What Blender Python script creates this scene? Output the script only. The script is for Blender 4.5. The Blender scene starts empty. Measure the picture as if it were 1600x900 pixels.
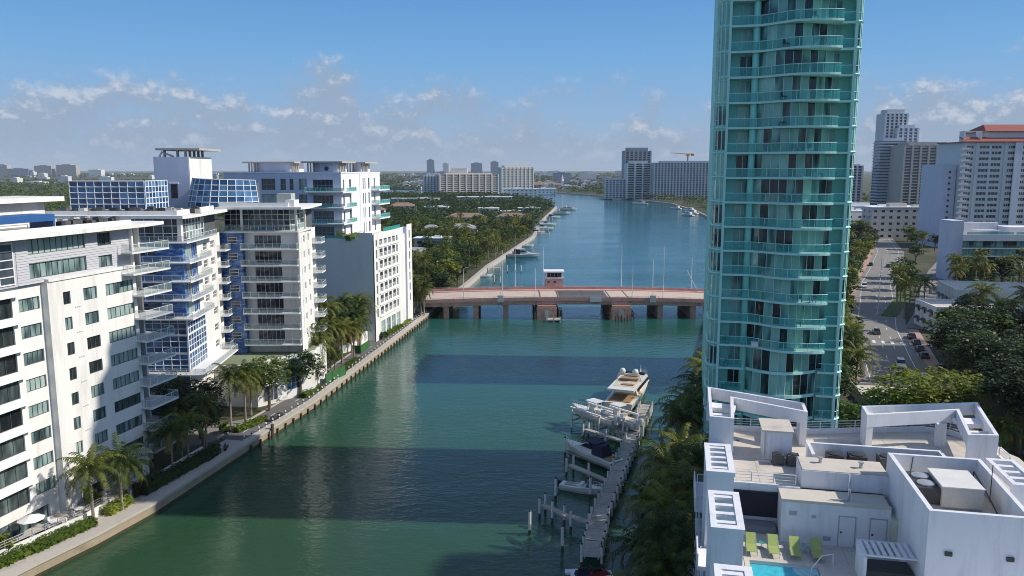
import bpy, math, random
from math import sin, cos, pi, radians, sqrt, atan2
random.seed(7)
R = random.Random(11)
scene = bpy.context.scene
COL = scene.collection

# ---------------------------------------------------------------- camera, sky, sun, exposure
cam_d = bpy.data.cameras.new('camera'); cam = bpy.data.objects.new('camera', cam_d); COL.objects.link(cam)
cam.location = (0, 0, 45); cam.rotation_euler = (pi / 2 - math.atan(186 / 1240), 0, 0)
cam_d.sensor_width = 36; cam_d.lens = 36 * 1240 / 1600; cam_d.clip_start = 0.5; cam_d.clip_end = 60000
scene.camera = cam
SUN_EL, SUN_AZ = radians(38), radians(-3.2)       # azimuth measured from +X towards +Y
sd = bpy.data.lights.new('sun', 'SUN'); sun = bpy.data.objects.new('sun', sd); COL.objects.link(sun)
sd.energy = 4.2; sd.angle = radians(0.7); sd.color = (1.0, 0.93, 0.82)
sun.rotation_euler = (0, pi / 2 - SUN_EL, SUN_AZ); sun.location = (60, -20, 120)
vs = scene.view_settings
scene.display_settings.display_device = 'sRGB'
vs.view_transform = 'Standard'; vs.look = 'None'; vs.exposure = 0.1; vs.gamma = 1.0; vs.use_curve_mapping = False
SKY = 0.145
SKYOFF = (12.4, 4.4)
world = bpy.data.worlds.new('World'); scene.world = world; world.use_nodes = True
def build_world():
    nt = world.node_tree; nt.nodes.clear(); N = nt.nodes.new; L = nt.links.new
    out = N('ShaderNodeOutputWorld'); bg = N('ShaderNodeBackground'); bg.inputs[1].default_value = SKY
    L(bg.outputs[0], out.inputs[0])
    sky = N('ShaderNodeTexSky'); sky.sky_type = 'NISHITA'; sky.sun_disc = False
    sky.sun_elevation = SUN_EL; sky.sun_rotation = pi / 2 - SUN_AZ; sky.altitude = 0
    sky.air_density = 1.0; sky.dust_density = 0.35; sky.ozone_density = 2.2
    tc = N('ShaderNodeTexCoord'); sep = N('ShaderNodeSeparateXYZ'); L(tc.outputs['Generated'], sep.inputs[0])
    def math_(op, a, b=None, c=None, clamp=False):
        n = N('ShaderNodeMath'); n.operation = op; n.use_clamp = clamp
        for i, v in enumerate((a, b, c)):
            if v is None: continue
            if isinstance(v, (int, float)): n.inputs[i].default_value = v
            else: L(v, n.inputs[i])
        return n.outputs[0]
    def mrange(v, a, b, c, d):
        n = N('ShaderNodeMapRange'); n.interpolation_type = 'SMOOTHSTEP'; L(v, n.inputs[0])
        for i, x in enumerate((a, b, c, d)): n.inputs[i + 1].default_value = x
        return n.outputs[0]
    def noise(off, sx, sz, scale, detail, rough=0.55):
        mp = N('ShaderNodeMapping'); L(tc.outputs['Generated'], mp.inputs[0])
        mp.inputs['Scale'].default_value = (sx, sx, sz); mp.inputs['Location'].default_value = off
        n = N('ShaderNodeTexNoise'); L(mp.outputs[0], n.inputs['Vector']); n.inputs['Scale'].default_value = scale
        n.inputs['Detail'].default_value = detail; n.inputs['Roughness'].default_value = rough
        return n.outputs[0]
    z = sep.outputs[2]
    OF = (SKYOFF[0], SKYOFF[1], 0.2)
    n1 = noise(OF, 1, 1.35, 12.0, 10, 0.64)
    n1u = noise((OF[0], OF[1], OF[2] + 0.016), 1, 1.35, 12.0, 10, 0.64)
    n0 = noise((OF[0] + 4.2, OF[1] - 1.3, 1.0), 1, 1.2, 1.7, 2)
    n2 = noise((OF[0], OF[1], 3.0), 1, 3.0, 30.0, 6, 0.6)
    top = math_('MULTIPLY_ADD', math_('SUBTRACT', n0, 0.5), 0.26, 0.095)          # how high the cloud bank reaches
    band = math_('SUBTRACT', 1.0, math_('DIVIDE', z, math_('MAXIMUM', top, 0.03)), clamp=False)
    bias = math_('MULTIPLY', math_('MAXIMUM', math_('MINIMUM', band, 0.7), -1.2), 0.27)
    dens = math_('ADD', n1, bias)
    cover = mrange(dens, 0.47, 0.68, 0.0, 0.85)
    cover = math_('MULTIPLY', cover, mrange(z, 0.0, 0.035, 0.25, 1.0))
    lit = mrange(math_('ADD', math_('SUBTRACT', n1, n1u), math_('MULTIPLY', math_('SUBTRACT', n2, 0.5), 0.10)), 0.0, 0.13, 0.0, 1.0)
    lit = math_('MULTIPLY', lit, mrange(z, 0.02, 0.07, 0.45, 1.0))
    mixc = N('ShaderNodeMix'); mixc.data_type = 'RGBA'; L(lit, mixc.inputs[0])
    k = 1 / SKY
    mixc.inputs[6].default_value = (0.30 * k, 0.38 * k, 0.505 * k, 1); mixc.inputs[7].default_value = (0.56 * k, 0.60 * k, 0.67 * k, 1)
    hs = N('ShaderNodeHueSaturation'); hs.inputs['Hue'].default_value = 0.503; hs.inputs['Saturation'].default_value = 0.92; hs.inputs['Value'].default_value = 1.0; L(sky.outputs[0], hs.inputs['Color'])
    hz = N('ShaderNodeMix'); hz.data_type = 'RGBA'; L(mrange(z, 0.18, 0.5, 0.93, 0.0), hz.inputs[0])
    hr = N('ShaderNodeValToRGB'); L(z, hr.inputs[0]); he = hr.color_ramp.elements; he[0].position = 0.0; he[0].color = (0.30, 0.405, 0.57, 1); he[1].position = 0.30; he[1].color = (0.075, 0.24, 0.56, 1)
    for p_, c_ in ((0.05, (0.255, 0.40, 0.61)), (0.13, (0.155, 0.37, 0.67)), (0.21, (0.095, 0.285, 0.61))): q_ = he.new(p_); q_.color = (*c_, 1)
    hv_ = N('ShaderNodeVectorMath'); hv_.operation = 'SCALE'; hv_.inputs['Scale'].default_value = k; L(hr.outputs[0], hv_.inputs[0])
    L(hs.outputs[0], hz.inputs[6]); L(hv_.outputs[0], hz.inputs[7])
    fin = N('ShaderNodeMix'); fin.data_type = 'RGBA'; L(cover, fin.inputs[0]); L(hz.outputs[2], fin.inputs[6]); L(mixc.outputs[2], fin.inputs[7])
    L(fin.outputs[2], bg.inputs[0])
build_world()
scene.render.engine = 'CYCLES'
cy = scene.cycles
cy.max_bounces = 6; cy.diffuse_bounces = 2; cy.glossy_bounces = 3; cy.transmission_bounces = 4; cy.transparent_max_bounces = 12; cy.volume_bounces = 0
cy.caustics_reflective = False; cy.caustics_refractive = False; cy.use_denoising = True; cy.filter_width = 1.0; cy.sample_clamp_indirect = 4.0

# ---------------------------------------------------------------- materials
MATS = {}
def M(name, col, rough=0.65, var=0.10, scale=0.6, bump=0.0, bscale=8.0, metal=0.0, spec=0.4, alpha=1.0, dirt=None, dscale=0.15, objvar=0.0, streak=False):
    if name in MATS: return MATS[name]
    m = bpy.data.materials.new(name); m.use_nodes = True; MATS[name] = m
    nt = m.node_tree; p = nt.nodes['Principled BSDF']; N = nt.nodes.new; L = nt.links.new
    p.inputs['Roughness'].default_value = rough; p.inputs['Metallic'].default_value = metal
    p.inputs['Specular IOR Level'].default_value = spec; p.inputs['Alpha'].default_value = alpha
    g = N('ShaderNodeNewGeometry')
    n = N('ShaderNodeTexNoise'); n.inputs['Scale'].default_value = scale; n.inputs['Detail'].default_value = 6; n.inputs['Roughness'].default_value = 0.65
    if streak:
        mp = N('ShaderNodeMapping'); mp.inputs['Scale'].default_value = (1, 1, 0.12); L(g.outputs['Position'], mp.inputs[0]); L(mp.outputs[0], n.inputs['Vector'])
    else: L(g.outputs['Position'], n.inputs['Vector'])
    mr = N('ShaderNodeMapRange'); mr.inputs[1].default_value = 0.25; mr.inputs[2].default_value = 0.75; mr.inputs[3].default_value = 1 - var; mr.inputs[4].default_value = 1 + var
    L(n.outputs[0], mr.inputs[0]); val = mr.outputs[0]
    if objvar:
        oi = N('ShaderNodeObjectInfo'); mo = N('ShaderNodeMapRange'); mo.inputs[3].default_value = 1 - objvar; mo.inputs[4].default_value = 1 + objvar
        L(oi.outputs['Random'], mo.inputs[0]); mm = N('ShaderNodeMath'); mm.operation = 'MULTIPLY'; L(val, mm.inputs[0]); L(mo.outputs[0], mm.inputs[1]); val = mm.outputs[0]
    vm = N('ShaderNodeVectorMath'); vm.operation = 'SCALE'; vm.inputs[0].default_value = col[:3]; L(val, vm.inputs['Scale'])
    colout = vm.outputs[0]
    if dirt:
        n2 = N('ShaderNodeTexNoise'); n2.inputs['Scale'].default_value = dscale; n2.inputs['Detail'].default_value = 7; n2.inputs['Roughness'].default_value = 0.7
        if streak:
            mp2 = N('ShaderNodeMapping'); mp2.inputs['Scale'].default_value = (3.2, 3.2, 0.5); L(g.outputs['Position'], mp2.inputs[0]); L(mp2.outputs[0], n2.inputs['Vector'])
        else: L(g.outputs['Position'], n2.inputs['Vector'])
        r2 = N('ShaderNodeMapRange'); r2.inputs[1].default_value = 0.5; r2.inputs[2].default_value = 0.75; L(n2.outputs[0], r2.inputs[0])
        mx = N('ShaderNodeMix'); mx.data_type = 'RGBA'; L(r2.outputs[0], mx.inputs[0]); L(colout, mx.inputs[6]); mx.inputs[7].default_value = (*dirt, 1); colout = mx.outputs[2]
    L(colout, p.inputs['Base Color'])
    if bump:
        nb = N('ShaderNodeTexNoise'); nb.inputs['Scale'].default_value = bscale; nb.inputs['Detail'].default_value = 4; L(g.outputs['Position'], nb.inputs['Vector'])
        b = N('ShaderNodeBump'); b.inputs['Strength'].default_value = bump; b.inputs['Distance'].default_value = 0.05; L(nb.outputs[0], b.inputs['Height']); L(b.outputs[0], p.inputs['Normal'])
    return m

def glass_opaque(name, cols, rough=0.06, spec=0.7):
    """window glass with a room or a curtain behind it: colour differs from window to window"""
    if name in MATS: return MATS[name]
    m = bpy.data.materials.new(name); m.use_nodes = True; MATS[name] = m
    nt = m.node_tree; p = nt.nodes['Principled BSDF']; N = nt.nodes.new; L = nt.links.new
    p.inputs['Roughness'].default_value = rough; p.inputs['Specular IOR Level'].default_value = spec
    oi = N('ShaderNodeObjectInfo'); tc = N('ShaderNodeTexCoord')
    add = N('ShaderNodeVectorMath'); add.operation = 'ADD'
    cmb = N('ShaderNodeCombineXYZ'); mul = N('ShaderNodeMath'); mul.operation = 'MULTIPLY'; mul.inputs[1].default_value = 91.7
    L(oi.outputs['Random'], mul.inputs[0]); L(mul.outputs[0], cmb.inputs[0]); L(mul.outputs[0], cmb.inputs[2])
    L(tc.outputs['Object'], add.inputs[0]); L(cmb.outputs[0], add.inputs[1])
    mp = N('ShaderNodeMapping'); mp.inputs['Scale'].default_value = (0.9, 0.2, 0.25); L(add.outputs[0], mp.inputs[0])
    n = N('ShaderNodeTexNoise'); n.inputs['Scale'].default_value = 1.0; n.inputs['Detail'].default_value = 1; L(mp.outputs[0], n.inputs['Vector'])
    ma = N('ShaderNodeMath'); ma.operation = 'MULTIPLY_ADD'; ma.inputs[1].default_value = 0.9; L(n.outputs[0], ma.inputs[0])
    o2 = N('ShaderNodeMath'); o2.operation = 'MULTIPLY_ADD'; o2.inputs[1].default_value = 0.75; o2.inputs[2].default_value = -0.33; L(oi.outputs['Random'], o2.inputs[0]); L(o2.outputs[0], ma.inputs[2])
    cr = N('ShaderNodeValToRGB'); cr.color_ramp.interpolation = 'LINEAR'
    el = cr.color_ramp.elements
    while len(el) < len(cols): el.new(0.5)
    for i, (pos, c) in enumerate(cols): el[i].position = pos; el[i].color = (*c, 1)
    L(ma.outputs[0], cr.inputs[0]); L(cr.outputs[0], p.inputs['Base Color'])
    nb = N('ShaderNodeTexNoise'); nb.inputs['Scale'].default_value = 0.7; L(add.outputs[0], nb.inputs['Vector'])
    b = N('ShaderNodeBump'); b.inputs['Strength'].default_value = 0.04; b.inputs['Distance'].default_value = 0.3; L(nb.outputs[0], b.inputs['Height']); L(b.outputs[0], p.inputs['Normal'])
    return m

def foliage(name, c1, c2, tr=0.25, scale=0.35):
    if name in MATS: return MATS[name]
    m = bpy.data.materials.new(name); m.use_nodes = True; MATS[name] = m
    nt = m.node_tree; p = nt.nodes['Principled BSDF']; N = nt.nodes.new; L = nt.links.new; out = nt.nodes['Material Output']
    p.inputs['Roughness'].default_value = 0.55; p.inputs['Specular IOR Level'].default_value = 0.3
    oi = N('ShaderNodeObjectInfo'); g = N('ShaderNodeNewGeometry')
    n = N('ShaderNodeTexNoise'); n.inputs['Scale'].default_value = scale; n.inputs['Detail'].default_value = 3; L(g.outputs['Position'], n.inputs['Vector'])
    a = N('ShaderNodeMath'); a.operation = 'ADD'; L(n.outputs[0], a.inputs[0])
    o = N('ShaderNodeMath'); o.operation = 'MULTIPLY_ADD'; o.inputs[1].default_value = 0.7; o.inputs[2].default_value = -0.35; L(oi.outputs['Random'], o.inputs[0]); L(o.outputs[0], a.inputs[1])
    ri = N('ShaderNodeMath'); ri.operation = 'MULTIPLY_ADD'; ri.inputs[1].default_value = 0.35; ri.inputs[2].default_value = -0.17; L(g.outputs['Random Per Island'], ri.inputs[0])
    a2 = N('ShaderNodeMath'); a2.operation = 'ADD'; L(a.outputs[0], a2.inputs[0]); L(ri.outputs[0], a2.inputs[1])
    mr = N('ShaderNodeMapRange'); mr.inputs[1].default_value = 0.2; mr.inputs[2].default_value = 0.85; L(a2.outputs[0], mr.inputs[0])
    mx = N('ShaderNodeMix'); mx.data_type = 'RGBA'; L(mr.outputs[0], mx.inputs[0]); mx.inputs[6].default_value = (*c1, 1); mx.inputs[7].default_value = (*c2, 1)
    L(mx.outputs[2], p.inputs['Base Color'])
    t = N('ShaderNodeBsdfTranslucent'); L(mx.outputs[2], t.inputs[0])
    ms = N('ShaderNodeMixShader'); ms.inputs[0].default_value = tr; L(p.outputs[0], ms.inputs[1]); L(t.outputs[0], ms.inputs[2]); L(ms.outputs[0], out.inputs[0])
    return m

def far_facade(name, wall, win, px=3.2, pz=3.1, fx=0.62, fz=0.5):
    """distant facade: storeys and bays too small to tell apart"""
    if name in MATS: return MATS[name]
    m = bpy.data.materials.new(name); m.use_nodes = True; MATS[name] = m
    nt = m.node_tree; p = nt.nodes['Principled BSDF']; N = nt.nodes.new; L = nt.links.new
    tc = N('ShaderNodeTexCoord'); s = N('ShaderNodeSeparateXYZ'); L(tc.outputs['Object'], s.inputs[0])
    def mth(op, a, b):
        n = N('ShaderNodeMath'); n.operation = op
        for i, v in enumerate((a, b)):
            if isinstance(v, (int, float)): n.inputs[i].default_value = v
            else: L(v, n.inputs[i])
        return n.outputs[0]
    xy = mth('ADD', s.outputs[0], s.outputs[1])
    a = mth('LESS_THAN', mth('FRACT', mth('DIVIDE', xy, px), 0), fx)
    b = mth('LESS_THAN', mth('FRACT', mth('DIVIDE', s.outputs[2], pz), 0), fz)
    msk = mth('MULTIPLY', a, b)
    mx = N('ShaderNodeMix'); mx.data_type = 'RGBA'; L(msk, mx.inputs[0]); mx.inputs[6].default_value = (*wall, 1); mx.inputs[7].default_value = (*win, 1)
    L(mx.outputs[2], p.inputs['Base Color']); p.inputs['Roughness'].default_value = 0.6
    return m

WHITE = M('white_stucco', (0.80, 0.785, 0.75), 0.75, 0.06, 0.35, 0.15, 12, dirt=(0.60, 0.57, 0.52), dscale=0.16, streak=True)
WHITE2 = M('white_paint', (0.80, 0.80, 0.80), 0.6, 0.05, 0.5)
CREAM = M('cream_roofing', (0.62, 0.57, 0.49), 0.85, 0.10, 0.35, 0.1, 6, dirt=(0.46, 0.43, 0.38), dscale=0.35)
LAV = M('lavender_stucco_and_shade', (0.63, 0.66, 0.78), 0.75, 0.05, 0.4, 0.1, 10, dirt=(0.55, 0.57, 0.66), dscale=0.15, streak=True)  # lavender tone; on fronts away from the sun it paints in the shade
PALEB = M('pale_white_stucco', (0.78, 0.78, 0.82), 0.75, 0.05, 0.4, 0.1, 10, dirt=(0.66, 0.66, 0.69), dscale=0.2, streak=True)
GREYW = M('shaded_wall_stucco', (0.74, 0.74, 0.71), 0.8, 0.05, 0.3, 0.1, 10, dirt=(0.64, 0.64, 0.62), dscale=0.1, streak=True)  # slightly darker copy of the white stucco, shade of the end wall in colour
SIDING = M('grey_siding', (0.50, 0.50, 0.53), 0.6, 0.05, 0.8)
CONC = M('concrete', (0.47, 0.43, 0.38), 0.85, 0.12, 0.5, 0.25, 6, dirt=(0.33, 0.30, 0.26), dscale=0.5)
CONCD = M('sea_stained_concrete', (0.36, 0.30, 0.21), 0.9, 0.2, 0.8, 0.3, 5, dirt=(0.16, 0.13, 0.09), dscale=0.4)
ASPH = M('asphalt', (0.13, 0.125, 0.125), 0.9, 0.18, 0.5, 0.2, 10, dirt=(0.18, 0.17, 0.165), dscale=0.12)
ASPHL = M('worn_asphalt', (0.25, 0.235, 0.22), 0.9, 0.12, 0.3, 0.15, 10, dirt=(0.19, 0.18, 0.17), dscale=0.1)
PAINTW = M('road_paint', (0.75, 0.75, 0.72), 0.7, 0.12, 2.0)
PAVER = M('pink_pavers', (0.45, 0.30, 0.24), 0.85, 0.15, 0.9, 0.1)
SOIL = M('garden_soil', (0.10, 0.085, 0.05), 0.95, 0.3, 0.6, dirt=(0.05, 0.08, 0.025), dscale=0.25)
GRASS = M('lawn', (0.075, 0.12, 0.03), 0.95, 0.3, 0.8, dirt=(0.15, 0.15, 0.06), dscale=0.3)
GRAVEL = M('grey_roof_gravel', (0.30, 0.29, 0.28), 0.95, 0.25, 3.0, 0.2)
METAL = M('white_metal', (0.72, 0.73, 0.73), 0.4, 0.04, 2)
GALV = M('galvanised_metal', (0.42, 0.44, 0.45), 0.45, 0.1, 2, metal=0.4)
DARKM = M('dark_metal', (0.05, 0.05, 0.055), 0.5, 0.2, 2)
ACM = M('condenser_casing', (0.07, 0.07, 0.068), 0.6, 0.25, 2, objvar=0.7)
ACW = M('pale_condenser_casing', (0.55, 0.53, 0.48), 0.6, 0.1, 2)
BLACK = M('black_rubber', (0.02, 0.02, 0.02), 0.8)
NAVY = M('navy_wall_paint', (0.018, 0.02, 0.032), 0.7, 0.15)
WOOD = M('weathered_dock_timber', (0.44, 0.41, 0.37), 0.85, 0.2, 1.5, objvar=0.12)
PILEM = M('dark_wet_pile', (0.09, 0.07, 0.05), 0.8, 0.3, 2)
PILEW = M('white_pile_sleeve', (0.68, 0.67, 0.64), 0.7, 0.1, 1)
PINK = M('pink_bridge_concrete', (0.58, 0.33, 0.29), 0.85, 0.12, 0.5, 0.2, 5, dirt=(0.34, 0.24, 0.21), dscale=0.4)
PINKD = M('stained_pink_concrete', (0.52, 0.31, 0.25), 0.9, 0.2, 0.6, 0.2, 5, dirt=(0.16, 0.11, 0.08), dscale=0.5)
DECKM = M('bridge_roadway', (0.56, 0.45, 0.37), 0.9, 0.1, 0.4, dirt=(0.42, 0.34, 0.28), dscale=0.2)
BLUET = None
def blue_tile():
    m = bpy.data.materials.new('wavy_blue_tile'); m.use_nodes = True; nt = m.node_tree; p = nt.nodes['Principled BSDF']; N = nt.nodes.new; L = nt.links.new
    g = N('ShaderNodeNewGeometry'); mp = N('ShaderNodeMapping'); mp.inputs['Scale'].default_value = (0.55, 0.55, 2.6); L(g.outputs['Position'], mp.inputs[0])
    n = N('ShaderNodeTexNoise'); n.inputs['Scale'].default_value = 1.0; n.inputs['Detail'].default_value = 3; n.inputs['Distortion'].default_value = 0.6; L(mp.outputs[0], n.inputs['Vector'])
    cr = N('ShaderNodeValToRGB'); e = cr.color_ramp.elements
    e[0].position = 0.38; e[0].color = (0.02, 0.075, 0.27, 1); e[1].position = 0.66; e[1].color = (0.20, 0.36, 0.62, 1)
    x = e.new(0.5); x.color = (0.045, 0.15, 0.42, 1)
    L(n.outputs[0], cr.inputs[0]); L(cr.outputs[0], p.inputs['Base Color']); p.inputs['Roughness'].default_value = 0.3
    return m
BLUET = blue_tile()
BLUEW = M('blue_paint', (0.03, 0.11, 0.30), 0.5)
TEAL = M('tower_teal_paint', (0.25, 0.68, 0.59), 0.55, 0.06, 0.4)
TEALL = M('tower_pale_slab', (0.46, 0.77, 0.71), 0.55, 0.06, 0.4)
G_B1 = glass_opaque('curtained_glass', [(0.18, (0.018, 0.024, 0.026)), (0.42, (0.07, 0.11, 0.115)), (0.55, (0.22, 0.32, 0.31)), (0.85, (0.42, 0.52, 0.48))])
G_LG = glass_opaque('loggia_glass', [(0.2, (0.012, 0.016, 0.018)), (0.5, (0.05, 0.065, 0.068)), (0.85, (0.20, 0.26, 0.25))])
G_DK = glass_opaque('dark_window_glass', [(0.25, (0.008, 0.012, 0.018)), (0.55, (0.02, 0.03, 0.045)), (0.8, (0.07, 0.09, 0.11))])
G_BL = glass_opaque('blue_window_glass', [(0.2, (0.015, 0.05, 0.12)), (0.55, (0.04, 0.11, 0.23)), (0.85, (0.10, 0.23, 0.40))], 0.05)
G_TW = glass_opaque('teal_tower_glass', [(0.22, (0.010, 0.018, 0.02)), (0.38, (0.05, 0.13, 0.12)), (0.50, (0.14, 0.36, 0.31)), (0.85, (0.29, 0.55, 0.46))], 0.05, 0.5)
RAILG = M('balcony_glass', (0.26, 0.36, 0.36), 0.05, 0.02, 1, spec=0.6, alpha=0.22)
RAILT = M('teal_balcony_glass', (0.06, 0.46, 0.42), 0.05, 0.05, 1, spec=0.6, alpha=0.45)
PALM = foliage('palm_frond', (0.028, 0.062, 0.012), (0.19, 0.205, 0.030), 0.34)
PALMY = foliage('old_palm_frond', (0.16, 0.13, 0.025), (0.40, 0.26, 0.05), 0.25)
LEAF = foliage('broad_leaf', (0.028, 0.062, 0.013), (0.125, 0.18, 0.034), 0.3)
LEAFL = foliage('light_leaf', (0.07, 0.115, 0.012), (0.24, 0.26, 0.03), 0.32)
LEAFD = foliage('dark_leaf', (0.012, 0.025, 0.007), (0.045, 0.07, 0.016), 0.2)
HEDGE = foliage('hedge_leaf', (0.07, 0.12, 0.012), (0.24, 0.29, 0.035), 0.25, 1.2)
BARK = M('bark', (0.16, 0.125, 0.09), 0.9, 0.25, 3, 0.3, 8)
BARKG = M('palm_bark', (0.27, 0.235, 0.19), 0.9, 0.2, 3, 0.3, 8)

# ---------------------------------------------------------------- mesh helpers
class MB:
    def __init__(s): s.v = []; s.f = []; s.m = []
    def add(s, vs_, fs_, m=0):
        o = len(s.v); s.v.extend(vs_)
        for f in fs_: s.f.append(tuple(i + o for i in f)); s.m.append(m)
        return s
    def box(s, x0, y0, z0, x1, y1, z1, m=0):
        return s.add([(x0, y0, z0), (x1, y0, z0), (x1, y1, z0), (x0, y1, z0), (x0, y0, z1), (x1, y0, z1), (x1, y1, z1), (x0, y1, z1)],
                     [(3, 2, 1, 0), (4, 5, 6, 7), (0, 1, 5, 4), (1, 2, 6, 5), (2, 3, 7, 6), (3, 0, 4, 7)], m)
    def obox(s, cx, cy, z0, sx, sy, z1, rz=0, m=0):
        c, n = cos(rz), sin(rz); q = [(-sx / 2, -sy / 2), (sx / 2, -sy / 2), (sx / 2, sy / 2), (-sx / 2, sy / 2)]
        return s.prism([(cx + a * c - b * n, cy + a * n + b * c) for a, b in q], z0, z1, m)
    def prism(s, poly, z0, z1, m=0, mt=None):
        n = len(poly); zf = z0 if callable(z0) else (lambda x, y: z0); zt = z1 if callable(z1) else (lambda x, y: z1)
        vs_ = [(x, y, zf(x, y)) for x, y in poly] + [(x, y, zt(x, y)) for x, y in poly]
        s.add(vs_, [tuple(range(n - 1, -1, -1))] + [(i, (i + 1) % n, n + (i + 1) % n, n + i) for i in range(n)], m)
        o = len(s.v) - n; s.f.append(tuple(range(o, o + n))); s.m.append(m if mt is None else mt); return s
    def beam(s, p, q, w, z0, z1, m=0):
        dx, dy = q[0] - p[0], q[1] - p[1]; l = sqrt(dx * dx + dy * dy) or 1; nx, ny = -dy / l * w / 2, dx / l * w / 2
        return s.prism([(p[0] - nx, p[1] - ny), (q[0] - nx, q[1] - ny), (q[0] + nx, q[1] + ny), (p[0] + nx, p[1] + ny)], z0, z1, m)
    def tube(s, pts, rs, n=6, m=0, cap=True):
        if not isinstance(rs, (list, tuple)): rs = [rs] * len(pts)
        o = len(s.v); ring = []
        for i, p in enumerate(pts):
            a = pts[max(i - 1, 0)]; b = pts[min(i + 1, len(pts) - 1)]
            d = [b[k] - a[k] for k in range(3)]; l = sqrt(sum(t * t for t in d)) or 1; d = [t / l for t in d]
            ref = (0, 0, 1) if abs(d[2]) < 0.9 else (1, 0, 0)
            u = (d[1] * ref[2] - d[2] * ref[1], d[2] * ref[0] - d[0] * ref[2], d[0] * ref[1] - d[1] * ref[0]); l = sqrt(sum(t * t for t in u)); u = [t / l for t in u]
            w = (d[1] * u[2] - d[2] * u[1], d[2] * u[0] - d[0] * u[2], d[0] * u[1] - d[1] * u[0])
            for k in range(n):
                t = 2 * pi * k / n; s.v.append(tuple(p[j] + rs[i] * (cos(t) * u[j] + sin(t) * w[j]) for j in range(3)))
        for i in range(len(pts) - 1):
            for k in range(n): s.f.append((o + i * n + k, o + i * n + (k + 1) % n, o + (i + 1) * n + (k + 1) % n, o + (i + 1) * n + k)); s.m.append(m)
        if cap:
            s.f.append(tuple(o + k for k in range(n - 1, -1, -1))); s.m.append(m); e = o + (len(pts) - 1) * n
            s.f.append(tuple(e + k for k in range(n))); s.m.append(m)
        return s
    def lathe(s, prof, cx=0, cy=0, n=12, m=0):
        return s.tube([(cx, cy, z) for r, z in prof], [max(r, 1e-3) for r, z in prof], n, m)
    def quad(s, a, b, c, d, m=0): return s.add([a, b, c, d], [(0, 1, 2, 3)], m)
    def ribbon(s, line, z0, z1, m=0):
        for (a, b) in zip(line[:-1], line[1:]): s.quad((a[0], a[1], z0), (b[0], b[1], z0), (b[0], b[1], z1), (a[0], a[1], z1), m)
        return s
    def mesh(s, name, mats, smooth=False):
        me = bpy.data.meshes.new(name); me.from_pydata(s.v, [], s.f)
        for mt in (mats if isinstance(mats, (list, tuple)) else [mats]): me.materials.append(mt)
        me.polygons.foreach_set('material_index', s.m)
        if smooth: me.polygons.foreach_set('use_smooth', [True] * len(s.f))
        me.update(); return me
def put(name, me, parent=None, loc=(0, 0, 0), rz=0.0, scale=None, **tags):
    o = bpy.data.objects.new(name, me); COL.objects.link(o); o.location = loc
    if rz: o.rotation_euler = (0, 0, rz)
    if scale: o.scale = scale if isinstance(scale, (tuple, list)) else (scale,) * 3
    if parent: o.parent = parent
    for k_, v_ in tags.items():
        if v_: o[k_] = v_
    return o
def E(name, loc, rz, label, category, group=None, scale=None):
    return put(name, None, None, loc, rz, scale, label=label, category=category, group=group)
def part(name, mb, mats, parent, loc=(0, 0, 0), rz=0, smooth=False, **t): return put(name, mb.mesh(name, mats, smooth), parent, loc, rz, **t)
def struct(name, mb, mats, **k): return put(name, mb.mesh(name, mats), None, kind='structure', **k)
CACHE = {}
def cached(key, fn):
    if key not in CACHE: CACHE[key] = fn()
    return CACHE[key]

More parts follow.
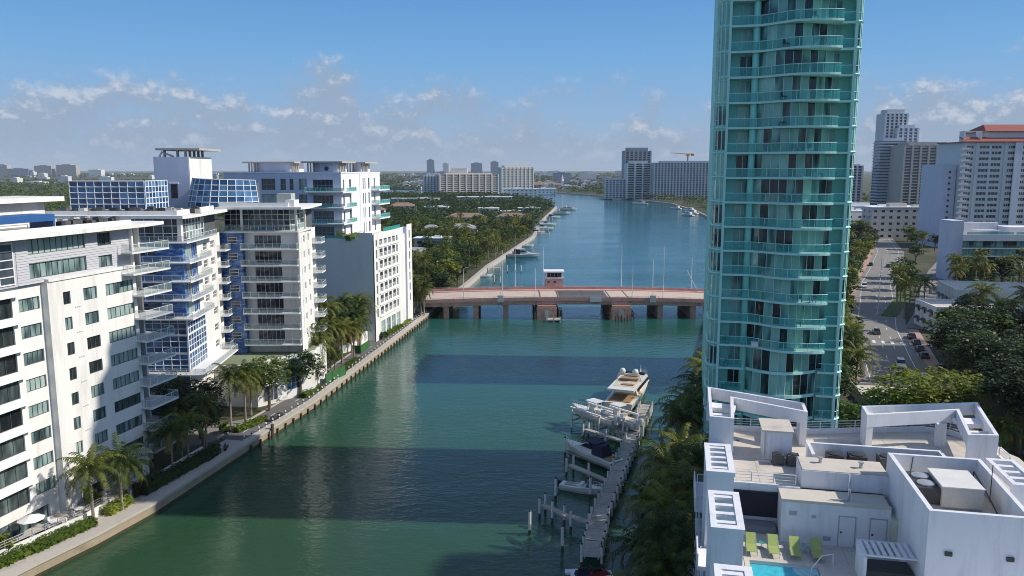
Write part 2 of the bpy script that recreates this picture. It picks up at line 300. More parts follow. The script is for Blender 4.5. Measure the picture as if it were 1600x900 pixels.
class Face:
    """one facade of a building: u to the right, y into the building, z up"""
    def __init__(s, parent, ox, oy, rz): s.p = parent; s.ox = ox; s.oy = oy; s.rz = rz
    def at(s, u, y, z): return (s.ox + u * cos(s.rz) - y * sin(s.rz), s.oy + u * sin(s.rz) + y * cos(s.rz), z)
    def put(s, name, me, u=0, y=0, z=0, parent=None, **t): return put(name, me, s.p, s.at(u, y, z), s.rz, **t)
    def wall(s, L, z0, z1, holes, mat, dep=0.22, name='wall', u0=0.0, y=0.0, jamb=None):
        us = sorted({u0, L, *[a for h in holes for a in h[:2]]}); zs = sorted({z0, z1, *[a for h in holes for a in h[2:4]]})
        us = [u for u in us if u0 - 1e-6 <= u <= L + 1e-6]; zs = [z for z in zs if z0 - 1e-6 <= z <= z1 + 1e-6]
        mb = MB()
        for zi in range(len(zs) - 1):
            zc = (zs[zi] + zs[zi + 1]) / 2; start = None
            for ui in range(len(us)):
                solid = ui < len(us) - 1 and not any(h[0] < (us[ui] + us[ui + 1]) / 2 < h[1] and h[2] < zc < h[3] for h in holes)
                if solid and start is None: start = us[ui]
                if not solid and start is not None:
                    a, b = start, us[ui]; mb.quad((a, 0, zs[zi]), (b, 0, zs[zi]), (b, 0, zs[zi + 1]), (a, 0, zs[zi + 1])); start = None
        for h in holes:
            a, b, c, d = h[:4]
            mb.quad((a, 0, c), (a, 0, d), (a, dep, d), (a, dep, c)); mb.quad((b, 0, d), (b, 0, c), (b, dep, c), (b, dep, d))
            mb.quad((a, 0, d), (b, 0, d), (b, dep, d), (a, dep, d)); mb.quad((b, 0, c), (a, 0, c), (a, dep, c), (b, dep, c))
        return s.put(name, mb.mesh(name, mat), 0, y, 0)
    def win(s, u, z, w, h, nx, nz=1, glass=None, frame=None, y=0.22, fw=0.06, name='window', pane=True):
        """window with its lower left corner at (u, z)"""
        def fr():
            mb = MB(); d = 0.07
            mb.box(0, -d, 0, w, 0, fw); mb.box(0, -d, h - fw, w, 0, h); mb.box(0, -d, fw, fw, 0, h - fw); mb.box(w - fw, -d, fw, w, 0, h - fw)
            for i in range(1, nx): x = w * i / nx; mb.box(x - fw * .4, -d * .9, fw, x + fw * .4, 0, h - fw)
            for i in range(1, nz): x = h * i / nz; mb.box(fw, -d * .8, x - fw * .4, w - fw, 0, x + fw * .4)
            return mb.mesh('window', frame)
        def gl(): return MB().box(0, 0.004, 0, w, 0.05, h).mesh('pane', glass)
        o = s.put(name, cached(('win', w, h, nx, nz, frame.name, fw), fr), u, y, z)
        if pane: put('pane', cached(('pane', w, h, glass.name), gl), o)
        return o
    def balcony(s, u0, u1, z, dep, mat=None, gl=None, side=(True, True), t=0.2, y=0.0, solid=False, metal=None, hgt=1.05):
        w = round(u1 - u0, 3); mat = mat or WHITE2; gl = gl or RAILG; metal = metal or METAL
        o = s.put('balcony', cached(('bal', w, dep, mat.name, t), lambda: MB().box(0, -dep, -t, w, 0.02, 0).mesh('balcony', mat)), u0, y, z)
        def rail():
            mb = MB(); e = 0.06; n = max(2, round(w / 1.5))
            mb.box(e, -dep + e - .03, hgt - .05, w - e, -dep + e + .03, hgt)
            for i in range(n + 1): x = e + (w - 2 * e) * i / n; mb.box(x - .025, -dep + e - .024, 0, x + .025, -dep + e + .024, hgt - .05)
            for k, x in enumerate((e, w - e)):
                if side[k]: mb.box(x - .03, -dep + e + .03, hgt - .05, x + .03, 0, hgt); mb.box(x - .024, -dep / 2, 0, x + .024, -dep / 2 + .05, hgt - .05)
            return mb.mesh('railing', metal)
        def glass():
            mb = MB(); e = 0.06; mb.box(e + .03, -dep + e - .008, .07, w - e - .03, -dep + e + .008, hgt - .08)
            for k, x in enumerate((e, w - e)):
                if side[k]: mb.box(x - .008, -dep + e + .04, .07, x + .008, -.02, hgt - .08)
            return mb.mesh('rail_glass', gl)
        put('railing', cached(('rail', w, dep, side, metal.name, hgt), rail), o); put('rail_glass', cached(('rglass', w, dep, side, gl.name, hgt), glass), o)
        return o

# ---------------------------------------------------------------- the setting: water, land, sea walls, roads
def water_mat():
    m = bpy.data.materials.new('creek_water'); m.use_nodes = True; nt = m.node_tree; p = nt.nodes['Principled BSDF']; N = nt.nodes.new; L = nt.links.new
    g = N('ShaderNodeNewGeometry')
    n = N('ShaderNodeTexNoise'); n.inputs['Scale'].default_value = 0.018; n.inputs['Detail'].default_value = 4; L(g.outputs['Position'], n.inputs['Vector'])
    s = N('ShaderNodeSeparateXYZ'); L(g.outputs['Position'], s.inputs[0])
    mr = N('ShaderNodeMapRange'); mr.inputs[1].default_value = 60; mr.inputs[2].default_value = 420; L(s.outputs[1], mr.inputs[0])
    ad = N('ShaderNodeMath'); ad.operation = 'MULTIPLY_ADD'; ad.inputs[1].default_value = 0.5; L(n.outputs[0], ad.inputs[0])
    sb = N('ShaderNodeMath'); sb.operation = 'SUBTRACT'; sb.inputs[1].default_value = 0.25; L(mr.outputs[0], sb.inputs[0]); L(sb.outputs[0], ad.inputs[2])
    cr = N('ShaderNodeValToRGB'); e = cr.color_ramp.elements
    e[0].position = 0.0; e[0].color = (0.026, 0.066, 0.030, 1); e[1].position = 1.0; e[1].color = (0.014, 0.11, 0.14, 1)
    x = e.new(0.35); x.color = (0.020, 0.088, 0.066, 1)
    L(ad.outputs[0], cr.inputs[0]); L(cr.outputs[0], p.inputs['Base Color'])
    p.inputs['Roughness'].default_value = 0.10; p.inputs['IOR'].default_value = 1.33
    mp = N('ShaderNodeMapping'); mp.inputs['Scale'].default_value = (0.55, 1.0, 1.0); L(g.outputs['Position'], mp.inputs[0])
    h = None
    for sc, am in ((0.8, 0.55), (2.6, 0.24), (0.13, 0.9)):
        w = N('ShaderNodeTexNoise'); w.inputs['Scale'].default_value = sc; w.inputs['Detail'].default_value = 3; L(mp.outputs[0], w.inputs['Vector'])
        k = N('ShaderNodeMath'); k.operation = 'MULTIPLY_ADD'; k.inputs[1].default_value = am; L(w.outputs[0], k.inputs[0])
        if h: L(h, k.inputs[2])
        else: k.inputs[2].default_value = 0
        h = k.outputs[0]
    wn = N('ShaderNodeTexNoise'); wn.inputs['Scale'].default_value = 0.035; wn.inputs['Detail'].default_value = 3; L(mp.outputs[0], wn.inputs['Vector'])
    wr = N('ShaderNodeMapRange'); wr.inputs[1].default_value = 0.35; wr.inputs[2].default_value = 0.65; wr.inputs[3].default_value = 0.28; wr.inputs[4].default_value = 0.85; L(wn.outputs[0], wr.inputs[0])
    b = N('ShaderNodeBump'); L(wr.outputs[0], b.inputs['Strength']); b.inputs['Distance'].default_value = 0.30; L(h, b.inputs['Height']); L(b.outputs[0], p.inputs['Normal'])
    return m
struct('water', MB().quad((-9000, -300, 0), (9000, -300, 0), (9000, 16000, 0), (-9000, 16000, 0)), water_mat())

SHORE_L = [(-66, 40), (-58, 70), (-52.9, 83), (-50, 89.8), (-47.1, 98.7), (-42.3, 122.6), (-37.5, 145), (-35.2, 163), (-31.5, 190.7), (-23.9, 249)]
SHORE_L2 = [(-23.9, 249), (-21, 268), (-16.2, 305), (-10.2, 359), (-3.9, 398), (14.7, 521), (28, 697), (52, 928), (48, 1010), (10, 1120), (-70, 1300)]
SHORE_R = [(4, 40), (9.5, 62), (13.5, 80), (19.5, 97), (25.5, 116), (33, 142), (46, 188), (60, 236), (64, 262)]
SHORE_R2 = [(64, 262), (100, 340), (140, 480), (173, 681), (191, 820), (203, 1012), (175, 1182), (150, 1290), (112, 1420), (40, 1600)]
def land_mat():
    return M('planted_ground', (0.055, 0.060, 0.028), 0.95, 0.35, 0.12, dirt=(0.14, 0.125, 0.085), dscale=0.03)
LAND = land_mat()
lm = MB()
lm.prism([(-2600, 40)] + SHORE_L + SHORE_L2[1:] + [(-240, 1330), (-700, 1750), (-1500, 2600), (-2600, 3000)], -2, 1.5)
struct('ground', lm, LAND)
lm = MB()
lm.prism([(3000, 1700), (3000, -60), (4, -60)] + SHORE_R + SHORE_R2[1:] + [(-20, 1640), (-500, 1900), (-2200, 3400), (-9000, 3600), (-9000, 15500), (9000, 15500), (9000, 1700)], -2, 1.5)
struct('terrain', lm, LAND)

def offs(line, d):
    out = []
    for i, p in enumerate(line):
        a = line[max(i - 1, 0)]; b = line[min(i + 1, len(line) - 1)]; dx, dy = b[0] - a[0], b[1] - a[1]; l = sqrt(dx * dx + dy * dy)
        out.append((p[0] - dy / l * d, p[1] + dx / l * d))
    return out
def resample(line, step):
    out = [line[0]]; acc = 0
    for a, b in zip(line[:-1], line[1:]):
        l = sqrt((b[0] - a[0]) ** 2 + (b[1] - a[1]) ** 2); n = max(1, int(l / step))
        for i in range(1, n + 1): out.append((a[0] + (b[0] - a[0]) * i / n, a[1] + (b[1] - a[1]) * i / n))
    return out
def strip(line, d0, d1, z0, z1, mb=None, m=0):
    mb = mb or MB(); a = offs(line, d0); b = offs(line, d1); n = len(line)
    vs_ = [(*p, z0) for p in a] + [(*p, z1) for p in a] + [(*p, z1) for p in b] + [(*p, z0) for p in b]; fs_ = []
    for i in range(n - 1):
        for r in range(3): fs_.append((r * n + i, r * n + i + 1, (r + 1) * n + i + 1, (r + 1) * n + i))
    fs_ += [(0, n, 2 * n, 3 * n), (n - 1, 4 * n - 1, 3 * n - 1, 2 * n - 1)]
    return mb.add(vs_, [f[::-1] for f in fs_], m)

SL = SHORE_L
# sea wall on the left bank: wall, coping, timber piles on its face
sw = E('sea_wall', (0, 0, 0), 0, 'long tan concrete sea wall with timber piles below the left promenade', 'sea wall')
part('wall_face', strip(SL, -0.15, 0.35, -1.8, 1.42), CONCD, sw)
part('algae_line', strip(SL, -0.20, -0.16, -1.0, 0.38), M('algae', (.05, .045, .02), .8, .3, 1), sw)
part('coping', strip(SL, -0.35, 1.05, 1.424, 1.80), CONC, sw)
pm = MB().tube([(0, 0, -1.5), (0, 0, 1.05)], 0.19, 7).mesh('pile', PILEM)
for i, p in enumerate(resample(offs(SL[5:], -0.38), 2.6)): put('pile', pm, sw, (p[0], p[1], 0))
put('pile', MB().tube([(0, 0, -1.5), (0, 0, 2.6)], 0.28, 8).mesh('pile', PILEM), sw, (-40.3, 128.5, 0))
rw = E('sea_wall', (0, 0, 0), 0, 'sea wall of the right bank below the palms and the green tower', 'sea wall')
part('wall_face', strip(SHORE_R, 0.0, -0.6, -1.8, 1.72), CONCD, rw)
iw = E('sea_wall', (0, 0, 0), 0, 'pale sea wall edging the wooded island beyond the bridge', 'sea wall')
part('wall_face', strip(SHORE_L2[1:8], -0.1, 1.6, -1.8, 1.75), CONC, iw)
fw_ = E('sea_wall', (0, 0, 0), 0, 'distant sea wall curving along the far right bank of the creek', 'sea wall')
part('wall_face', strip(SHORE_R2[2:], 0.1, -1.5, -1.8, 1.9), CONC, fw_)

# promenade: concrete walk near, asphalt lane further on
struct('promenade', strip(SL[:6], 1.06, 4.1, 1.3, 1.70), CONC)
LANE = [(-42.3, 122.6), (-37.5, 145), (-35.2, 163), (-31.5, 190.7), (-26.5, 229), (-24.5, 246)]
struct('road', strip(LANE, 1.06, 5.6, 1.3, 1.66), ASPH)
struct('pavement', strip(LANE, 5.61, 6.0, 1.3, 1.80), CONC)
struct('forecourt', MB().prism([(-42.9, 123.5), (-47, 124), (-54, 118), (-55, 128), (-47, 134), (-42.6, 137)], 1.3, 1.655), ASPHL)
mb = MB()
for i, p in enumerate(resample(offs(LANE, 3.3), 4.0)):
    if i % 2: mb.obox(p[0], p[1], 1.664, 0.12, 1.6, 1.668, -0.2)
struct('lane_marking', mb, PAINTW)
# low white bollards along the sea wall
bol = MB().lathe([(0.15, 0), (0.15, 0.70), (0.12, 0.78), (0.03, 0.82)], n=8, m=0).lathe([(0.156, 0.28), (0.156, 0.50)], n=8, m=1).mesh('bollard', [PILEW, DARKM])
rod = MB().tube([(0, 0, 0.45), (0.13, 2.0, 0.45)], 0.03, 5).mesh('bollard_bar', DARKM)
for i, p in enumerate(resample(offs(LANE, 0.85), 2.15)):
    put('bollard', bol, None, (p[0], p[1], 1.80), 0, label='low white bollard with a dark band in the row along the left sea wall', category='bollard', group='bollards along the sea wall')

# ---- right bank: roads, medians, pavements
RD = [(62, 108), (70, 134), (79, 158), (88, 182), (101, 216), (119, 255), (139, 300), (165, 350), (200, 420), (240, 520)]
struct('road', strip(RD, 6.8, -7.6, 1.3, 1.62), ASPHL)
RD2 = [(112, 214), (134, 250), (158, 296), (184, 340), (216, 390), (250, 440)]
struct('road', strip(RD2, 3.6, -7.6, 1.3, 1.616), ASPHL)
struct('pavement', strip(RD, 6.82, 9.0, 1.3, 1.76), PAVER)
struct('pavement', strip(RD[:5], -7.62, -10.4, 1.3, 1.76), PAVER)
struct('grass', strip([(112, 232), (134, 268), (158, 318), (186, 366)], 2.2, -2.0, 1.3, 1.80), GRASS)
mb = MB(); strip(RD, -4.9, -5.05, 1.622, 1.626, mb); strip(RD, 5.1, 4.95, 1.622, 1.626, mb)
for dd in (0.1, -2.5):
    for i, p in enumerate(zip(resample(offs(RD, dd), 3.0)[:-1], resample(offs(RD, dd), 3.0)[1:])):
        if i % 4 == 0: mb.beam(p[0], p[1], 0.16, 1.622, 1.626)
struct('lane_marking', mb, PAINTW)
mb = MB()
for i in range(7): mb.obox(92 + i * 2.0, 197.5 - i * .72, 1.6265, 0.75, 3.2, 1.631, -0.35)
struct('crosswalk', mb, PAINTW)

# ---------------------------------------------------------------- bascule bridge
def bridge():
    b = E('bascule_bridge', (0, 0, 0), 0, 'low pink concrete drawbridge crossing the creek', 'bridge')
    X0, X1, Y0, Y1 = -27, 66, 236.5, 257
    def zd(x): t = (x - 19) / 46; return 6.0 - 0.9 * t * t
    xs = [X0 + (X1 - X0) * i / 30 for i in range(31)]
    def band(y0, y1, a, c, xa=X0, xb=X1, mb=None, m=0):
        mb = mb or MB(); xx = [x for x in xs if xa < x < xb]; xx = [xa] + xx + [xb]
        for p, q in zip(xx[:-1], xx[1:]):
            v = [(p, y0, zd(p) + a), (q, y0, zd(q) + a), (q, y1, zd(q) + a), (p, y1, zd(p) + a), (p, y0, zd(p) + c), (q, y0, zd(q) + c), (q, y1, zd(q) + c), (p, y1, zd(p) + c)]
            mb.add(v, [(3, 2, 1, 0), (4, 5, 6, 7), (0, 1, 5, 4), (2, 3, 7, 6), (1, 2, 6, 5), (3, 0, 4, 7)], m)
        return mb
    part('deck', band(Y0 + .45, Y1 - .45, -0.9, 0), DECKM, b)
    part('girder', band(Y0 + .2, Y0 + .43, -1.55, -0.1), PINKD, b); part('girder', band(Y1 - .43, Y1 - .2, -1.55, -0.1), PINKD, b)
    part('pavement', band(Y0 + .46, Y0 + 2.4, 0.004, 0.2), DECKM, b); part('pavement', band(Y1 - 2.4, Y1 - .46, 0.004, 0.2), PINK, b)
    part('parapet', band(Y0, Y0 + .4, -0.35, 0.75), PINK, b); part('parapet', band(Y1 - .4, Y1, -0.35, 0.95), PINK, b)
    for y in (Y0 + .2, Y1 - .2):
        mb = MB(); r0 = 0.75 if y < 240 else 0.95
        for p, q in zip(xs[:-1], xs[1:]):
            mb.tube([(p, y, zd(p) + r0 + .32), (q, y, zd(q) + r0 + .32)], .045, 4); mb.box(p - .05, y - .05, zd(p) + r0, p + .05, y + .05, zd(p) + r0 + .3)
        part('handrail', mb, GALV, b)
    part('steel_grating', band(Y0 + 2.9, Y1 - 2.9, 0.006, 0.03, 14.5, 29.5), M('steel_grating', (0.10, 0.095, 0.09), 0.6, 0.2, 2), b)
    for x in (8.5, 14.0, 30.0, 35.5): part('expansion_joint', band(Y0 + 2.6, Y1 - 2.6, 0.008, 0.02, x, x + .35), DARKM, b)
    part('centre_joint', band(Y0 + 2.5, Y1 - 2.5, 0.034, 0.045, 21.9, 22.1), DARKM, b)
    for i, x in enumerate((-20, -11, -2)): 
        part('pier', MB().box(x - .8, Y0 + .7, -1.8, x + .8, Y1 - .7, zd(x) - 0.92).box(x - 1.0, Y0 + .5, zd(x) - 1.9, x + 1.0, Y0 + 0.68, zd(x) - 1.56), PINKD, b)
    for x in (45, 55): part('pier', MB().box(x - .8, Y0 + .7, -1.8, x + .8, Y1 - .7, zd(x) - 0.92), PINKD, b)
    for x0, x1 in ((7.5, 13.5), (30.0, 36.0)):
        part('bascule_pier', MB().box(x0, Y0 - 1.2, -1.8, x1, Y1 + 1, 3.6).box(x0 + .15, Y0 - .9, 3.604, x1 - .15, Y0 + .1, 4.3), PINKD, b)
        mb = MB()
        for k in range(7): mb.tube([(x0 - .6, Y0 - 2 + k * 3.8, -1.7), (x0 - .6, Y0 - 2 + k * 3.8, 2.6)], .16, 6); mb.tube([(x1 + .6, Y0 - 2 + k * 3.8, -1.7), (x1 + .6, Y0 - 2 + k * 3.8, 2.6)], .16, 6)
        for z in (0.8, 1.9): mb.box(x0 - .86, Y0 - 2.3, z, x0 - .74, Y1 + 1, z + .25); mb.box(x1 + .74, Y0 - 2.3, z, x1 + .86, Y1 + 1, z + .25)
        part('timber_fender', mb, PILEM, b)
        part('service_hatch', MB().box((x0 + x1) / 2 - .7, Y0 - 1.26, .9, (x0 + x1) / 2 + .6, Y0 - 1.203, 3.1), M('grey_hatch', (.45, .47, .46), .6), b)
    part('fender_platform', MB().box(10.2, Y0 - 5.2, .5, 14.6, Y0 - 2.8, .8).box(10.2, Y0 - 5.2, 1.3, 14.6, Y0 - 5.1, 1.5).tube([(10.4, Y0 - 5, -1.5), (10.4, Y0 - 5, 1.6)], .18, 6).tube([(14.4, Y0 - 5, -1.5), (14.4, Y0 - 5, 1.6)], .18, 6).tube([(12.4, Y0 - 5, -1.5), (12.4, Y0 - 5, 1.6)], .18, 6), WOOD, b)
    mb = MB()
    for k in range(5): mb.tube([(31 + k * .9, Y0 - 3.4 - .5 * (k % 2), -1.5), (31 + k * .9, Y0 - 3.4 - .5 * (k % 2), 1.5 + .3 * (k % 3))], .2, 6)
    part('dolphin_piles', mb, PILEM, b)
    # control house
    h = part('control_house', MB().box(11, Y1 - .2, 1, 16.6, Y1 + 4.6, 9.6), M('pink_brick', (0.62, 0.35, 0.31), .85, .15, 2, .2), b)
    put('band', MB().box(10.8, Y1 - .4, 9.604, 16.8, Y1 + 4.8, 10.0).mesh('band', WHITE2), h)
    put('corner_posts', MB().box(11, Y1 - .2, 10.0, 11.4, Y1 + .2, 11.6).box(16.2, Y1 - .2, 10, 16.6, Y1 + .2, 11.6).box(11, Y1 + 4.2, 10, 11.4, Y1 + 4.6, 11.6).box(16.2, Y1 + 4.2, 10, 16.6, Y1 + 4.6, 11.6).mesh('corner_posts', WHITE2), h)
    for k in range(4): put('window', MB().box(0, 0, 0, 1.0, .1, 1.45).mesh('window', G_DK), h, (11.55 + k * 1.17, Y1 - .1, 10.06))
    put('mullions', MB().box(11.4, Y1 + .1, 10.0, 16.2, Y1 + 4.5, 11.6).mesh('mullions', WHITE2), h)
    put('roof', MB().box(10.5, Y1 - .7, 11.604, 17.1, Y1 + 5.1, 12.0).mesh('roof', WHITE2), h)
    for x in (11.6, 13.6): put('wall_vent', MB().box(x, Y1 - .26, 8.2, x + .7, Y1 - .203, 8.8).mesh('wall_vent', DARKM), h)
    for x, y in ((-3.5, Y0 + 2.3), (42.5, Y0 + 2.3)):
        part('gate_box', MB().box(x - .9, Y0 - .25, zd(x) - .6, x + .9, Y0 - .02, zd(x) + 1.5).tube([(x, Y0 - .1, zd(x) + 1.5), (x, Y0 - .1, zd(x) + 2.6)], .07, 5), M('bridge_gate_grey', (.5, .52, .5), .6), b)
    part('notice_board', MB().box(23.6, Y0 - .12, zd(24) - .7, 27, Y0 - .02, zd(24) + .75), M('pale_sign_face', (0.55, 0.66, 0.62), .6, .04), b)
    part('platform_rail', MB().box(8, Y0 - 1.1, 4.9, 14, Y0 - 1.05, 4.98).box(30, Y0 - 1.1, 4.9, 36, Y0 - 1.05, 4.98), GALV, b)
    return zd, Y0, Y1
zdeck, BY0, BY1 = bridge()
def lamp_post(x, y, z, h, label, arm=0.0, group='lamp posts on the bridge', rz=0):
    o = E('street_lamp', (x, y, z), rz, label, 'street lamp', group)
    part('post', MB().tube([(0, 0, 0), (0, 0, h * .5), (0, 0, h)], [.13, .10, .07], 7), METAL, o)
    if arm:
        part('lamp_arm', MB().tube([(0, 0, h - .05), (arm * .5, 0, h + .35), (arm, 0, h + .4)], .05, 5), METAL, o); part('lamp_head', MB().box(arm - .15, -.15, h + .34, arm + .6, .15, h + .47), GALV, o)
    else: part('lamp_head', MB().lathe([(.05, h), (.16, h + .1), (.16, h + .3), (.03, h + .4)], n=8), GALV, o)
    return o
for x, y, h, arm, lab in ((-14.6, BY0 + .2, 9.0, 1.0, 'short grey lamp post leftmost on the near bridge side'), (-2.9, BY0 + .2, 14.0, 0, 'tall thin white mast above the near parapet, left half of bridge'),
        (7.0, BY0 + .2, 9.5, .7, 'curved lamp post left of the brick control house, near side'), (10.2, BY1 - .2, 13.0, 0, 'thin white mast touching the left wall of the control house'),
        (1.0, BY1 - .2, 12.5, 0, 'thin white mast on the far parapet between bank and control house'), (35.7, BY1 - .2, 13.5, 0, 'taller mast of the pair right of the steel grating'),
        (36.3, BY0 + .2, 9.8, 0, 'shorter mast of the pair right of the steel grating'), (45.6, BY0 + .2, 15.5, 0, 'tallest white mast on the right half of the bridge'),
        (46, BY1 - .2, 9, 0, 'thin far mast behind the tallest mast on the bridge'), (58, BY0 + .2, 9.2, -.6, 'curved lamp post nearest the green tower on the bridge'), (58.6, BY1 - .2, 10, 0, 'far mast beside the raised gate arm near the green tower')):
    lamp_post(x, y, zdeck(x) + (0.76 if y < 245 else .96), h, lab, arm)
ga = E('traffic_gate', (60, BY1 - 1.5, zdeck(60)), 0, 'white slanted traffic gate arm at the right end of the bridge', 'traffic gate')
part('gate_post', MB().box(-.3, -.3, 0.2, .3, .3, 1.4), GALV, ga); part('gate_arm', MB().tube([(0, 0, 1.2), (-3.2, 0, 7.2)], .1, 5), METAL, ga)

# ---------------------------------------------------------------- white apartment block, near left
def ac_unit(x, y, z, s=1.0, pale=False, rz=0, label='dark condenser unit in the row on the roof of the near left block', group='condenser units on the near left roof', mat=None):
    o = put('condenser_unit', cached(('acu', pale), lambda: MB().box(-.42, -.42, .08, .42, .42, .85).box(-.46, -.46, 0, .46, .46, .078).mesh('condenser_unit', ACW if pale else ACM)), None, (x, y, z), rz, s, label=label, category='condenser', group=group)
    put('fan_grille', cached('acfan', lambda: MB().lathe([(.36, .852), (.36, .90), (.12, .93)], n=10).mesh('fan_grille', DARKM)), o)
    return o
def b1():
    rz = atan2(.9747, .2235); ox, oy, oz, K = -61.0, 72.1, -1.35, 1.03
    b = E('apartment_block', (ox, oy, oz), rz, 'white apartment block with grey siding on its top floors, nearest on the left', 'building', scale=K)
    F = Face(b, 0, 0, 0); F2 = Face(b, 0, 0.9, 0); FT = Face(b, 0, 0.45, 0)
    fz = [3.06 + 3.13 * k for k in range(10)]   # fz[9] = 31.23
    DKF = M('charcoal_window_frame', (.09, .10, .10), .5)
    h1, h2 = [], []
    for k in range(9):
        z = fz[k] + .75
        if k >= 1:
            h1 += [(24.45, 25.6, z, z + 1.55), (27.7, 30.0, z, z + 1.55), (31.55, 36.7, z, z + 1.5)]
            h2 += [(18.9, 21.85, z, z + 1.5), (12.2, 18.0, fz[k] + .35, fz[k] + 2.6), (8, 11.2, z, z + 1.5)]
        else:
            h1 += [(25, 29, fz[0] + .1, fz[0] + 2.3), (31.5, 36, fz[0] + .1, fz[0] + 2.3)]; h2 += [(8, 20.5, fz[0] + .1, fz[0] + 2.3)]
    F.wall(37.0, 2, 31.9, h1, WHITE, .22, u0=22.5); F2.wall(22.5, 2, 31.9, h2, WHITE, .22, u0=4)
    part('return_wall', MB().box(22.2, -.004, 2, 22.497, .94, 31.9), WHITE, b)
    for k in range(1, 9):
        z = fz[k] + .75
        F.win(24.45, z, 1.15, 1.55, 2, 1, G_B1, DKF); F.win(27.7, z, 2.3, 1.55, 3, 1, G_B1, DKF); F.win(31.55, z, 5.15, 1.5, 6, 1, G_B1, DKF)
        F2.win(18.9, z, 2.95, 1.5, 4, 1, G_B1, DKF); F2.win(12.2, fz[k] + .35, 5.8, 2.25, 4, 1, G_LG, DKF, y=.215); F2.win(8, z, 3.2, 1.5, 4, 1, G_B1, DKF)
        for (u0, w, y) in ((27.75, 2.2, 0), (24.5, 1.0, 0)): pass
        F2.put('sunshade', cached('b1shade', lambda: MB().box(0, -.7, 0, 6.6, -.02, .07).mesh('sunshade', WHITE2)), 12, 0, fz[k] + 2.72)
        F.put('wall_vents', cached('b1vent', lambda: MB().box(0, -.03, 0, .14, -.003, .14).box(.34, -.03, 0, .48, -.003, .14).box(.68, -.03, 0, .82, -.003, .14).mesh('wall_vents', GALV)), 26.2, 0, fz[k] + .1)
    F2.win(8, fz[0] + .1, 12.5, 2.2, 9, 1, G_B1, DKF); F.win(25, fz[0] + .1, 4, 2.2, 3, 1, G_DK, DKF); F.win(31.5, fz[0] + .1, 4.5, 2.2, 3, 1, G_B1, DKF)
    # two sided storeys at the top, boards as parts
    hs = []
    for k in range(2):
        z = 31.9 + .62 + 2.78 * k
        hs += [(20.6 - .3, 29.1, z, z + 1.75), (31.2, 33.6, z, z + 1.6)]
    FT.wall(37.0, 31.9, 37.3, hs, SIDING, .2, name='siding_backing', u0=4)
    n = 0; zz = 31.95
    board = {}
    while zz < 37.1:
        segs = [(18.6, 37.0)]
        for a, c, d, e in hs:
            if d < zz + .14 < e:
                segs = [s2 for s in segs for s2 in ((s[0], min(s[1], a)), (max(s[0], c), s[1])) if s2[1] - s2[0] > .3]
        for s in segs:
            w = round(s[1] - s[0], 2)
            FT.put('siding_board', cached(('board', w), lambda: MB().add([(0, -.07, 0), (w, -.07, 0), (w, -.012, .29), (0, -.012, .29), (0, -.004, 0), (w, -.004, 0)], [(0, 1, 2, 3), (4, 5, 1, 0)]).mesh('siding_board', SIDING)), s[0], 0, zz)
        zz += .3
    for k in range(2):
        z = 31.9 + .62 + 2.78 * k
        FT.win(20.3, z, 8.8, 1.75, 10, 1, G_B1, DKF, y=.2); FT.win(31.2, z, 2.4, 1.6, 3, 1, G_B1, DKF, y=.2)
    FT.win(8, 32.2, 10.2, 4.7, 5, 5, G_DK, WHITE2, y=-.06, fw=.14, name='stair_glazing')
    part('parapet_ledge', MB().box(22.3, -.16, 31.904, 37.15, .6, 32.25), WHITE, b)
    part('end_wall', MB().box(37.0, .003, 2, 37.3, 15, 37.3), WHITE, b)
    part('back_volume', MB().box(4.0, 1.4, 2, 36.99, 15, 37.25), WHITE, b)
    # roof slab with deep eaves
    part('eaves', MB().prism([(3, -1.5), (38, -1.5), (43.2, -.5), (43.2, 1.6), (38, 16), (3, 16)], 37.304, 37.75), WHITE, b)
    part('roof_parapet', MB().box(3, -.55, 37.754, 36.5, -.25, 38.35).box(36.2, -.25, 37.754, 36.5, 15.5, 38.35), WHITE, b)
    part('roof_gravel', MB().box(3, -.24, 37.754, 36.1, 15.6, 37.83), GRAVEL, b)
    # corner balconies
    DKW = M('grey_balcony_edge', (.74, .74, .73), .6)
    for k in range(1, 11):
        z = fz[min(k, 9)] + (0 if k < 10 else 2.85)
        FB = Face(b, 37.0, 0, 0)
        FB.balcony(-.4 if k < 9 else -2.2, 5.4, z + .06, 1.7, DKW, RAILG, t=.22)
        FB.put('balcony_floor', cached('b1bf', lambda: MB().box(.32, .03, -.16, 5.4, 3.2, 0).mesh('balcony_floor', DKW)), 0, 0, z + .055)
        FB.win(.5, z + .1, 3.6, 2.5, 4, 1, G_B1, DKF, y=3.15, name='sliding_door'); 
        FB.put('wall_fin', cached('b1fin', lambda: MB().box(4.3, 2.4, 0, 4.6, 3.1, 2.7).mesh('wall_fin', WHITE)), 0, 0, z + .1)
    FBm = Face(b, 37.3, 3.25, 0); FBm.wall(5.2, 2, 37.25, [], SIDING, name='balcony_back_wall')
    part('rear_wing', MB().box(37.35, 3.3, 2, 42.5, 15, 37.2), WHITE, b)
    # roof terrace house, blue and cream
    part('roof_house', MB().box(5, 8, 37.85, 31.3, 13, 40.9), WHITE, b); part('roof_house_slab', MB().box(4, 6.6, 40.904, 33.2, 14, 41.5), WHITE, b)
    part('blue_screen', MB().box(17, 1.2, 37.85, 17.25, 4.6, 39.7).box(17.26, 1.2, 38.9, 25.5, 4.6, 39.7).box(25.2, 1.2, 37.85, 25.5, 4.6, 38.89), BLUEW, b)
    part('roof_railing', MB().box(12, .2, 38.75, 20.5, .26, 38.82).box(12, .2, 38.35, 20.5, .26, 38.4).box(12, .2, 37.85, 12.06, .26, 38.74).box(16, .2, 37.85, 16.06, .26, 38.74).box(20.4, .2, 37.85, 20.46, .26, 38.74), GALV, b)
    c, s = cos(rz) * K, sin(rz) * K
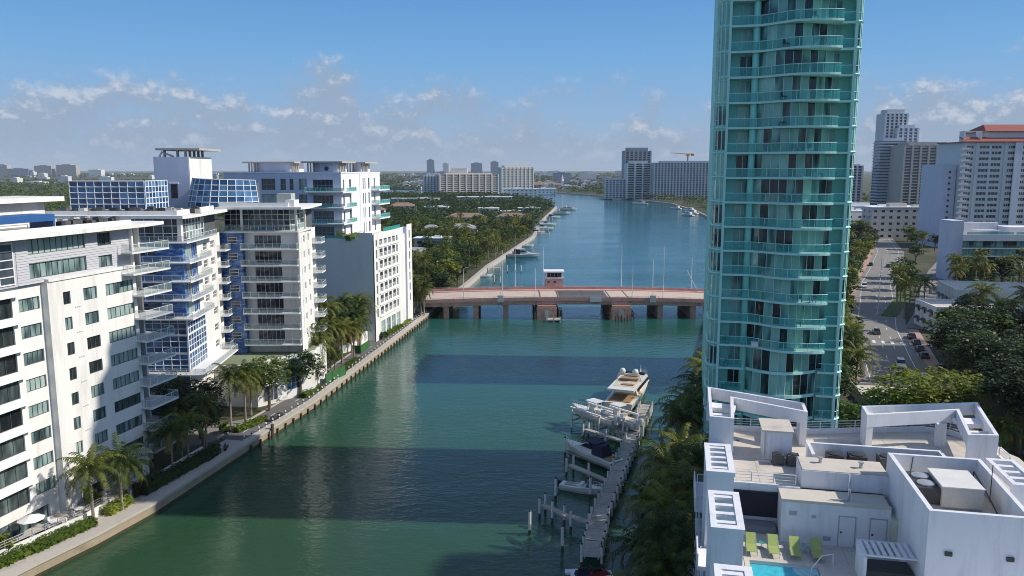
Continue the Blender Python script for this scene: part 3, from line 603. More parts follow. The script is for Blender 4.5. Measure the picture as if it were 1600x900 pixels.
    for i in range(15):
        u = 26.2 + i * .70 + R.uniform(-.15, .15); v = (1.6 if i % 3 else 2.9) + R.uniform(-.2, .2)
        ac_unit(ox + u * c - v * s, oy + u * s + v * c, oz + 37.835 * K, R.uniform(.85, 1.15), rz=rz)
    for i in range(5):
        u = 27 + i * 1.9; v = 5.0
        ac_unit(ox + u * c - v * s, oy + u * s + v * c, oz + 37.835 * K, R.uniform(.9, 1.2), pale=True, rz=rz, label='pale condenser unit on the near left roof behind the dark row')
    mst = E('lightning_mast', (ox + 27 * c - 11 * s, oy + 27 * s + 11 * c, oz + 41.5 * K), 0, 'thin pole on the flat cream roof house, far left', 'mast')
    part('pole', MB().tube([(0, 0, 0), (0, 0, 5.5)], [.06, .03], 5), GALV, mst); part('tip', MB().lathe([(.12, 5.5), (.12, 5.65)], n=6), DARKM, mst)
b1()

# ---------------------------------------------------------------- blue-tiled block with glass prow
def pane_grid(parent, P, nu, nz, glass, frame, name='pane', fr='mullions', fw=.07):
    """P(i, j) gives the corner points of a curved or flat glazed wall; each pane is a part"""
    mb = MB()
    for i in range(nu):
        for j in range(nz):
            a, c, d, e = P(i, j), P(i + 1, j), P(i + 1, j + 1), P(i, j + 1)
            ctr = [sum(q[k] for q in (a, c, d, e)) / 4 for k in range(3)]
            vs_ = [tuple(q[k] - ctr[k] for k in range(3)) for q in (a, c, d, e)]
            put(name, MB().add(vs_, [(0, 1, 2, 3)]).mesh(name, glass), parent, ctr)
    for i in range(nu + 1): mb.tube([P(i, j) for j in range(nz + 1)], fw, 4)
    for j in range(nz + 1): mb.tube([P(i, j) for i in range(nu + 1)], fw, 4)
    part(fr, mb, frame, parent)
def b2():
    b = E('apartment_block', (0, 0, 0), 0, 'blue tiled apartment block with stacked white balconies and glass prow, middle left', 'building')
    fz = [2 + 3.1 * k for k in range(12)]; RT = 37.0
    # wing one: front face (towards the camera) and creek face
    X0, X1, YA = -72.0, -54.2, 130.0
    FA = Face(b, X0, YA, 0); LA = X1 - X0
    ang = atan2(20, -1.2); FS = Face(b, X1, YA, ang); LS = 20.04
    ha, hs = [], []
    for k in range(6, 10): ha += [(9.8, 11.6, fz[k] + .9, fz[k] + 2.3), (11.9, 13.2, fz[k] + .9, fz[k] + 2.3)]; hs += [(1.2, 4.6, fz[k] + .1, fz[k] + 2.5), (5.4, 6.6, fz[k] + .1, fz[k] + 2.4), (10.2, 12.6, fz[k] + .7, fz[k] + 2.1), (14.4, 16.8, fz[k] + .7, fz[k] + 2.1)]
    for k in range(1, 6): hs += [(14.4, 16.8, fz[k] + .7, fz[k] + 2.1)]
    FA.wall(LA, fz[6], fz[10] + .2, ha, BLUET); FA.wall(LA, 1.3, fz[3], [], BLUET)
    FS.wall(7.0, fz[6], fz[10] + .2, [h for h in hs if h[1] < 7 and h[2] > fz[6]], BLUET); FS.wall(LS, fz[6], fz[10] + .2, [h for h in hs if h[0] > 7 and h[2] > fz[6]], WHITE, u0=7)
    FS.wall(LS, 1.3, fz[6], [h for h in hs if h[0] > 13 and h[2] < fz[6]], WHITE, u0=9.5); FS.wall(9.5, 1.3, fz[3], [], WHITE)
    for k in range(6, 10):
        FA.win(9.8, fz[k] + .9, 1.8, 1.4, 2, 2, G_DK, WHITE2); FA.win(11.9, fz[k] + .9, 1.3, 1.4, 1, 2, G_DK, WHITE2)
        FS.win(1.2, fz[k] + .1, 3.4, 2.4, 3, 1, G_B1, WHITE2); FS.win(5.4, fz[k] + .1, 1.2, 2.3, 1, 1, G_DK, WHITE2)
        FS.win(10.2, fz[k] + .7, 2.4, 1.4, 4, 2, G_DK, WHITE2, fw=.13); FS.win(14.4, fz[k] + .7, 2.4, 1.4, 4, 2, G_DK, WHITE2, fw=.13)
        FA.balcony(6.0, LA + 1.9, fz[k], 2.0, side=(True, False)); FS.balcony(.05, 9.0, fz[k], 1.9, side=(False, True)); FS.balcony(18.0, 21.6, fz[k], 1.6)
    for k in range(1, 6): FS.win(14.4, fz[k] + .7, 2.4, 1.4, 4, 2, G_DK, WHITE2, fw=.13); FS.balcony(18.0, 21.6, fz[k], 1.6)
    # penthouse glazing
    pane_grid(b, lambda i, j: (X0 + 4 + (LA - 4.2) * i / 9, YA + .5, fz[10] + .25 + (RT - fz[10] - .25) * j / 3), 9, 3, G_DK, METAL)
    pane_grid(b, lambda i, j: FS.at(.6 + 12.2 * i / 8, .5, fz[10] + .25 + (RT - fz[10] - .25) * j / 3), 8, 3, G_B1, METAL, fw=.09)
    part('corner_post', MB().box(X1 - .75, YA + .2, fz[10] + .2, X1 - .1, YA + .9, RT), WHITE, b)
    FA.balcony(4, LA + 1.5, fz[10] + .2, 1.6, side=(True, False), gl=RAILG); FS.balcony(.05, 14, fz[10] + .2, 1.5, side=(False, True))
    # blue glass storeys in the prow
    for k in range(3, 6):
        z0, z1 = fz[k] + .12, fz[k + 1] - .12
        pane_grid(b, lambda i, j: (X0 + 5 + (LA - 5.1) * i / 9, YA - .02, z0 + (z1 - z0) * j / 3), 9, 3, G_BL, METAL)
        pane_grid(b, lambda i, j: FS.at(.15 + 9.2 * i / 7, -.02, z0 + (z1 - z0) * j / 3), 7, 3, G_BL, METAL)
        part('floor_band', MB().box(X0, YA - .1, z1, X1 + .06, YA + .4, fz[k + 1] + .12), WHITE2, b)
        part('floor_band', MB().prism([FS.at(0.02, -.1, 0)[:2], FS.at(9.5, -.1, 0)[:2], FS.at(9.5, .4, 0)[:2], FS.at(0.02, .4, 0)[:2]], z1, fz[k + 1] + .119), WHITE2, b)
    part('prow_post', MB().box(X1 - .12, YA - .14, fz[3], X1 + .14, YA + .12, fz[6]), WHITE2, b)
    FA.balcony(4, LA + 3.4, fz[3] - .1, 2.0, side=(True, False)); FS.balcony(.05, 17, fz[3] - .1, 3.3, side=(False, True)); FA.balcony(6, LA + 2.6, fz[2] - .2, 2.6, side=(True, False))
    part('inner_volume', MB().prism([(X0, YA + .75), (X1 - .5, YA + .75), (X1 - 1.9, YA + 20), (X0, YA + 20)], 2, RT), M('interior_shade', (.10, .11, .12), .9), b)
    # roof of wing one
    part('eaves', MB().prism([(X0 - 6, YA - 1.6), (X1 + 1.0, YA - 1.6), (X1 + 1.4, YA + .8), (X1 + .3, YA + 21.4), (X0 - 6, YA + 21.4)], RT + .004, RT + .5), WHITE, b)
    part('roof_parapet', MB().box(X0 - 5.5, YA + .1, RT + .504, X1 - 2.2, YA + .4, RT + 1.2).prism([(X1 - 2.2, YA + .1), (X1 - .6, YA + .1), (X1 - 1.6, YA + 19), (X1 - 1.9, YA + 19), (X1 - 1.0, YA + .5), (X1 - 2.2, YA + .5)], RT + .506, RT + 1.25), WHITE, b)
    # wing two: balconied front, white creek side
    XA, XB, YB = -56.0, -40.8, 151.5
    FB = Face(b, XA, YB + 1.7, 0); LB = XB - XA; FW = Face(b, XB, YB, atan2(16, -.8))
    hb, hw = [], []
    for k in range(3, 11): hb += [(6.1, 11.3, fz[k] + .08, fz[k] + 2.45)] if k < 10 else []; hw += [(.9, 2.3, fz[k] + .8, fz[k] + 2.2), (4.0, 5.4, fz[k] + .8, fz[k] + 2.2), (8.2, 9.6, fz[k] + .8, fz[k] + 2.2)] if k < 10 else []
    FB.wall(LB, 1.3, fz[10], hb, WHITE, u0=4.2); FW.wall(16.02, 1.3, fz[10], hw, WHITE)
    FT_ = Face(b, XA, YB + .3, 0)
    ht = [(1.4, 3.3, fz[k] + .9, fz[k] + 2.2) for k in range(3, 10)]
    FT_.wall(4.2, 1.3, fz[10], ht, BLUET); part('tile_return', MB().box(XA + 4.0, YB + .304, 2, XA + 4.197, YB + 1.72, fz[10]), BLUET, b)
    for k in range(3, 10):
        FB.win(6.1, fz[k] + .08, 5.2, 2.37, 6, 1, G_DK, WHITE2, name='sliding_door'); FT_.win(1.4, fz[k] + .9, 1.9, 1.3, 1, 2, G_DK, WHITE2, fw=.13)
        FB.balcony(4.25, LB - .1, fz[k], 2.9, side=(True, True))
        for u in (.9, 4.0, 8.2): FW.win(u, fz[k] + .8, 1.4, 1.4, 2, 2, G_B1, WHITE2, fw=.1)
        FW.balcony(12.6, 16.6, fz[k], 1.9); 
        FB.put('balcony_end_wall', cached('b2ew', lambda: MB().box(-.3, -1.72, .02, -.02, -.01, 2.88).mesh('balcony_end_wall', WHITE)), LB, 0, fz[k])
    for k in range(3, 10): FW.balcony(8.3 + 4.0, 12.55, fz[k] - .004, .9, side=(True, False))
    pane_grid(b, lambda i, j: (XA + .3 + (LB - 2.6) * i / 11, YB + 2.6, fz[10] + .2 + (RT + .3 - fz[10] - .2) * j / 4), 11, 4, G_DK, METAL)
    pane_grid(b, lambda i, j: (XB - 2.25 + .25 * i, YB + 2.65 + 2.6 * i, fz[10] + .2 + (RT + .3 - fz[10] - .2) * j / 4), 3, 4, G_B1, METAL)
    part('terrace_slab', MB().box(XA, YB, fz[10] - .1, XB - .02, YB + 12, fz[10] + .18), WHITE, b)
    Face(b, XA, YB + .2, 0).balcony(.0, LB, fz[10] + .2, .15, side=(False, False))
    for x in (XA + 4.3, XB - .5): part('column', MB().box(x - .2, YB + .3, fz[10] + .184, x + .2, YB + .7, RT + .4), WHITE, b)
    part('column', MB().box(XB - .75, YB + 7, fz[10] + .184, XB - .4, YB + 7.4, RT + .4), WHITE, b)
    part('inner_volume', MB().prism([(XA + .1, YB + 3), (XB - 2.2, YB + 3), (XB - 1.4, YB + 16), (XA + .1, YB + 16)], 2, RT + .35), M('interior_shade', (.10, .11, .12), .9), b)
    part('eaves', MB().prism([(XA - .2, YB - .9), (XB + .9, YB - .9), (XB + 1.6, YB + 3), (XB + .6, YB + 17), (XA - .2, YB + 17)], RT + .41, RT + .85), WHITE, b)
    part('roof_parapet', MB().box(XA, YB + .9, RT + .854, XB - 2.0, YB + 1.2, RT + 1.6).box(XB - 2.6, YB + 1.21, RT + .854, XB - .9, YB + 4.5, RT + 2.1), WHITE, b)
    part('stair_head', MB().box(-46.4, YB + 6, RT + .86, -43.6, YB + 9, RT + 3.2), M('pale_green_grey', (.42, .45, .40), .8), b)
    # podium with planted deck
    part('podium', MB().prism([(-60, 143), (-46.8, 141.5), (-38.6, 151), (-39.5, 165), (-60, 165)], 1.3, 9.2), WHITE, b)
    part('podium_lawn', MB().prism([(-59.5, 143.6), (-47, 142.2), (-39.2, 151), (-40, 164), (-59.5, 164)], 9.204, 9.3), M('moss_green_deck', (.20, .24, .16), .95, .2, .4), b)
    part('podium_parapet', MB().beam((-46.7, 141.4), (-38.5, 150.9), .3, 9.204, 10.1), WHITE, b)
    Face(b, -46.8, 141.5, atan2(9.5, 8.2)).win(6.2, 3.4, 3.0, 3.6, 3, 3, G_BL, WHITE2, y=-.01, name='lobby_window')
    Face(b, -46.8, 141.5, atan2(9.5, 8.2)).win(1.2, 2.2, 3.0, 3.0, 3, 1, G_DK, WHITE2, y=-.01, name='lobby_door')
    # rooftop glass box
    g = part('roof_glass_box', MB().box(-77.4, 140.1, RT + .5, -64.3, 149, 42.9), M('interior_shade', (.10, .11, .12), .9), b)
    pane_grid(g, lambda i, j: (-77.5 + 13.1 * i / 9, 140, RT + .9 + (42.9 - RT - .9) * j / 5), 9, 5, G_BL, METAL, fw=.08)
    pane_grid(g, lambda i, j: (-64.2, 140 + 9 * i / 7, RT + .9 + (42.9 - RT - .9) * j / 5), 7, 5, G_BL, METAL, fw=.08)
    # white stair tower with canopy roof
    t = part('stair_tower', MB().box(-71.4, 160, RT, -64.5, 172, 47.4), LAV, b)  # lavender body puts the shade of the white tower's front into its colour
    put('sunlit_tower_side', MB().box(-64.498, 160.02, RT, -64.3, 171.98, 47.4).mesh('sunlit_tower_side', WHITE), t)  # white skin as the sunlit copy of the lavender wall
    put('door', MB().box(-68.2, 159.9, 39.2, -66.9, 159.99, 42.0).mesh('door', DARKM), t); put('door_frame', MB().box(-68.5, 159.85, 42.0, -66.6, 159.99, 42.3).mesh('door_frame', WHITE2), t)
    put('canopy', MB().box(-71.0, 160.2, 48.7, -62.2, 172, 49.1).mesh('canopy', CONC), t)
    for i in range(5): put('canopy_column', MB().box(-65.6, 161 + i * 2.2, 47.4, -65.2, 161.4 + i * 2.2, 48.7).mesh('canopy_column', CONC), t)
    put('canopy_column', MB().box(-69.8, 161, 47.4, -69.4, 161.5, 48.7).mesh('canopy_column', CONC), t); put('canopy_column', MB().box(-67.2, 161, 47.4, -66.8, 161.5, 48.7).mesh('canopy_column', CONC), t)
    put('roof_pipe', MB().tube([(-70.4, 160.6, 47.4), (-69.9, 160.6, 48.3), (-67.6, 160.6, 47.45)], .22, 6).mesh('roof_pipe', GALV), t)
    # leaning blue glass drum
    dr = part('roof_glass_drum', MB().prism([(-56.9 + 6.0 * cos(radians(a)), 160.2 + 6.0 * sin(radians(a))) for a in range(0, 360, 20)], RT + .5, 42.2), M('interior_shade', (.10, .11, .12), .9), b)
    def PD(i, j):
        a = radians(188 + 150 * i / 12); t_ = j / 5; r = 7.6 - 1.1 * t_
        return (-57.0 + r * 1.02 * cos(a) + .3 * t_, 160 + r * sin(a), RT + .6 + (5.2 + .5 * (1 - i / 12)) * t_)
    pane_grid(dr, PD, 12, 5, G_BL, METAL, fw=.08)
    put('cap', MB().prism([PD(i, 5)[:2] for i in range(13)], 42.35, 42.5).mesh('cap', WHITE), dr)
    for i in range(26):
        x = -75 + i * .82 + R.uniform(-.2, .2)
        ac_unit(x if i < 24 else x + 1, 133.6 + R.uniform(-.4, 3.6), RT + .51, R.uniform(.9, 1.3), pale=R.random() < .25, label='condenser unit crowded before the blue glass box on the roof', group='condenser units before the glass box')
b2()

# ---------------------------------------------------------------- pale block with lavender shade in its front and the white block with the blank grey wall
def b34():
    r = atan2(5.4, 29.5)                       # both follow the shore
    ox, oy = -34.4, 197.0
    b = E('apartment_block', (ox, oy, 0), -r, 'white block with blank grey end wall in shade and gridded windows beside the bridge', 'building')
    # local: x right (front), y into depth; the front (south) wall faces the camera
    T = 29.0
    part('end_wall', MB().box(-40, 0, 1.3, -4.0, .3, T - 1.4).box(-3.99, 0, 1.3, -.32, .3, T + .25), GREYW, b)
    part('core', MB().box(-40, .304, 2, -.5, 31, T - 2.0), WHITE, b)
    F = Face(b, 0, 0, pi / 2)
    holes = []; cols = [4.0, 7.3, 10.6, 13.9]
    for k in range(7):
        z = 7.6 + 3.0 * k
        holes.append((1.3, 2.3, z, z + 2.2)); holes.append((28.3, 29.2, z, z + 2.2))
        for c in cols: holes.append((c, c + 2.3, z + .2, z + 2.3))
        holes.append((17.2, 18.4, z + .2, z + 2.2))
    ghol = [(4 + 4.1 * i, 7.2 + 4.1 * i, 2.4, 6.2) for i in range(5)]
    F.wall(22.0, 1.3, T, [h for h in holes if h[1] < 20] + ghol[:4], WHITE, .35); F.wall(31, 1.3, T + .6, [h for h in holes if h[0] > 27], WHITE, .35, u0=26.5); F.wall(26.5, 1.3, T, [], LAV, .3, u0=22, y=.9)
    part('recess_wall', MB().box(-.9, 22.0, 2, -.003, 22.2, T).box(-.9, 26.3, 2, -.003, 26.497, T), LAV, b)
    for k in range(7):
        z = 7.6 + 3.0 * k
        F.win(1.3, z, 1, 2.2, 1, 2, G_DK, WHITE2, y=.3); F.win(28.3, z, .9, 2.2, 1, 2, G_DK, WHITE2, y=.3); F.win(17.2, z + .2, 1.2, 2.0, 1, 2, G_DK, WHITE2, y=.3)
        for c in cols:
            F.win(c, z + .2, 2.3, 2.1, 2, 2, G_DK, GALV, y=.33, fw=.1)
            F.put('louvre_rail', cached('b4lv', lambda: [MB()][0].box(0, -.06, 0, 2.3, 0, .08).box(0, -.06, .3, 2.3, 0, .36).box(0, -.06, .6, 2.3, 0, .66).box(0, -.06, .9, 2.3, 0, 1.0).box(0, -.05, 0, .08, 0, 1).box(.72, -.05, 0, .8, 0, 1).box(1.46, -.05, 0, 1.54, 0, 1).box(2.22, -.05, 0, 2.3, 0, 1).mesh('louvre_rail', WHITE2)), c, .12, z + .2)
        F.put('sill_band', cached('b4sb', lambda: MB().box(3.4, -.25, 0, 19.6, -.003, .28).mesh('sill_band', WHITE)), 0, 0, z - .32)
    for i in range(4): F.win(4 + 4.1 * i, 2.4, 3.2, 3.8, 3, 2, G_B1, WHITE2, y=.3, name='shop_window')
    part('roof_terrace', MB().box(-39.9, .32, T - 1.99, -.55, 30.9, T - 1.7), CREAM, b)
    part('parapet', MB().box(-.5, .31, T - 1.7, -.003, 21.9, T - .01).box(-4.4, .31, T - 1.7, -4.0, 3, T + .2), WHITE, b)
    part('glass_balustrade', MB().box(-.3, 8, T + .01, -.28, 21.8, T + 1.0).box(-14, .15, T - 1.39, -5, .17, T - .5), RAILT, b)
    hd = foliage_box(10.0, 1.6, 1.5, 700, .34, HEDGE)
    h = put('hedge', hd, None, (ox - 6.6 * cos(r) + 4.5 * sin(r), oy + 6.6 * sin(r) + 4.5 * cos(r), T - 1.7), pi / 2 - r, label='clipped green hedge on the roof terrace of the white block', category='hedge')
    pl = put('potted_shrub', foliage_box(2.2, 1.8, 2.0, 220, .3, LEAFL), None, (ox - 9.5 * cos(r) + 2.2 * sin(r), oy + 9.5 * sin(r) + 2.2 * cos(r), T - 1.7), .3, label='rounded potted shrub left of the terrace hedge', category='shrub')
    # upper block with shade-tinted lavender front, set back
    q = E('apartment_block', (ox, oy, T - 1.7), -r, 'pale upper block, front tinted lavender for shade, with green glass balconies and roof pavilions', 'building')
    XB, YB, TB = -9.2, 2.6, 16.6; LB = 32
    FF = Face(q, XB - LB, YB, 0); FR = Face(q, XB, YB, pi / 2)
    fl = [0, 3.95, 7.9, 11.85]
    hf, hr = [], []
    for k, z in enumerate(fl):
        hf += [(LB - 7.6, LB - 2.2, z + .3, z + 3.2), (LB - 11.4, LB - 9.2, z + .5, z + 3.4), (LB - 13.9, LB - 12.8, z + .5, z + 3.4), (LB - 16.4, LB - 14.9, z + .5, z + 3.4), (LB - 21.6, LB - 17.8, z + .5, z + 3.4)]
        hr += [(1.2, 2.1, z + .4, z + 3.2), (5.4, 6.6, z + .4, z + 3.2), (15.0, 15.6, z + .5, z + 3.4), (16.4, 17.0, z + .5, z + 3.4), (19.0, 20.1, z + .5, z + 3.4), (23.4, 24.6, z + .5, z + 3.4)]
    FF.wall(LB, 0.003, TB, hf, LAV, .3); FR.wall(28.5, 0.003, TB, hr, PALEB, .3)  # front gets its shade from the lavender colour, creek side is the lit copy
    for k, z in enumerate(fl):
        FF.win(LB - 7.6, z + .3, 5.4, 2.9, 5, 2, G_DK, GALV, y=.3); FF.win(LB - 11.4, z + .5, 2.2, 2.9, 2, 2, G_B1, GALV, y=.3); FF.win(LB - 13.9, z + .5, 1.1, 2.9, 1, 2, G_DK, GALV, y=.3); FF.win(LB - 16.4, z + .5, 1.5, 2.9, 2, 2, G_DK, GALV, y=.3); FF.win(LB - 21.6, z + .5, 3.8, 2.9, 3, 2, G_B1, GALV, y=.3)
        for u, w in ((1.2, .9), (5.4, 1.2), (15, .6), (16.4, .6), (19, 1.1), (23.4, 1.2)): FR.win(u, z + (.4 if u < 10 else .5), w, 2.8 if u < 10 else 2.9, 1, 2, G_B1, GALV, y=.3)
        if k: 
            FF.balcony(LB - 9.0, LB + 1.4, z + .2, 2.2, PALEB, RAILT, side=(True, False), t=.35); FR.balcony(.03, 6.8, z + .2, 1.45, PALEB, RAILT, side=(False, True), t=.35); FR.balcony(21.5, 30.5, z + .2, 2.2, PALEB, RAILT, t=.35)
    part('core', MB().box(XB - LB + .1, YB + .35, .003, XB - .35, YB + 28.4, TB - .05), LAV, q)
    part('wall_groove', MB().box(XB + .003, YB + 12.6, .1, XB + .06, YB + 13.0, TB), LAV, q)
    part('roof_edge', MB().box(XB - LB - .1, YB - .1, TB + .004, XB + .1, YB + 28.6, TB + .3), PALEB, q)
    for (x0, x1, y0, y1, nm) in ((-9.6, .2, 1, 9, 'near'), (-28.5, -15.0, 6, 16, 'left'), (-5.4, .2, 17, 26, 'far')):
        pv = part('roof_pavilion', MB().box(XB + x0 + 1.4, YB + y0 + 1, TB + .3, XB + x1 - 1.8, YB + y1 - 1, TB + 2.6), LAV, q)
        put('pavilion_roof', MB().box(XB + x0 - 1.2, YB + y0 - .7, TB + 2.604, XB + x1 + .1, YB + y1 + .5, TB + 3.0).mesh('pavilion_roof', CONC), pv)
        mb = MB()
        for i in range(4): mb.box(XB + x0 + .1 + i * .75, YB + y0 + .2, TB + .3, XB + x0 + .4 + i * .75, YB + y0 + .5, TB + 2.6); mb.box(XB + x1 - 1.2 , YB + y0 + .4 + i * 1.1, TB + .3, XB + x1 - .9, YB + y0 + .7 + i * 1.1, TB + 2.6)
        put('pavilion_columns', mb.mesh('pavilion_columns', CONC), pv)
        if nm == 'near': put('round_vent', MB().tube([(XB - 4.6, YB + 1.99, TB + 1.2), (XB - 4.6, YB + 1.8, TB + 1.2)], .55, 12).mesh('round_vent', DARKM), pv)
    part('planter_wall', MB().box(XB + .4, YB - 1.2, .003, XB + 3.2, YB - .8, 1.2), WHITE, q)
def foliage_box(L, W, Hh, n, s, mat):
    rr = random.Random(int(L * 100 + n)); mb = MB()
    mb.box(-L / 2 + .2, -W / 2 + .2, 0, L / 2 - .2, W / 2 - .2, Hh - .25)
    for _ in range(n):
        f = rr.random()
        x = rr.uniform(-L / 2, L / 2); y = rr.uniform(-W / 2, W / 2); z = rr.uniform(0.05, Hh)
        k = rr.choice('tttssssee')
        if k == 't': z = Hh + rr.uniform(-.25, .12)
        elif k == 's': y = (W / 2) * rr.choice((-1, 1)) + rr.uniform(-.12, .1)
        else: x = (L / 2) * rr.choice((-1, 1)) + rr.uniform(-.1, .1)
        leafcard(mb, x, y, z, s * rr.uniform(.6, 1.2), rr)
    return mb.mesh('hedge', mat)
def leafcard(mb, x, y, z, s, rr, m=0):
    a = rr.uniform(0, 2 * pi); t = rr.uniform(-.9, .9); ca, sa, ct, st = cos(a), sin(a), cos(t), sin(t)
    u = (ca * s / 2, sa * s / 2, 0); w = (-sa * ct * s * .36, ca * ct * s * .36, st * s * .36)
    k = rr.uniform(.3, .7)
    mb.add([(x - u[0], y - u[1], z - u[2]), (x + w[0] * k * 2, y + w[1] * k * 2, z + w[2] * k * 2), (x + u[0], y + u[1], z + u[2]), (x - w[0], y - w[1], z - w[2])], [(0, 1, 2, 3)], m)
b34()

# ---------------------------------------------------------------- green glass tower
def tower():
    rz = radians(-12)
    b = E('glass_tower', (25.0, 99.0, 0), rz, 'tall teal glass condominium tower with curved balconies', 'tower')
    W, NF, z0, fh = 16.2, 27, 2.0, 3.0
    def arc(u0, u1, v0, bul, n, sk=.62, v1=None):
        v1 = v0 if v1 is None else v1
        pts = []
        for i in range(n + 1):
            t = i / n; s_ = sin(pi * (t ** .9)); pts.append((u0 + (u1 - u0) * t, v0 + (v1 - v0) * t - bul * s_))
        return pts
    bay = arc(4.6, 13.2, .75, 2.2, 9)
    edge = [(1.3, 0)] + [(4.0, -.02)] + [(4.0 + 9.7 * t, -2.75 * (1 - cos(pi * min(1, t / .55))) / 2 + (.8 * max(0, (t - .72) / .28) ** 2)) for t in [i / 14 for i in range(1, 15)]]
    edge2 = [(13.7, -.05), (15.4, -.05)]
    left = [(1.3, .3), (.75, .42), (.32, .8), (.06, 1.5), (0, 2.6), (0, 6)]
    right = [(15.4, .1), (15.9, .35), (16.15, .9), (16.2, 2.2), (16.2, 6)]
    foot = [(1.25, 1.7), (4.5, 1.7)] + [(u, v + .06) for u, v in bay] + [(13.3, 1.7), (15.35, 1.7), (15.4, .12)] + right[1:] + [(16.2, 23), (0, 23)] + left[::-1][:-1] + [(1.25, .32)]
    part('wall', MB().prism(foot, z0, z0 + NF * fh + 1), TEAL, b)
    part('roof', MB().prism([(u * .985 + .1, v * .985 + .1) for u, v in foot], z0 + NF * fh + 1.004, z0 + NF * fh + 1.6).box(4, 6, z0 + NF * fh + 1.604, 12, 16, z0 + NF * fh + 4.0), TEALL, b)
    part('column', MB().tube([(4.35, .62, z0), (4.35, .62, z0 + NF * fh + .6)], .42, 12), TEAL, b, smooth=True)
    part('fin', MB().box(1.1, -.02, z0, 1.4, .5, z0 + NF * fh + 1), TEALL, b); part('fin', MB().box(15.3, -.06, z0, 15.62, .5, z0 + NF * fh + 1), TEALL, b)
    slabU = MB().prism(edge + [(13.7, 1.69), (1.42, 1.69)], -.22, .04).prism(edge2 + [(15.4, 1.69), (13.71, 1.69)], -.22, .038).mesh('balcony_slab', TEALL)
    bayo = [(u, v - .28) for u, v in bay]
    slabL = MB().prism([(1.42, .02), (4.4, .02), (4.4, 1.69), (1.42, 1.69)], -.22, .04).prism(bayo + [(13.2, 1.69), (4.5, 1.69)], -.25, .1).prism([(13.3, -.05), (15.4, -.05), (15.4, 1.69), (13.3, 1.69)], -.22, .038).mesh('balcony_slab', TEALL)
    ins = [(u, v + .1) for u, v in edge]
    glU = MB().ribbon(ins, .08, 1.02).mesh('balcony_glass', RAILT)
    glE = MB().ribbon([(13.62, -1.0), (13.62, 1.5)], .08, 1.02).mesh('balcony_glass', RAILT)
    glR = MB().ribbon([(13.8, .05), (15.3, .05)], .08, 1.02).mesh('balcony_glass', RAILT)
    glL = MB().ribbon([(1.5, .12), (4.2, .12)], .08, 1.02).mesh('balcony_glass', RAILT)
    rU = MB().tube([(u, v, 1.06) for u, v in ins], .045, 5).tube([(13.75, .05, 1.06), (15.3, .05, 1.06)], .04, 5)
    for u, v in ins[::2]: rU.box(u - .02, v - .02, .04, u + .02, v + .02, 1.04)
    rU = rU.mesh('top_rail', TEALL)
    rL = MB().tube([(1.5, .12, 1.06), (4.2, .12, 1.06)], .04, 5).tube([(13.4, .05, 1.06), (15.3, .05, 1.06)], .04, 5).tube([(14.2, .05, .05), (14.2, .05, 1.05)], .03, 5).mesh('top_rail', TEALL)
    lw = MB(); 
    for (a, c) in zip(left[:-1], left[1:]): lw.quad((c[0] - .03, c[1] - .02, .35), (a[0] - .03, a[1] - .04, .35), (a[0] - .03, a[1] - .04, 2.6), (c[0] - .03, c[1] - .02, 2.6))
    lw = lw.mesh('side_window', G_TW)
    lb = MB()
    for (a, c) in zip(left[:-1], left[1:]): lb.tube([(a[0] - .04, a[1] - .05, 0), (c[0] - .04, c[1] - .03, 0)], .14, 4); lb.tube([(c[0] - .04, c[1] - .03, 0), (c[0] - .04, c[1] - .03, 3)], .07, 4)
    lb.tube([(.3, .72, .9), (.02, 1.5, .9)], .05, 4); lb = lb.mesh('side_frame', TEALL)
    rw_ = MB()
    for (a, c) in zip(right[:-1], right[1:]): rw_.quad((a[0] + .03, a[1] - .04, .35), (c[0] + .03, c[1] - .02, .35), (c[0] + .03, c[1] - .02, 2.6), (a[0] + .03, a[1] - .04, 2.6))
    rw_ = rw_.mesh('corner_window', G_TW)
    rb = MB()
    for (a, c) in zip(right[:-1], right[1:]):
        rb.tube([(a[0] + .06, a[1] - .06, 0), (c[0] + .06, c[1] - .04, 0)], .17, 4); rb.tube([(a[0] + .05, a[1] - .05, 1.0), (c[0] + .05, c[1] - .03, 1.0)], .05, 4); rb.tube([(c[0] + .04, c[1] - .03, 0), (c[0] + .04, c[1] - .03, 3)], .06, 4)
    rb = rb.mesh('corner_frame', TEALL)
    door = MB().box(2.6, 1.60, .1, 4.2, 1.66, 2.55).mesh('sliding_door', G_TW); doorf = MB().box(2.55, 1.56, .05, 2.62, 1.68, 2.6).box(3.36, 1.56, .05, 3.43, 1.59, 2.6).box(4.18, 1.56, .05, 4.25, 1.68, 2.6).mesh('door_frame', TEALL)
    door2 = MB().box(13.35, 1.60, .1, 14.0, 1.66, 2.55).mesh('side_door', G_TW)
    mull = MB()
    for u, v in bay: mull.tube([(u, v - .03, .1), (u, v - .03, 2.76)], .035, 4)
    mull = mull.mesh('mullions', TEALL)
    pw = [sqrt((c[0] - a[0]) ** 2 + (c[1] - a[1]) ** 2) for a, c in zip(bay[:-1], bay[1:])]
    chair = MB().box(-.3, -.3, .38, .3, .3, .46).box(-.3, .24, .46, .3, .3, .9).box(-.28, -.28, 0, -.22, -.22, .38).box(.22, -.28, 0, .28, -.22, .38).box(-.28, .22, 0, -.22, .28, .38).box(.22, .22, 0, .28, .28, .38).mesh('balcony_chair', DARKM)
    planter = MB().box(-.4, -.4, 0, .4, .4, .6).mesh('planter_box', PILEW)
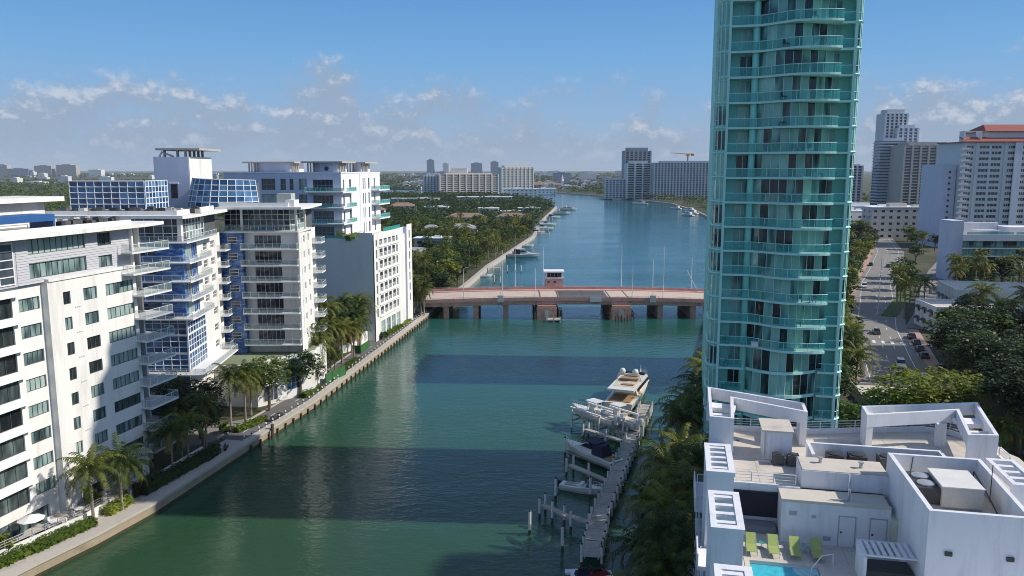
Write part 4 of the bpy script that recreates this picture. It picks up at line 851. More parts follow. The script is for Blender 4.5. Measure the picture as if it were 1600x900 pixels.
    for k in range(NF):
        z = z0 + k * fh; up = k >= 7
        put('balcony_slab', slabU if up else slabL, b, (0, 0, z)); put('balcony_glass', glU if up else glL, b, (0, 0, z)); put('balcony_glass', glR, b, (0, 0, z))
        if up: put('balcony_glass', glE, b, (0, 0, z))
        put('top_rail', rU if up else rL, b, (0, 0, z))
        put('mullions', mull, b, (0, 0, z)); sw_ = put('side_window', lw, b, (0, 0, z)); put('side_frame', lb, sw_); cw = put('corner_window', rw_, b, (0, 0, z)); put('corner_frame', rb, cw)
        d = put('sliding_door', door, b, (0, 0, z)); put('door_frame', doorf, d); put('side_door', door2, b, (0, 0, z))
        for i, (a, c) in enumerate(zip(bay[:-1], bay[1:])):
            w = round(pw[i], 3)
            put('pane', cached(('tpane', w), lambda: MB().box(.02, -.01, .12, w - .02, .03, 2.74).mesh('pane', G_TW)), b, (a[0], a[1], z), atan2(c[1] - a[1], c[0] - a[0]))
        for _q in range(R.choice((0, 1, 1, 2, 2))):
            u = (R.choice((2.2, 7.5, 9.0, 10.5, 12.0, 14.6)) if up else R.choice((2.2, 14.6)))
            gx, gy = 25 + u * cos(rz) - (.7 if u in (2.2, 14.6) else -1.95) * sin(rz), 99 + u * sin(rz) + (.7 if u in (2.2, 14.6) else -1.95) * cos(rz)
            put('balcony_chair', chair, None, (gx, gy, z + .045), R.uniform(0, 6), label='dark chair out on a balcony of the teal tower', category='chair', group='chairs on the tower balconies')
        if R.random() < .18:
            u, v = (5.6, -.6) if up else (2.3, .6)
            put('planter_box', planter, None, (25 + u * cos(rz) - v * sin(rz), 99 + u * sin(rz) + v * cos(rz), z + .045), rz, label='white planter box on a balcony of the teal tower', category='planter', group='planters on the tower balconies')
tower()

def simple_block(name, x, y, z, w, d, h, rz, label, cat='building', wall=None, nfl=None, nwin=None, glass=None, group=None, win=(2.0, 1.5), band=None, roofbox=True, side=True, slab=None, z0=0.9):
    """mid-distance block with recessed windows on the two faces in view"""
    b = E(name, (x, y, z), rz, label, cat, group); wall = wall or WHITE2; glass = glass or G_DK
    nfl = nfl or max(1, int(h / 3.1)); fh = h / nfl; nwin = nwin or max(2, int(w / 4)); ww, wh = win
    faces = [(Face(b, 0, 0, 0), w, nwin, True)]
    nd = max(1, int(d / (w / nwin)))
    fr = Face(b, w, 0, pi / 2); fl = Face(b, 0, d, -pi / 2)
    for F, L, n, _ in [(faces[0][0], w, nwin, 1), (fr, d, nd, 1), (fl, d, nd, 1)]:
        hl = []; pit = L / n; ww2 = min(ww, pit * .8)
        for k in range(nfl):
            for i in range(n): hl.append((pit * (i + .5) - ww2 / 2, pit * (i + .5) + ww2 / 2, k * fh + z0, k * fh + z0 + min(wh, fh - z0 - .2)))
        F.wall(L, 0, h, hl, wall, .25)
        pm_ = cached(('sbp', round(ww2, 2), round(min(wh, fh - z0 - .2), 2), glass.name), lambda: MB().box(0, 0, 0, ww2, .05, min(wh, fh - z0 - .2)).mesh('window', glass))
        for h_ in hl: F.put('window', pm_, h_[0], .2, h_[2])
    part('rear_wall', MB().box(.3, .3, 0, w - .3, d, h - .05), wall, b)
    part('roof', MB().box(-.15, -.15, h + .004, w + .15, d + .15, h + .35), slab or WHITE2, b)
    if roofbox: part('roof_plant', MB().box(w * .3, d * .35, h + .354, w * .55, d * .7, h + 2.6).box(w * .65, d * .4, h + .354, w * .75, d * .6, h + 1.5), wall, b)
    return b
# slab block hidden in part by the tower, its shadow falls on the creek before the bridge
simple_block('apartment_block', 50.0, 160, 1.5, 15.5, 26, 55, -.06, 'plain white slab block standing right behind the teal tower', nfl=18, nwin=4, wall=WHITE)

simple_block('apartment_block', 26.5, 75, 1.5, 17, 16, 13, -.2, 'unseen low white block added between the teal tower and the near roof terraces', nfl=5, nwin=5, wall=WHITE, roofbox=False)  # out of sight, added to throw shade on the palms by the dock
# ---------------------------------------------------------------- near right building with roof terraces and pool
def br():
    rz = radians(-12); OX, OY = 24.6, 44.3; c_, s_ = cos(rz), sin(rz)
    def wpt(u, v): return (OX + u * c_ - v * s_, OY + u * s_ + v * c_)
    b = E('terraced_building', (OX, OY, 0), rz, 'white roof terraces with pergola frames of the near right building', 'building')
    PD, TR, TP = 19.3, 22.3, 25.3
    WH = M('rooftop_white_paint', (0.76, 0.765, 0.79), .7, .05, .35, .08, 12, dirt=(.58, .58, .59), dscale=.3, streak=True)
    TAN = M('terrace_paving', (0.60, 0.54, 0.47), .85, .07, .5, .05, 6, dirt=(.42, .38, .33), dscale=.45)
    DK = M('pool_deck_paving', (0.58, 0.545, 0.49), .85, .07, .5, dirt=(.47, .44, .41), dscale=.6)
    # body with a hole for the pool
    part('body', MB().box(-10.9, 8.75, 1.5, 12, 22.5, TR - .35).box(-10.9, -15, 1.5, -9.72, 8.74, PD - .12).box(-9.719, 3.22, 1.5, 12, 8.74, PD - .12).box(-5.38, -15, 1.5, 12, 3.219, PD - .12).box(-9.719, -15, 1.5, -5.381, 3.219, PD - 1.6), WH, b)
    part('pool_deck', MB().box(-10.9, 3.55, PD - .118, 0, 8.73, PD).box(-10.9, -15, PD - .118, -10.06, 3.549, PD).box(-5.04, -15, PD - .118, 0, 3.549, PD), DK, b)
    part('pool_coping', MB().box(-10.05, 3.2, PD - .117, -5.05, 3.54, PD + .03).box(-10.05, -15, PD - .117, -9.72, 3.199, PD + .03).box(-5.38, -15, PD - .117, -5.05, 3.199, PD + .03), TAN, b)
    part('pool_lining', MB().box(-9.70, -14.9, PD - 1.58, -5.40, 3.19, PD - 1.5), M('pool_tiles', (.10, .52, .62), .4, .06, 3), b)
    pw = M('pool_water', (.06, .50, .62), .04, .25, 2.2, .25, 3.5, spec=.5); part('pool_water', MB().box(-9.69, -14.9, PD - 1.0, -5.41, 3.18, PD - .22), pw, b)
    for i in range(3): part('pool_step', MB().prism([(-5.42 - (1.6 - i * .35) * cos(radians(a)), 3.17 - (1.6 - i * .35) * sin(radians(a))) for a in range(0, 91, 15)] + [(-5.42, 3.17)], PD - .215 + i * .03, PD - .20 + i * .03), M('pool_step_tile', (.35, .62, .68), .5), b)
    part('terrace_floor', MB().prism([(-10.9, 8.9), (12, 8.9), (12, 19), (10.4, 22.4), (6.5, 24.6), (2, 23.4), (-3.9, 21.6), (-11.5, 21.6)], TR - .347, TR), TAN, b)
    # west facade of the lower floors with balconies
    FL = Face(b, -10.9, 22.5, -pi / 2)
    for k in range(5):
        z = 4.5 + 3.15 * k
        for (v0, v1) in ((1.5, 6.5), (8.5, 13), (15.5, 21), (24, 29)):
            FL.win(v0 + .4, z + .1, v1 - v0 - .8, 2.2, 4, 1, G_DK, METAL, y=-.01, name='sliding_door'); FL.balcony(v0, v1, z, 1.9, WH, RAILG)
    # tall portal frames along the west edge: solid end walls with open ladder tops
    for (v0, v1, n) in ((3.2, 8.7, 5), (-5.3, -.1, 4), (-14.6, -9.6, 4)):
        fr = part('portal_wall', MB().box(-12.65, v0, 8, -10.92, v0 + .35, TP - .3).box(-12.65, v1 - .35, 8, -10.92, v1, TP - .3), WH, b)
        put('frame_beam', MB().box(-12.7, v0 - .05, TP - .298, -12.35, v1 + .05, TP).box(-11.25, v0 - .05, TP - .298, -10.85, v1 + .05, TP).box(-12.349, v0 - .05, TP - .298, -11.251, v0 + .45, TP - .002).box(-12.349, v1 - .45, TP - .298, -11.251, v1 + .05, TP - .002).mesh('frame_beam', WH), fr)
        for i in range(n): v = v0 + .9 + (v1 - v0 - 1.6) * i / (n - 1); put('slat', MB().box(-12.349, v - .18, TP - .25, -11.251, v + .18, TP - .05).mesh('slat', WH), fr)
    part('side_parapet', MB().box(-11.25, -15, PD - .5, -10.9, 3.19, PD + 1.0).box(-11.25, 8.71, PD, -10.9, 15.2, TR + .9), WH, b)
    part('ledge', MB().box(-13.3, -15, 8.5, -12.66, 22, 8.9), WH, b)
    for (v0, v1) in ((9.2, 14.6), (-4.8 + 5.2, 3.0)):
        part('side_balcony', MB().box(-13.2, v0, TR - 2.6, -11.26, v1, TR - 2.35).box(-13.2, v0, TR - 2.34, -13.1, v1, TR - 1.5), WH, b)
    # frame A (left) and frame B (right): slanted hollow roof frames on legs
    def frame(poly_o, poly_i, legs, name, slats):
        n = len(poly_o); mb = MB()
        for i in range(n):
            a, c2 = poly_o[i], poly_o[(i + 1) % n]; d, e = poly_i[i], poly_i[(i + 1) % n]
            mb.prism([a, c2, e, d], TP - 1.05, TP + (.0 if i % 2 else .003))
        f = part(name, mb, WH, b)
        for lg in legs: put('leg', MB().prism(lg, TR + .003, TP - 1.053).mesh('leg', WH), f)
        for (p, q, w) in slats: put('slat', MB().beam(p, q, w, TP - .9, TP - .55).mesh('slat', WH), f)
        return f
    def ring(o, t):     # inset of a polygon, counter-clockwise
        out = []; n = len(o)
        for i in range(n):
            p, a, q = o[i - 1], o[i], o[(i + 1) % n]
            d1 = (a[0] - p[0], a[1] - p[1]); d2 = (q[0] - a[0], q[1] - a[1]); l1 = sqrt(d1[0] ** 2 + d1[1] ** 2); l2 = sqrt(d2[0] ** 2 + d2[1] ** 2)
            n1 = (-d1[1] / l1, d1[0] / l1); n2 = (-d2[1] / l2, d2[0] / l2); k = 1 + n1[0] * n2[0] + n1[1] * n2[1]
            out.append((a[0] + t * (n1[0] + n2[0]) / k, a[1] + t * (n1[1] + n2[1]) / k))
        return out
    oA = [(-12.1, 15.2), (-10.2, 15.0), (-9.9, 21.0), (-4.2, 18.0), (-4.1, 20.7), (-12.0, 24.2)]
    frame(oA, ring(oA, .26), [[(-4.7, 18.3), (-4.2, 18.05), (-4.12, 20.6), (-4.6, 20.8)], [(-12.1, 15.2), (-10.2, 15.0), (-10.2, 15.4), (-12.1, 15.5)], [(-10.4, 20.2), (-9.95, 20.2), (-9.9, 21.0), (-10.4, 21.2)], [(-12.05, 23.4), (-11.6, 23.4), (-11.6, 24.0), (-12.0, 24.15)]], 'roof_frame', [((-12, 16.4), (-10.2, 16.2), .5), ((-12, 17.8), (-10.2, 17.6), .5), ((-12, 20.4), (-9.8, 20.0), 1.5)])
    part('portal_wall', MB().box(-12.1, 15.2, 8, -10.2, 15.5, TR), WH, b)
    oB = [(8.9, 14.9), (10.4, 24.0), (.5, 20.8), (.4, 18.2), (7.9, 21.2), (6.7, 14.6)]
    frame(oB, ring(oB, .26), [[(.42, 18.25), (.95, 18.45), (1.0, 20.85), (.5, 20.75)], [(6.3, 20.3), (7.1, 20.6), (7.1, 21.2), (6.3, 20.9)], [(6.72, 14.62), (8.88, 14.92), (8.95, 15.4), (6.8, 15.1)]], 'roof_frame', [((7.0, 16), (9.0, 16.2), .45), ((7.1, 17.2), (9.2, 17.4), .45), ((1.2, 18.8), (1.2, 20.8), .4), ((3.2, 19.5), (3.2, 21.5), .4), ((7.6, 20), (9.7, 20.2), 1.6)])
    # edge railing with curb
    el = [(-9.8, 21.3), (-4.0, 21.5), (2.0, 23.2), (6.4, 24.4), (8.4, 23.9), (9.6, 22.6), (10.2, 20), (10.2, 16)]
    mb = MB(); 
    for a, c2 in zip(el[:-1], el[1:]): mb.beam(a, c2, .22, TR, TR + .42)
    part('curb', mb, WH, b)
    def railing(line, z, name='roof_railing'):
        mb = MB(); rs = resample(line, 1.4)
        for h in (.32, .55, .78, 1.0): mb.tube([(p[0], p[1], z + h - .35) for p in rs], .022 if h < 1 else .035, 4)
        for p in rs: mb.box(p[0] - .03, p[1] - .03, z - .02, p[0] + .03, p[1] + .03, z + .66)
        part(name, mb, METAL, b)
    railing(el, TR + .42)
    railing([(-10.8, 8.95), (-6.2, 8.95)], TR + .3); part('terrace_edge', MB().box(-10.89, 8.755, TR - .345, -5.9, 9.05, TR + .12), WH, b)
    part('navy_recess', MB().box(-10.5, 8.6, PD + .75, -7.42, 8.74, TR - .36), NAVY, b); part('planter_wall', MB().box(-10.4, 7.4, PD + .003, -7.6, 8.59, PD + .5), M('grey_planter', (.22, .23, .25), .8), b)
    # stair hut
    ht = part('stair_hut', MB().box(-7.9, 14.4, TR + .003, -5.8, 17.0, TR + 2.3), WH, b); put('hut_roof', MB().box(-8.1, 14.3, TR + 2.304, -5.7, 17.5, TR + 2.42).mesh('hut_roof', TAN), ht); put('hut_trim', MB().box(-7.6, 14.34, TR + .1, -7.45, 14.397, TR + 2.2).mesh('hut_trim', WHITE2), ht)
    # middle parapet walls and low block
    part('divider_wall', MB().box(-4.7, 14.6, TR + .003, 5.0, 14.85, TR + 1.55).box(-4.7, 12.0, TR + .003, -4.45, 14.59, TR + 1.55).box(4.75, 12.0, TR + .003, 5.0, 14.59, TR + 1.55), WH, b)
    mbk = part('low_block', MB().box(-5.8, 9.1, TR + .003, .0, 11.9, TR + 1.3), WH, b); put('block_roof', MB().box(-5.75, 9.15, TR + 1.304, .0, 11.85, TR + 1.36).mesh('block_roof', TAN), mbk); put('drain_pipe', MB().tube([(-2.6, 9.04, TR + .05), (-2.6, 9.04, TR + 1.25)], .06, 6).mesh('drain_pipe', WHITE2), mbk)
    # pool house
    ph = part('pool_house', MB().box(-7.4, 6.5, PD + .003, -.35, 8.59, TR - .1), WH, b)
    put('house_roof', MB().box(-7.4, 6.5, TR - .098, -.35, 9.08, TR + .0).box(-7.4, 6.48, TR + .002, -.35, 6.7, TR + .12).mesh('house_roof', CREAM), ph)
    for u in (-3.6, -1.6):
        d = put('door', MB().box(0, 0, 0, 1.0, .05, 2.15).mesh('door', M('door_white', (.68, .69, .70), .6)), ph, (u, 6.44, PD + .02)); put('handle', MB().box(.08, -.05, 1.0, .18, -.004, 1.12).mesh('handle', DARKM), d); put('frame', MB().box(-.06, .01, 0, -.003, .055, 2.2).box(1.003, .01, 0, 1.06, .055, 2.2).box(-.06, .01, 2.153, 1.06, .055, 2.22).mesh('frame', GALV), d)
    for u, z, w, h in ((-6.9, 2.0, .5, .3), (-4.6, .35, .5, .3), (-5.4, 1.9, .28, .2), (-1.2, 1.55, .3, .12)): put('wall_vent', MB().box(u, 6.46, PD + z, u + w, 6.497, PD + z + h).mesh('wall_vent', GALV), ph)
    put('vent_pipe', MB().tube([(-2.9, 7.4, TR + .003), (-2.9, 7.4, TR + .8)], .09, 7).tube([(-4.2, 7.1, TR + .1), (-2.9, 7.2, TR + .12)], .04, 5).mesh('vent_pipe', GALV), ph)
    # high mechanical block, open at the top
    mp = part('mechanical_block', MB().box(0, 0, PD - 4, 5.6, .28, 25.1).box(0, .281, PD - 4, .28, 9.9, 25.098).box(.281, 9.62, PD - 4, 6.0, 9.9, 25.1).prism([(5.32, .281), (5.6, .281), (6.0, 9.619), (5.72, 9.619)], PD - 4, 25.098), WH, b)
    put('block_floor', MB().box(.282, .282, 23.3, 5.5, 9.61, 23.5).mesh('block_floor', CREAM), mp)
    for u in (1.0, 4.3): put('wall_light', MB().box(u, -.12, 22.4, u + .4, -.003, 22.65).mesh('wall_light', DARKM), mp)
    put('cable', MB().tube([(1.6, 9.58, 25.0), (1.5, 9.56, 23.9), (1.9, 9.0, 23.55), (2.6, 7.0, 23.55)], .03, 4).mesh('cable', DARKM), mp)
    put('pipe_run', MB().tube([(5.2, 8.6, 23.5), (5.2, 8.6, 24.6), (5.0, 6.0, 24.4), (5.1, 3.8, 23.6)], .05, 5).tube([(5.45, 6.2, 23.5), (5.45, 6.2, 26.0)], .03, 4).tube([(5.0, 8.3, 23.5), (5.0, 8.3, 24.3)], .05, 5).mesh('pipe_run', DARKM), mp)
    part('service_stair_wall', MB().box(-.34, 6.0, PD + .003, -.003, 9.6, TR - .6), M('cream_paint', (.66, .62, .5), .8), b)
    # right-hand ladder pergola
    lp = part('portal_wall', MB().box(6.4, 5.4, 8, 8.2, 5.7, 24.7), WH, b)
    put('frame_beam', MB().box(6.4, 5.35, 24.703, 6.7, 10.2, 25.1).box(7.9, 5.35, 24.703, 8.2, 10.2, 25.1).box(6.701, 5.35, 24.703, 7.899, 5.8, 25.098).box(6.701, 9.8, 24.703, 7.899, 10.2, 25.098).mesh('frame_beam', WH), lp)
    for i in range(3): put('slat', MB().box(6.701, 6.7 + i * 1.1, 24.75, 7.899, 7.1 + i * 1.1, 25.0).mesh('slat', WH), lp)
    part('deck_wall', MB().box(-.02 - 3.1, -.3 + 1.4, PD + .003, -2.95, 3.4, PD + 1.95), WH, b)
    an = part('slat_canopy', MB().box(-3.15, 1.3, PD + 1.953, -.003, 1.42, PD + 2.05).box(-3.15, 3.35, PD + 1.953, -.003, 3.47, PD + 2.05), WH, b)
    for i in range(8): put('slat', MB().box(-3.1 + i * .39, 1.421, PD + 1.96, -2.88 + i * .39, 3.349, PD + 2.04).mesh('slat', WHITE2), an)
    put('bar_counter', MB().box(-2.9, 1.5, PD + .003, -.1, 3.2, PD + .9).mesh('bar_counter', M('dark_bar_front', (.06, .06, .055), .6)), an)
    part('deck_light', MB().lathe([(.22, PD + 1.6), (.22, PD + 1.62)], -10.86, 4.0, 10), WHITE2, b)
    # small fittings on the decks
    for u, v, z in ((-9.2, 11.5, TR), (-3.0, 17.4, TR), (4.6, 17.0, TR), (-9.6, 18.6, TR), (-2.2, 4.9, PD), (-10.4, 5.0, PD), (3.6, 19.0, TR)): part('floor_drain', MB().lathe([(.16, z + .004), (.16, z + .012)], u, v, 10), DARKM, b)
    part('paving_seams', MB().box(-10.8, 11.9, TR + .003, -8.0, 11.94, TR + .005).box(-10.8, 14.3, TR + .003, -8.0, 14.34, TR + .005).box(-8.6, 9.1, TR + .003, -8.56, 14.2, TR + .005).box(-5.6, 17.0, TR + .003, 10.0, 17.04, TR + .005).box(-2.0, 15.0, TR + .003, -1.96, 21.2, TR + .005).box(2.4, 15.0, TR + .003, 2.44, 21.8, TR + .005).box(6.4, 15.4, TR + .003, 6.44, 22.0, TR + .005).box(-10.8, 5.9, PD + .003, -.4, 5.93, PD + .005).box(-7.2, 3.6, PD + .003, -7.17, 6.4, PD + .005).box(-3.4, 3.6, PD + .003, -3.37, 6.4, PD + .005), M('seam_grey', (.36, .33, .29), .9), b)
    part('conduit', MB().tube([(-5.6, 12.4, TR + .05), (-4.8, 12.3, TR + .05), (-4.3, 13.0, TR + .05), (3.6, 13.0, TR + .06)], .04, 5).tube([(-6.3, 13.7, TR + .3), (-6.3, 14.38, TR + .3)], .04, 5).tube([(-7.85, 14.36, TR + .2), (-7.85, 14.36, TR + 2.2)], .03, 5), GALV, b)
    for u, v in ((-1.6, 10.3), (-4.3, 10.8)): part('roof_vent', MB().lathe([(.12, TR + 1.362), (.12, TR + 1.7), (.2, TR + 1.72), (.2, TR + 1.8)], u, v, 8), GALV, b)
    part('cable_tray', MB().box(.4, 3.2, 23.502, 1.9, 3.35, 23.58).box(3.4, 1.2, 23.502, 3.55, 4.0, 23.58), GALV, b)
    # things on the roofs
    def ac(u, v, z, s, lab, pale=False): x, y = wpt(u, v); ac_unit(x, y, z, s, pale, rz, lab, 'condenser units on the near right roof')
    ac(-6.9, 13.7, TR + .01, .95, 'dark condenser in front of the stair hut, left one'); ac(-5.8, 13.6, TR + .01, 1.0, 'dark condenser in front of the stair hut, right one')
    ac(-2.8, 13.6, TR + .01, 1.35, 'leftmost dark condenser along the divider wall'); ac(-1.2, 13.5, TR + .01, 1.45, 'second dark condenser along the divider wall'); ac(.9, 13.2, TR + .01, 1.60, 'taller grey condenser along the divider wall'); ac(2.2, 12.8, TR + .01, 1.40, 'dark condenser half hidden behind the mechanical block'); ac(3.4, 13.2, TR + .01, 1.45, 'dark condenser at the right end of the divider wall')
    x, y = wpt(2.9, 5.6); a = E('air_handler', (x, y, 23.5), rz, 'large pale rooftop air handler inside the high parapets', 'air handler')
    part('casing', MB().box(-.9, -1.3, .15, 1.5, 1.9, 1.45), ACW, a); part('cover', MB().box(-.95, -1.35, 1.453, 1.55, 1.95, 1.52), M('pale_metal_cover', (.72, .70, .66), .6), a)
    part('fan_section', MB().box(-2.3, -1.0, .15, -.903, 1.9, 1.2), DARKM, a)
    for j in range(2): part('fan', MB().lathe([(.55, 1.21), (.55, 1.3), (.15, 1.34)], -1.6, -.2 + j * 1.3, 12), GALV, a)
    part('base_rail', MB().box(-2.4, -1.2, 0, 1.5, -1.0, .148).box(-2.4, 1.6, 0, 1.5, 1.8, .148), GALV, a)
    GRN = M('lime_sling_fabric', (.34, .41, .13), .7, .1, 3)
    def lounger(u, lab):
        x, y = wpt(u, 4.6); o = E('sun_lounger', (x, y, PD), rz, lab, 'sun lounger', 'lime green sun loungers by the pool')
        mb = MB(); mb.add([(-.32, -.85, .34), (.32, -.85, .34), (.32, .25, .36), (-.32, .25, .36), (-.32, -.85, .37), (.32, -.85, .37), (.32, .25, .39), (-.32, .25, .39)], [(3, 2, 1, 0), (4, 5, 6, 7), (0, 1, 5, 4), (1, 2, 6, 5), (3, 0, 4, 7)])
        part('seat', mb, GRN, o)
        part('backrest', MB().add([(-.32, .26, .36), (.32, .26, .36), (.32, 1.0, .86), (-.32, 1.0, .86), (-.32, .25, .39), (.32, .25, .39), (.32, .98, .89), (-.32, .98, .89)], [(3, 2, 1, 0), (4, 5, 6, 7), (1, 2, 6, 5), (3, 0, 4, 7), (2, 3, 7, 6)]), GRN, o)
        fr = MB(); 
        for q in (-.35, .35): fr.tube([(q, -.88, .35), (q, .3, .37), (q, 1.0, .86)], .025, 5)
        part('frame', fr, GALV, o)
        for q in (-.35, .35):
            for v in (-.7, .4): part('leg', MB().tube([(q, v, 0), (q, v, .35)], .025, 5), GALV, o)
    for u, l in ((-9.5, 'leftmost lime green sun lounger facing the pool'), (-8.05, 'second lime green sun lounger from the left by the pool'), (-6.65, 'third lime green sun lounger from the left by the pool'), (-5.25, 'rightmost lime green sun lounger beside the pool steps')): lounger(u, l)
    for u, l in ((-8.75, 'small glass side table between the first two loungers'), (-5.95, 'small glass side table next to the rightmost lounger')):
        x, y = wpt(u, 5.1); o = E('side_table', (x, y, PD), rz, l, 'table', 'side tables between the loungers')
        part('top', MB().lathe([(.24, .43), (.24, .46)], n=10), RAILT, o); part('stem', MB().tube([(0, 0, 0), (0, 0, .43)], .03, 5).lathe([(.18, 0), (.18, .03)], n=8), GALV, o)
    x, y = wpt(-5.0, 3.0); o = E('pool_handrail', (x, y, PD), rz, 'bent white handrail at the pool steps', 'handrail'); part('rail', MB().tube([(.6, .6, 0), (.55, .55, .8), (-.2, .1, .85), (-.9, -.5, .2), (-1.0, -.6, -.3)], .045, 6), METAL, o)
br()

# ---------------------------------------------------------------- buildings on the right bank
def glasshouse():
    b = E('glass_apartment_house', (171.5, 310, 1.5), -.03, 'low modern house with grey glass floors and a roof deck, right edge', 'building')
    part('corner_slab', MB().box(0, -.6, 0, 4.6, 9, 23.6), LAV, b); part('core', MB().box(4.61, .3, 0, 44, 18, 16.0), M('interior_shade', (.10, .11, .12), .9), b)
    F = Face(b, 5, 0, 0)
    for k in range(5):
        z = .6 + 3.1 * k
        part('floor_band', MB().box(4.61, -.7, z - .45, 44, .29, z), WHITE2, b)
        for i in range(12): F.put('pane', cached('ghp', lambda: MB().box(.05, 0, 0, 2.5, .06, 2.55).mesh('pane', G_TW)), i * 2.6, .1, z + .05)
        F.put('rail_glass', cached('ghr', lambda: MB().box(0, -.6, 0, 31, -.57, 1.0).mesh('rail_glass', RAILG)), 0, 0, z + .02)
    part('parapet', MB().box(4.61, -.72, 15.7, 44, -.4, 18.2), PALEB, b); part('roof_deck', MB().box(4.61, -.39, 16.004, 44, 18, 16.4), CREAM, b); part('deck_glass', MB().box(6, -.5, 18.21, 24, -.47, 19.2).box(25, -.5, 18.21, 43, -.47, 19.2), RAILT, b)
    part('upper_house', MB().box(26, 6, 16.41, 44, 17, 20.6).box(12, 14, 16.41, 25.9, 17, 22), PALEB, b); p = part('pergola', MB().box(13, 3, 16.41, 13.3, 3.3, 19.4).box(20, 3, 16.41, 20.3, 3.3, 19.4).box(13, 9, 16.41, 13.3, 9.3, 19.4), WHITE2, b)
    for i in range(9): put('slat', MB().box(12.6, 2.8 + i * .8, 19.403, 20.8, 3.2 + i * .8, 19.6).mesh('slat', WHITE2), p)
    part('garage_wall', MB().box(14, -1.2, 0, 44, -.75, 2.0), CREAM, b)
glasshouse()
def flatroof(x, y, w, d, h, rz, label, wall=WHITE, n=2, unit=False):
    b = E('flat_roofed_house', (x, y, 1.5), rz, label, 'house', 'houses on the right bank')
    F = Face(b, 0, 0, 0); FR = Face(b, 0, d, -pi / 2)
    hl = [(1.5 + i * 4.2, 3.5 + i * 4.2, z, z + 1.4) for i in range(max(1, int(w / 4.2))) for z in ([1, 4.1] if h > 6 else [1])]
    F.wall(w, 0, h, [q for q in hl if q[1] < w], wall, .2); hs = [(1.5 + i * 4.2, 3.5 + i * 4.2, z, z + 1.4) for i in range(max(1, int(d / 4.2))) for z in ([1, 4.1] if h > 6 else [1])]
    FR.wall(d, 0, h, [q for q in hs if q[1] < d], wall, .2)
    for q in hl:
        if q[1] < w: F.win(q[0], q[2], 2.0, 1.4, 2, 1, G_DK, WHITE2, y=.18)
    for q in hs:
        if q[1] < d: FR.win(q[0], q[2], 2.0, 1.4, 2, 1, G_DK, WHITE2, y=.18); FR.put('awning', cached('awn', lambda: MB().add([(-.2, -.02, 1.9), (2.2, -.02, 1.9), (2.2, -1.0, 1.3), (-.2, -1.0, 1.3)], [(0, 1, 2, 3)]).mesh('awning', DARKM)), q[0], 0, q[2] - .1)
    part('rear_wall', MB().box(.25, .25, 0, w, d - .25, h - .3), wall, b)
    part('parapet', MB().box(-.05, -.05, h + .004, w, .3, h + .6).box(-.05, .301, h + .004, .3, d, h + .6).box(.301, d - .3, h + .004, w, d, h + .6).box(w - .3, .301, h + .004, w, d - .301, h + .6), wall, b)
    part('roof', MB().box(.31, .31, h - .29, w - .31, d - .31, h + .2), CREAM, b)
    return b
flatroof(113, 208, 21, 14, 6.6, -.1, 'white flat roofed house with dark awnings beside the road'); flatroof(128, 226, 26, 20, 8.6, -.25, 'low white building with a tan roof and three condensers, right edge')
for i in range(3): ac_unit(137 + i * 1.9, 231 - i * .4, 10.35, 1.2, True, 0, 'condenser on the tan roof of the low building, right edge', 'condensers on the tan roof')
flatroof(60, 130, 10, 12, 4.2, -.2, 'low grey entrance roof behind the teal tower, right side', CONC)
simple_block('apartment_block', 226, 500, 1.5, 44, 14, 19.5, 0, 'three storey cream apartment house with brown balconies, right of tower', wall=M('cream_wall', (.60, .57, .53), .8), nwin=9, nfl=5)
simple_block('apartment_block', 212, 520, 1.5, 26, 12, 16, .1, 'small white house left of the cream apartment house', nwin=4, nfl=3, wall=WHITE2)
simple_block('apartment_block', 235, 610, 1.5, 75, 16, 15, 0, 'long low white block behind the cream apartment house', nwin=12, nfl=3, wall=WHITE2)
simple_block('apartment_block', 330, 640, 1.5, 40, 16, 13, 0, 'low white flat block left of the hotel', nwin=7, nfl=3, wall=WHITE2)
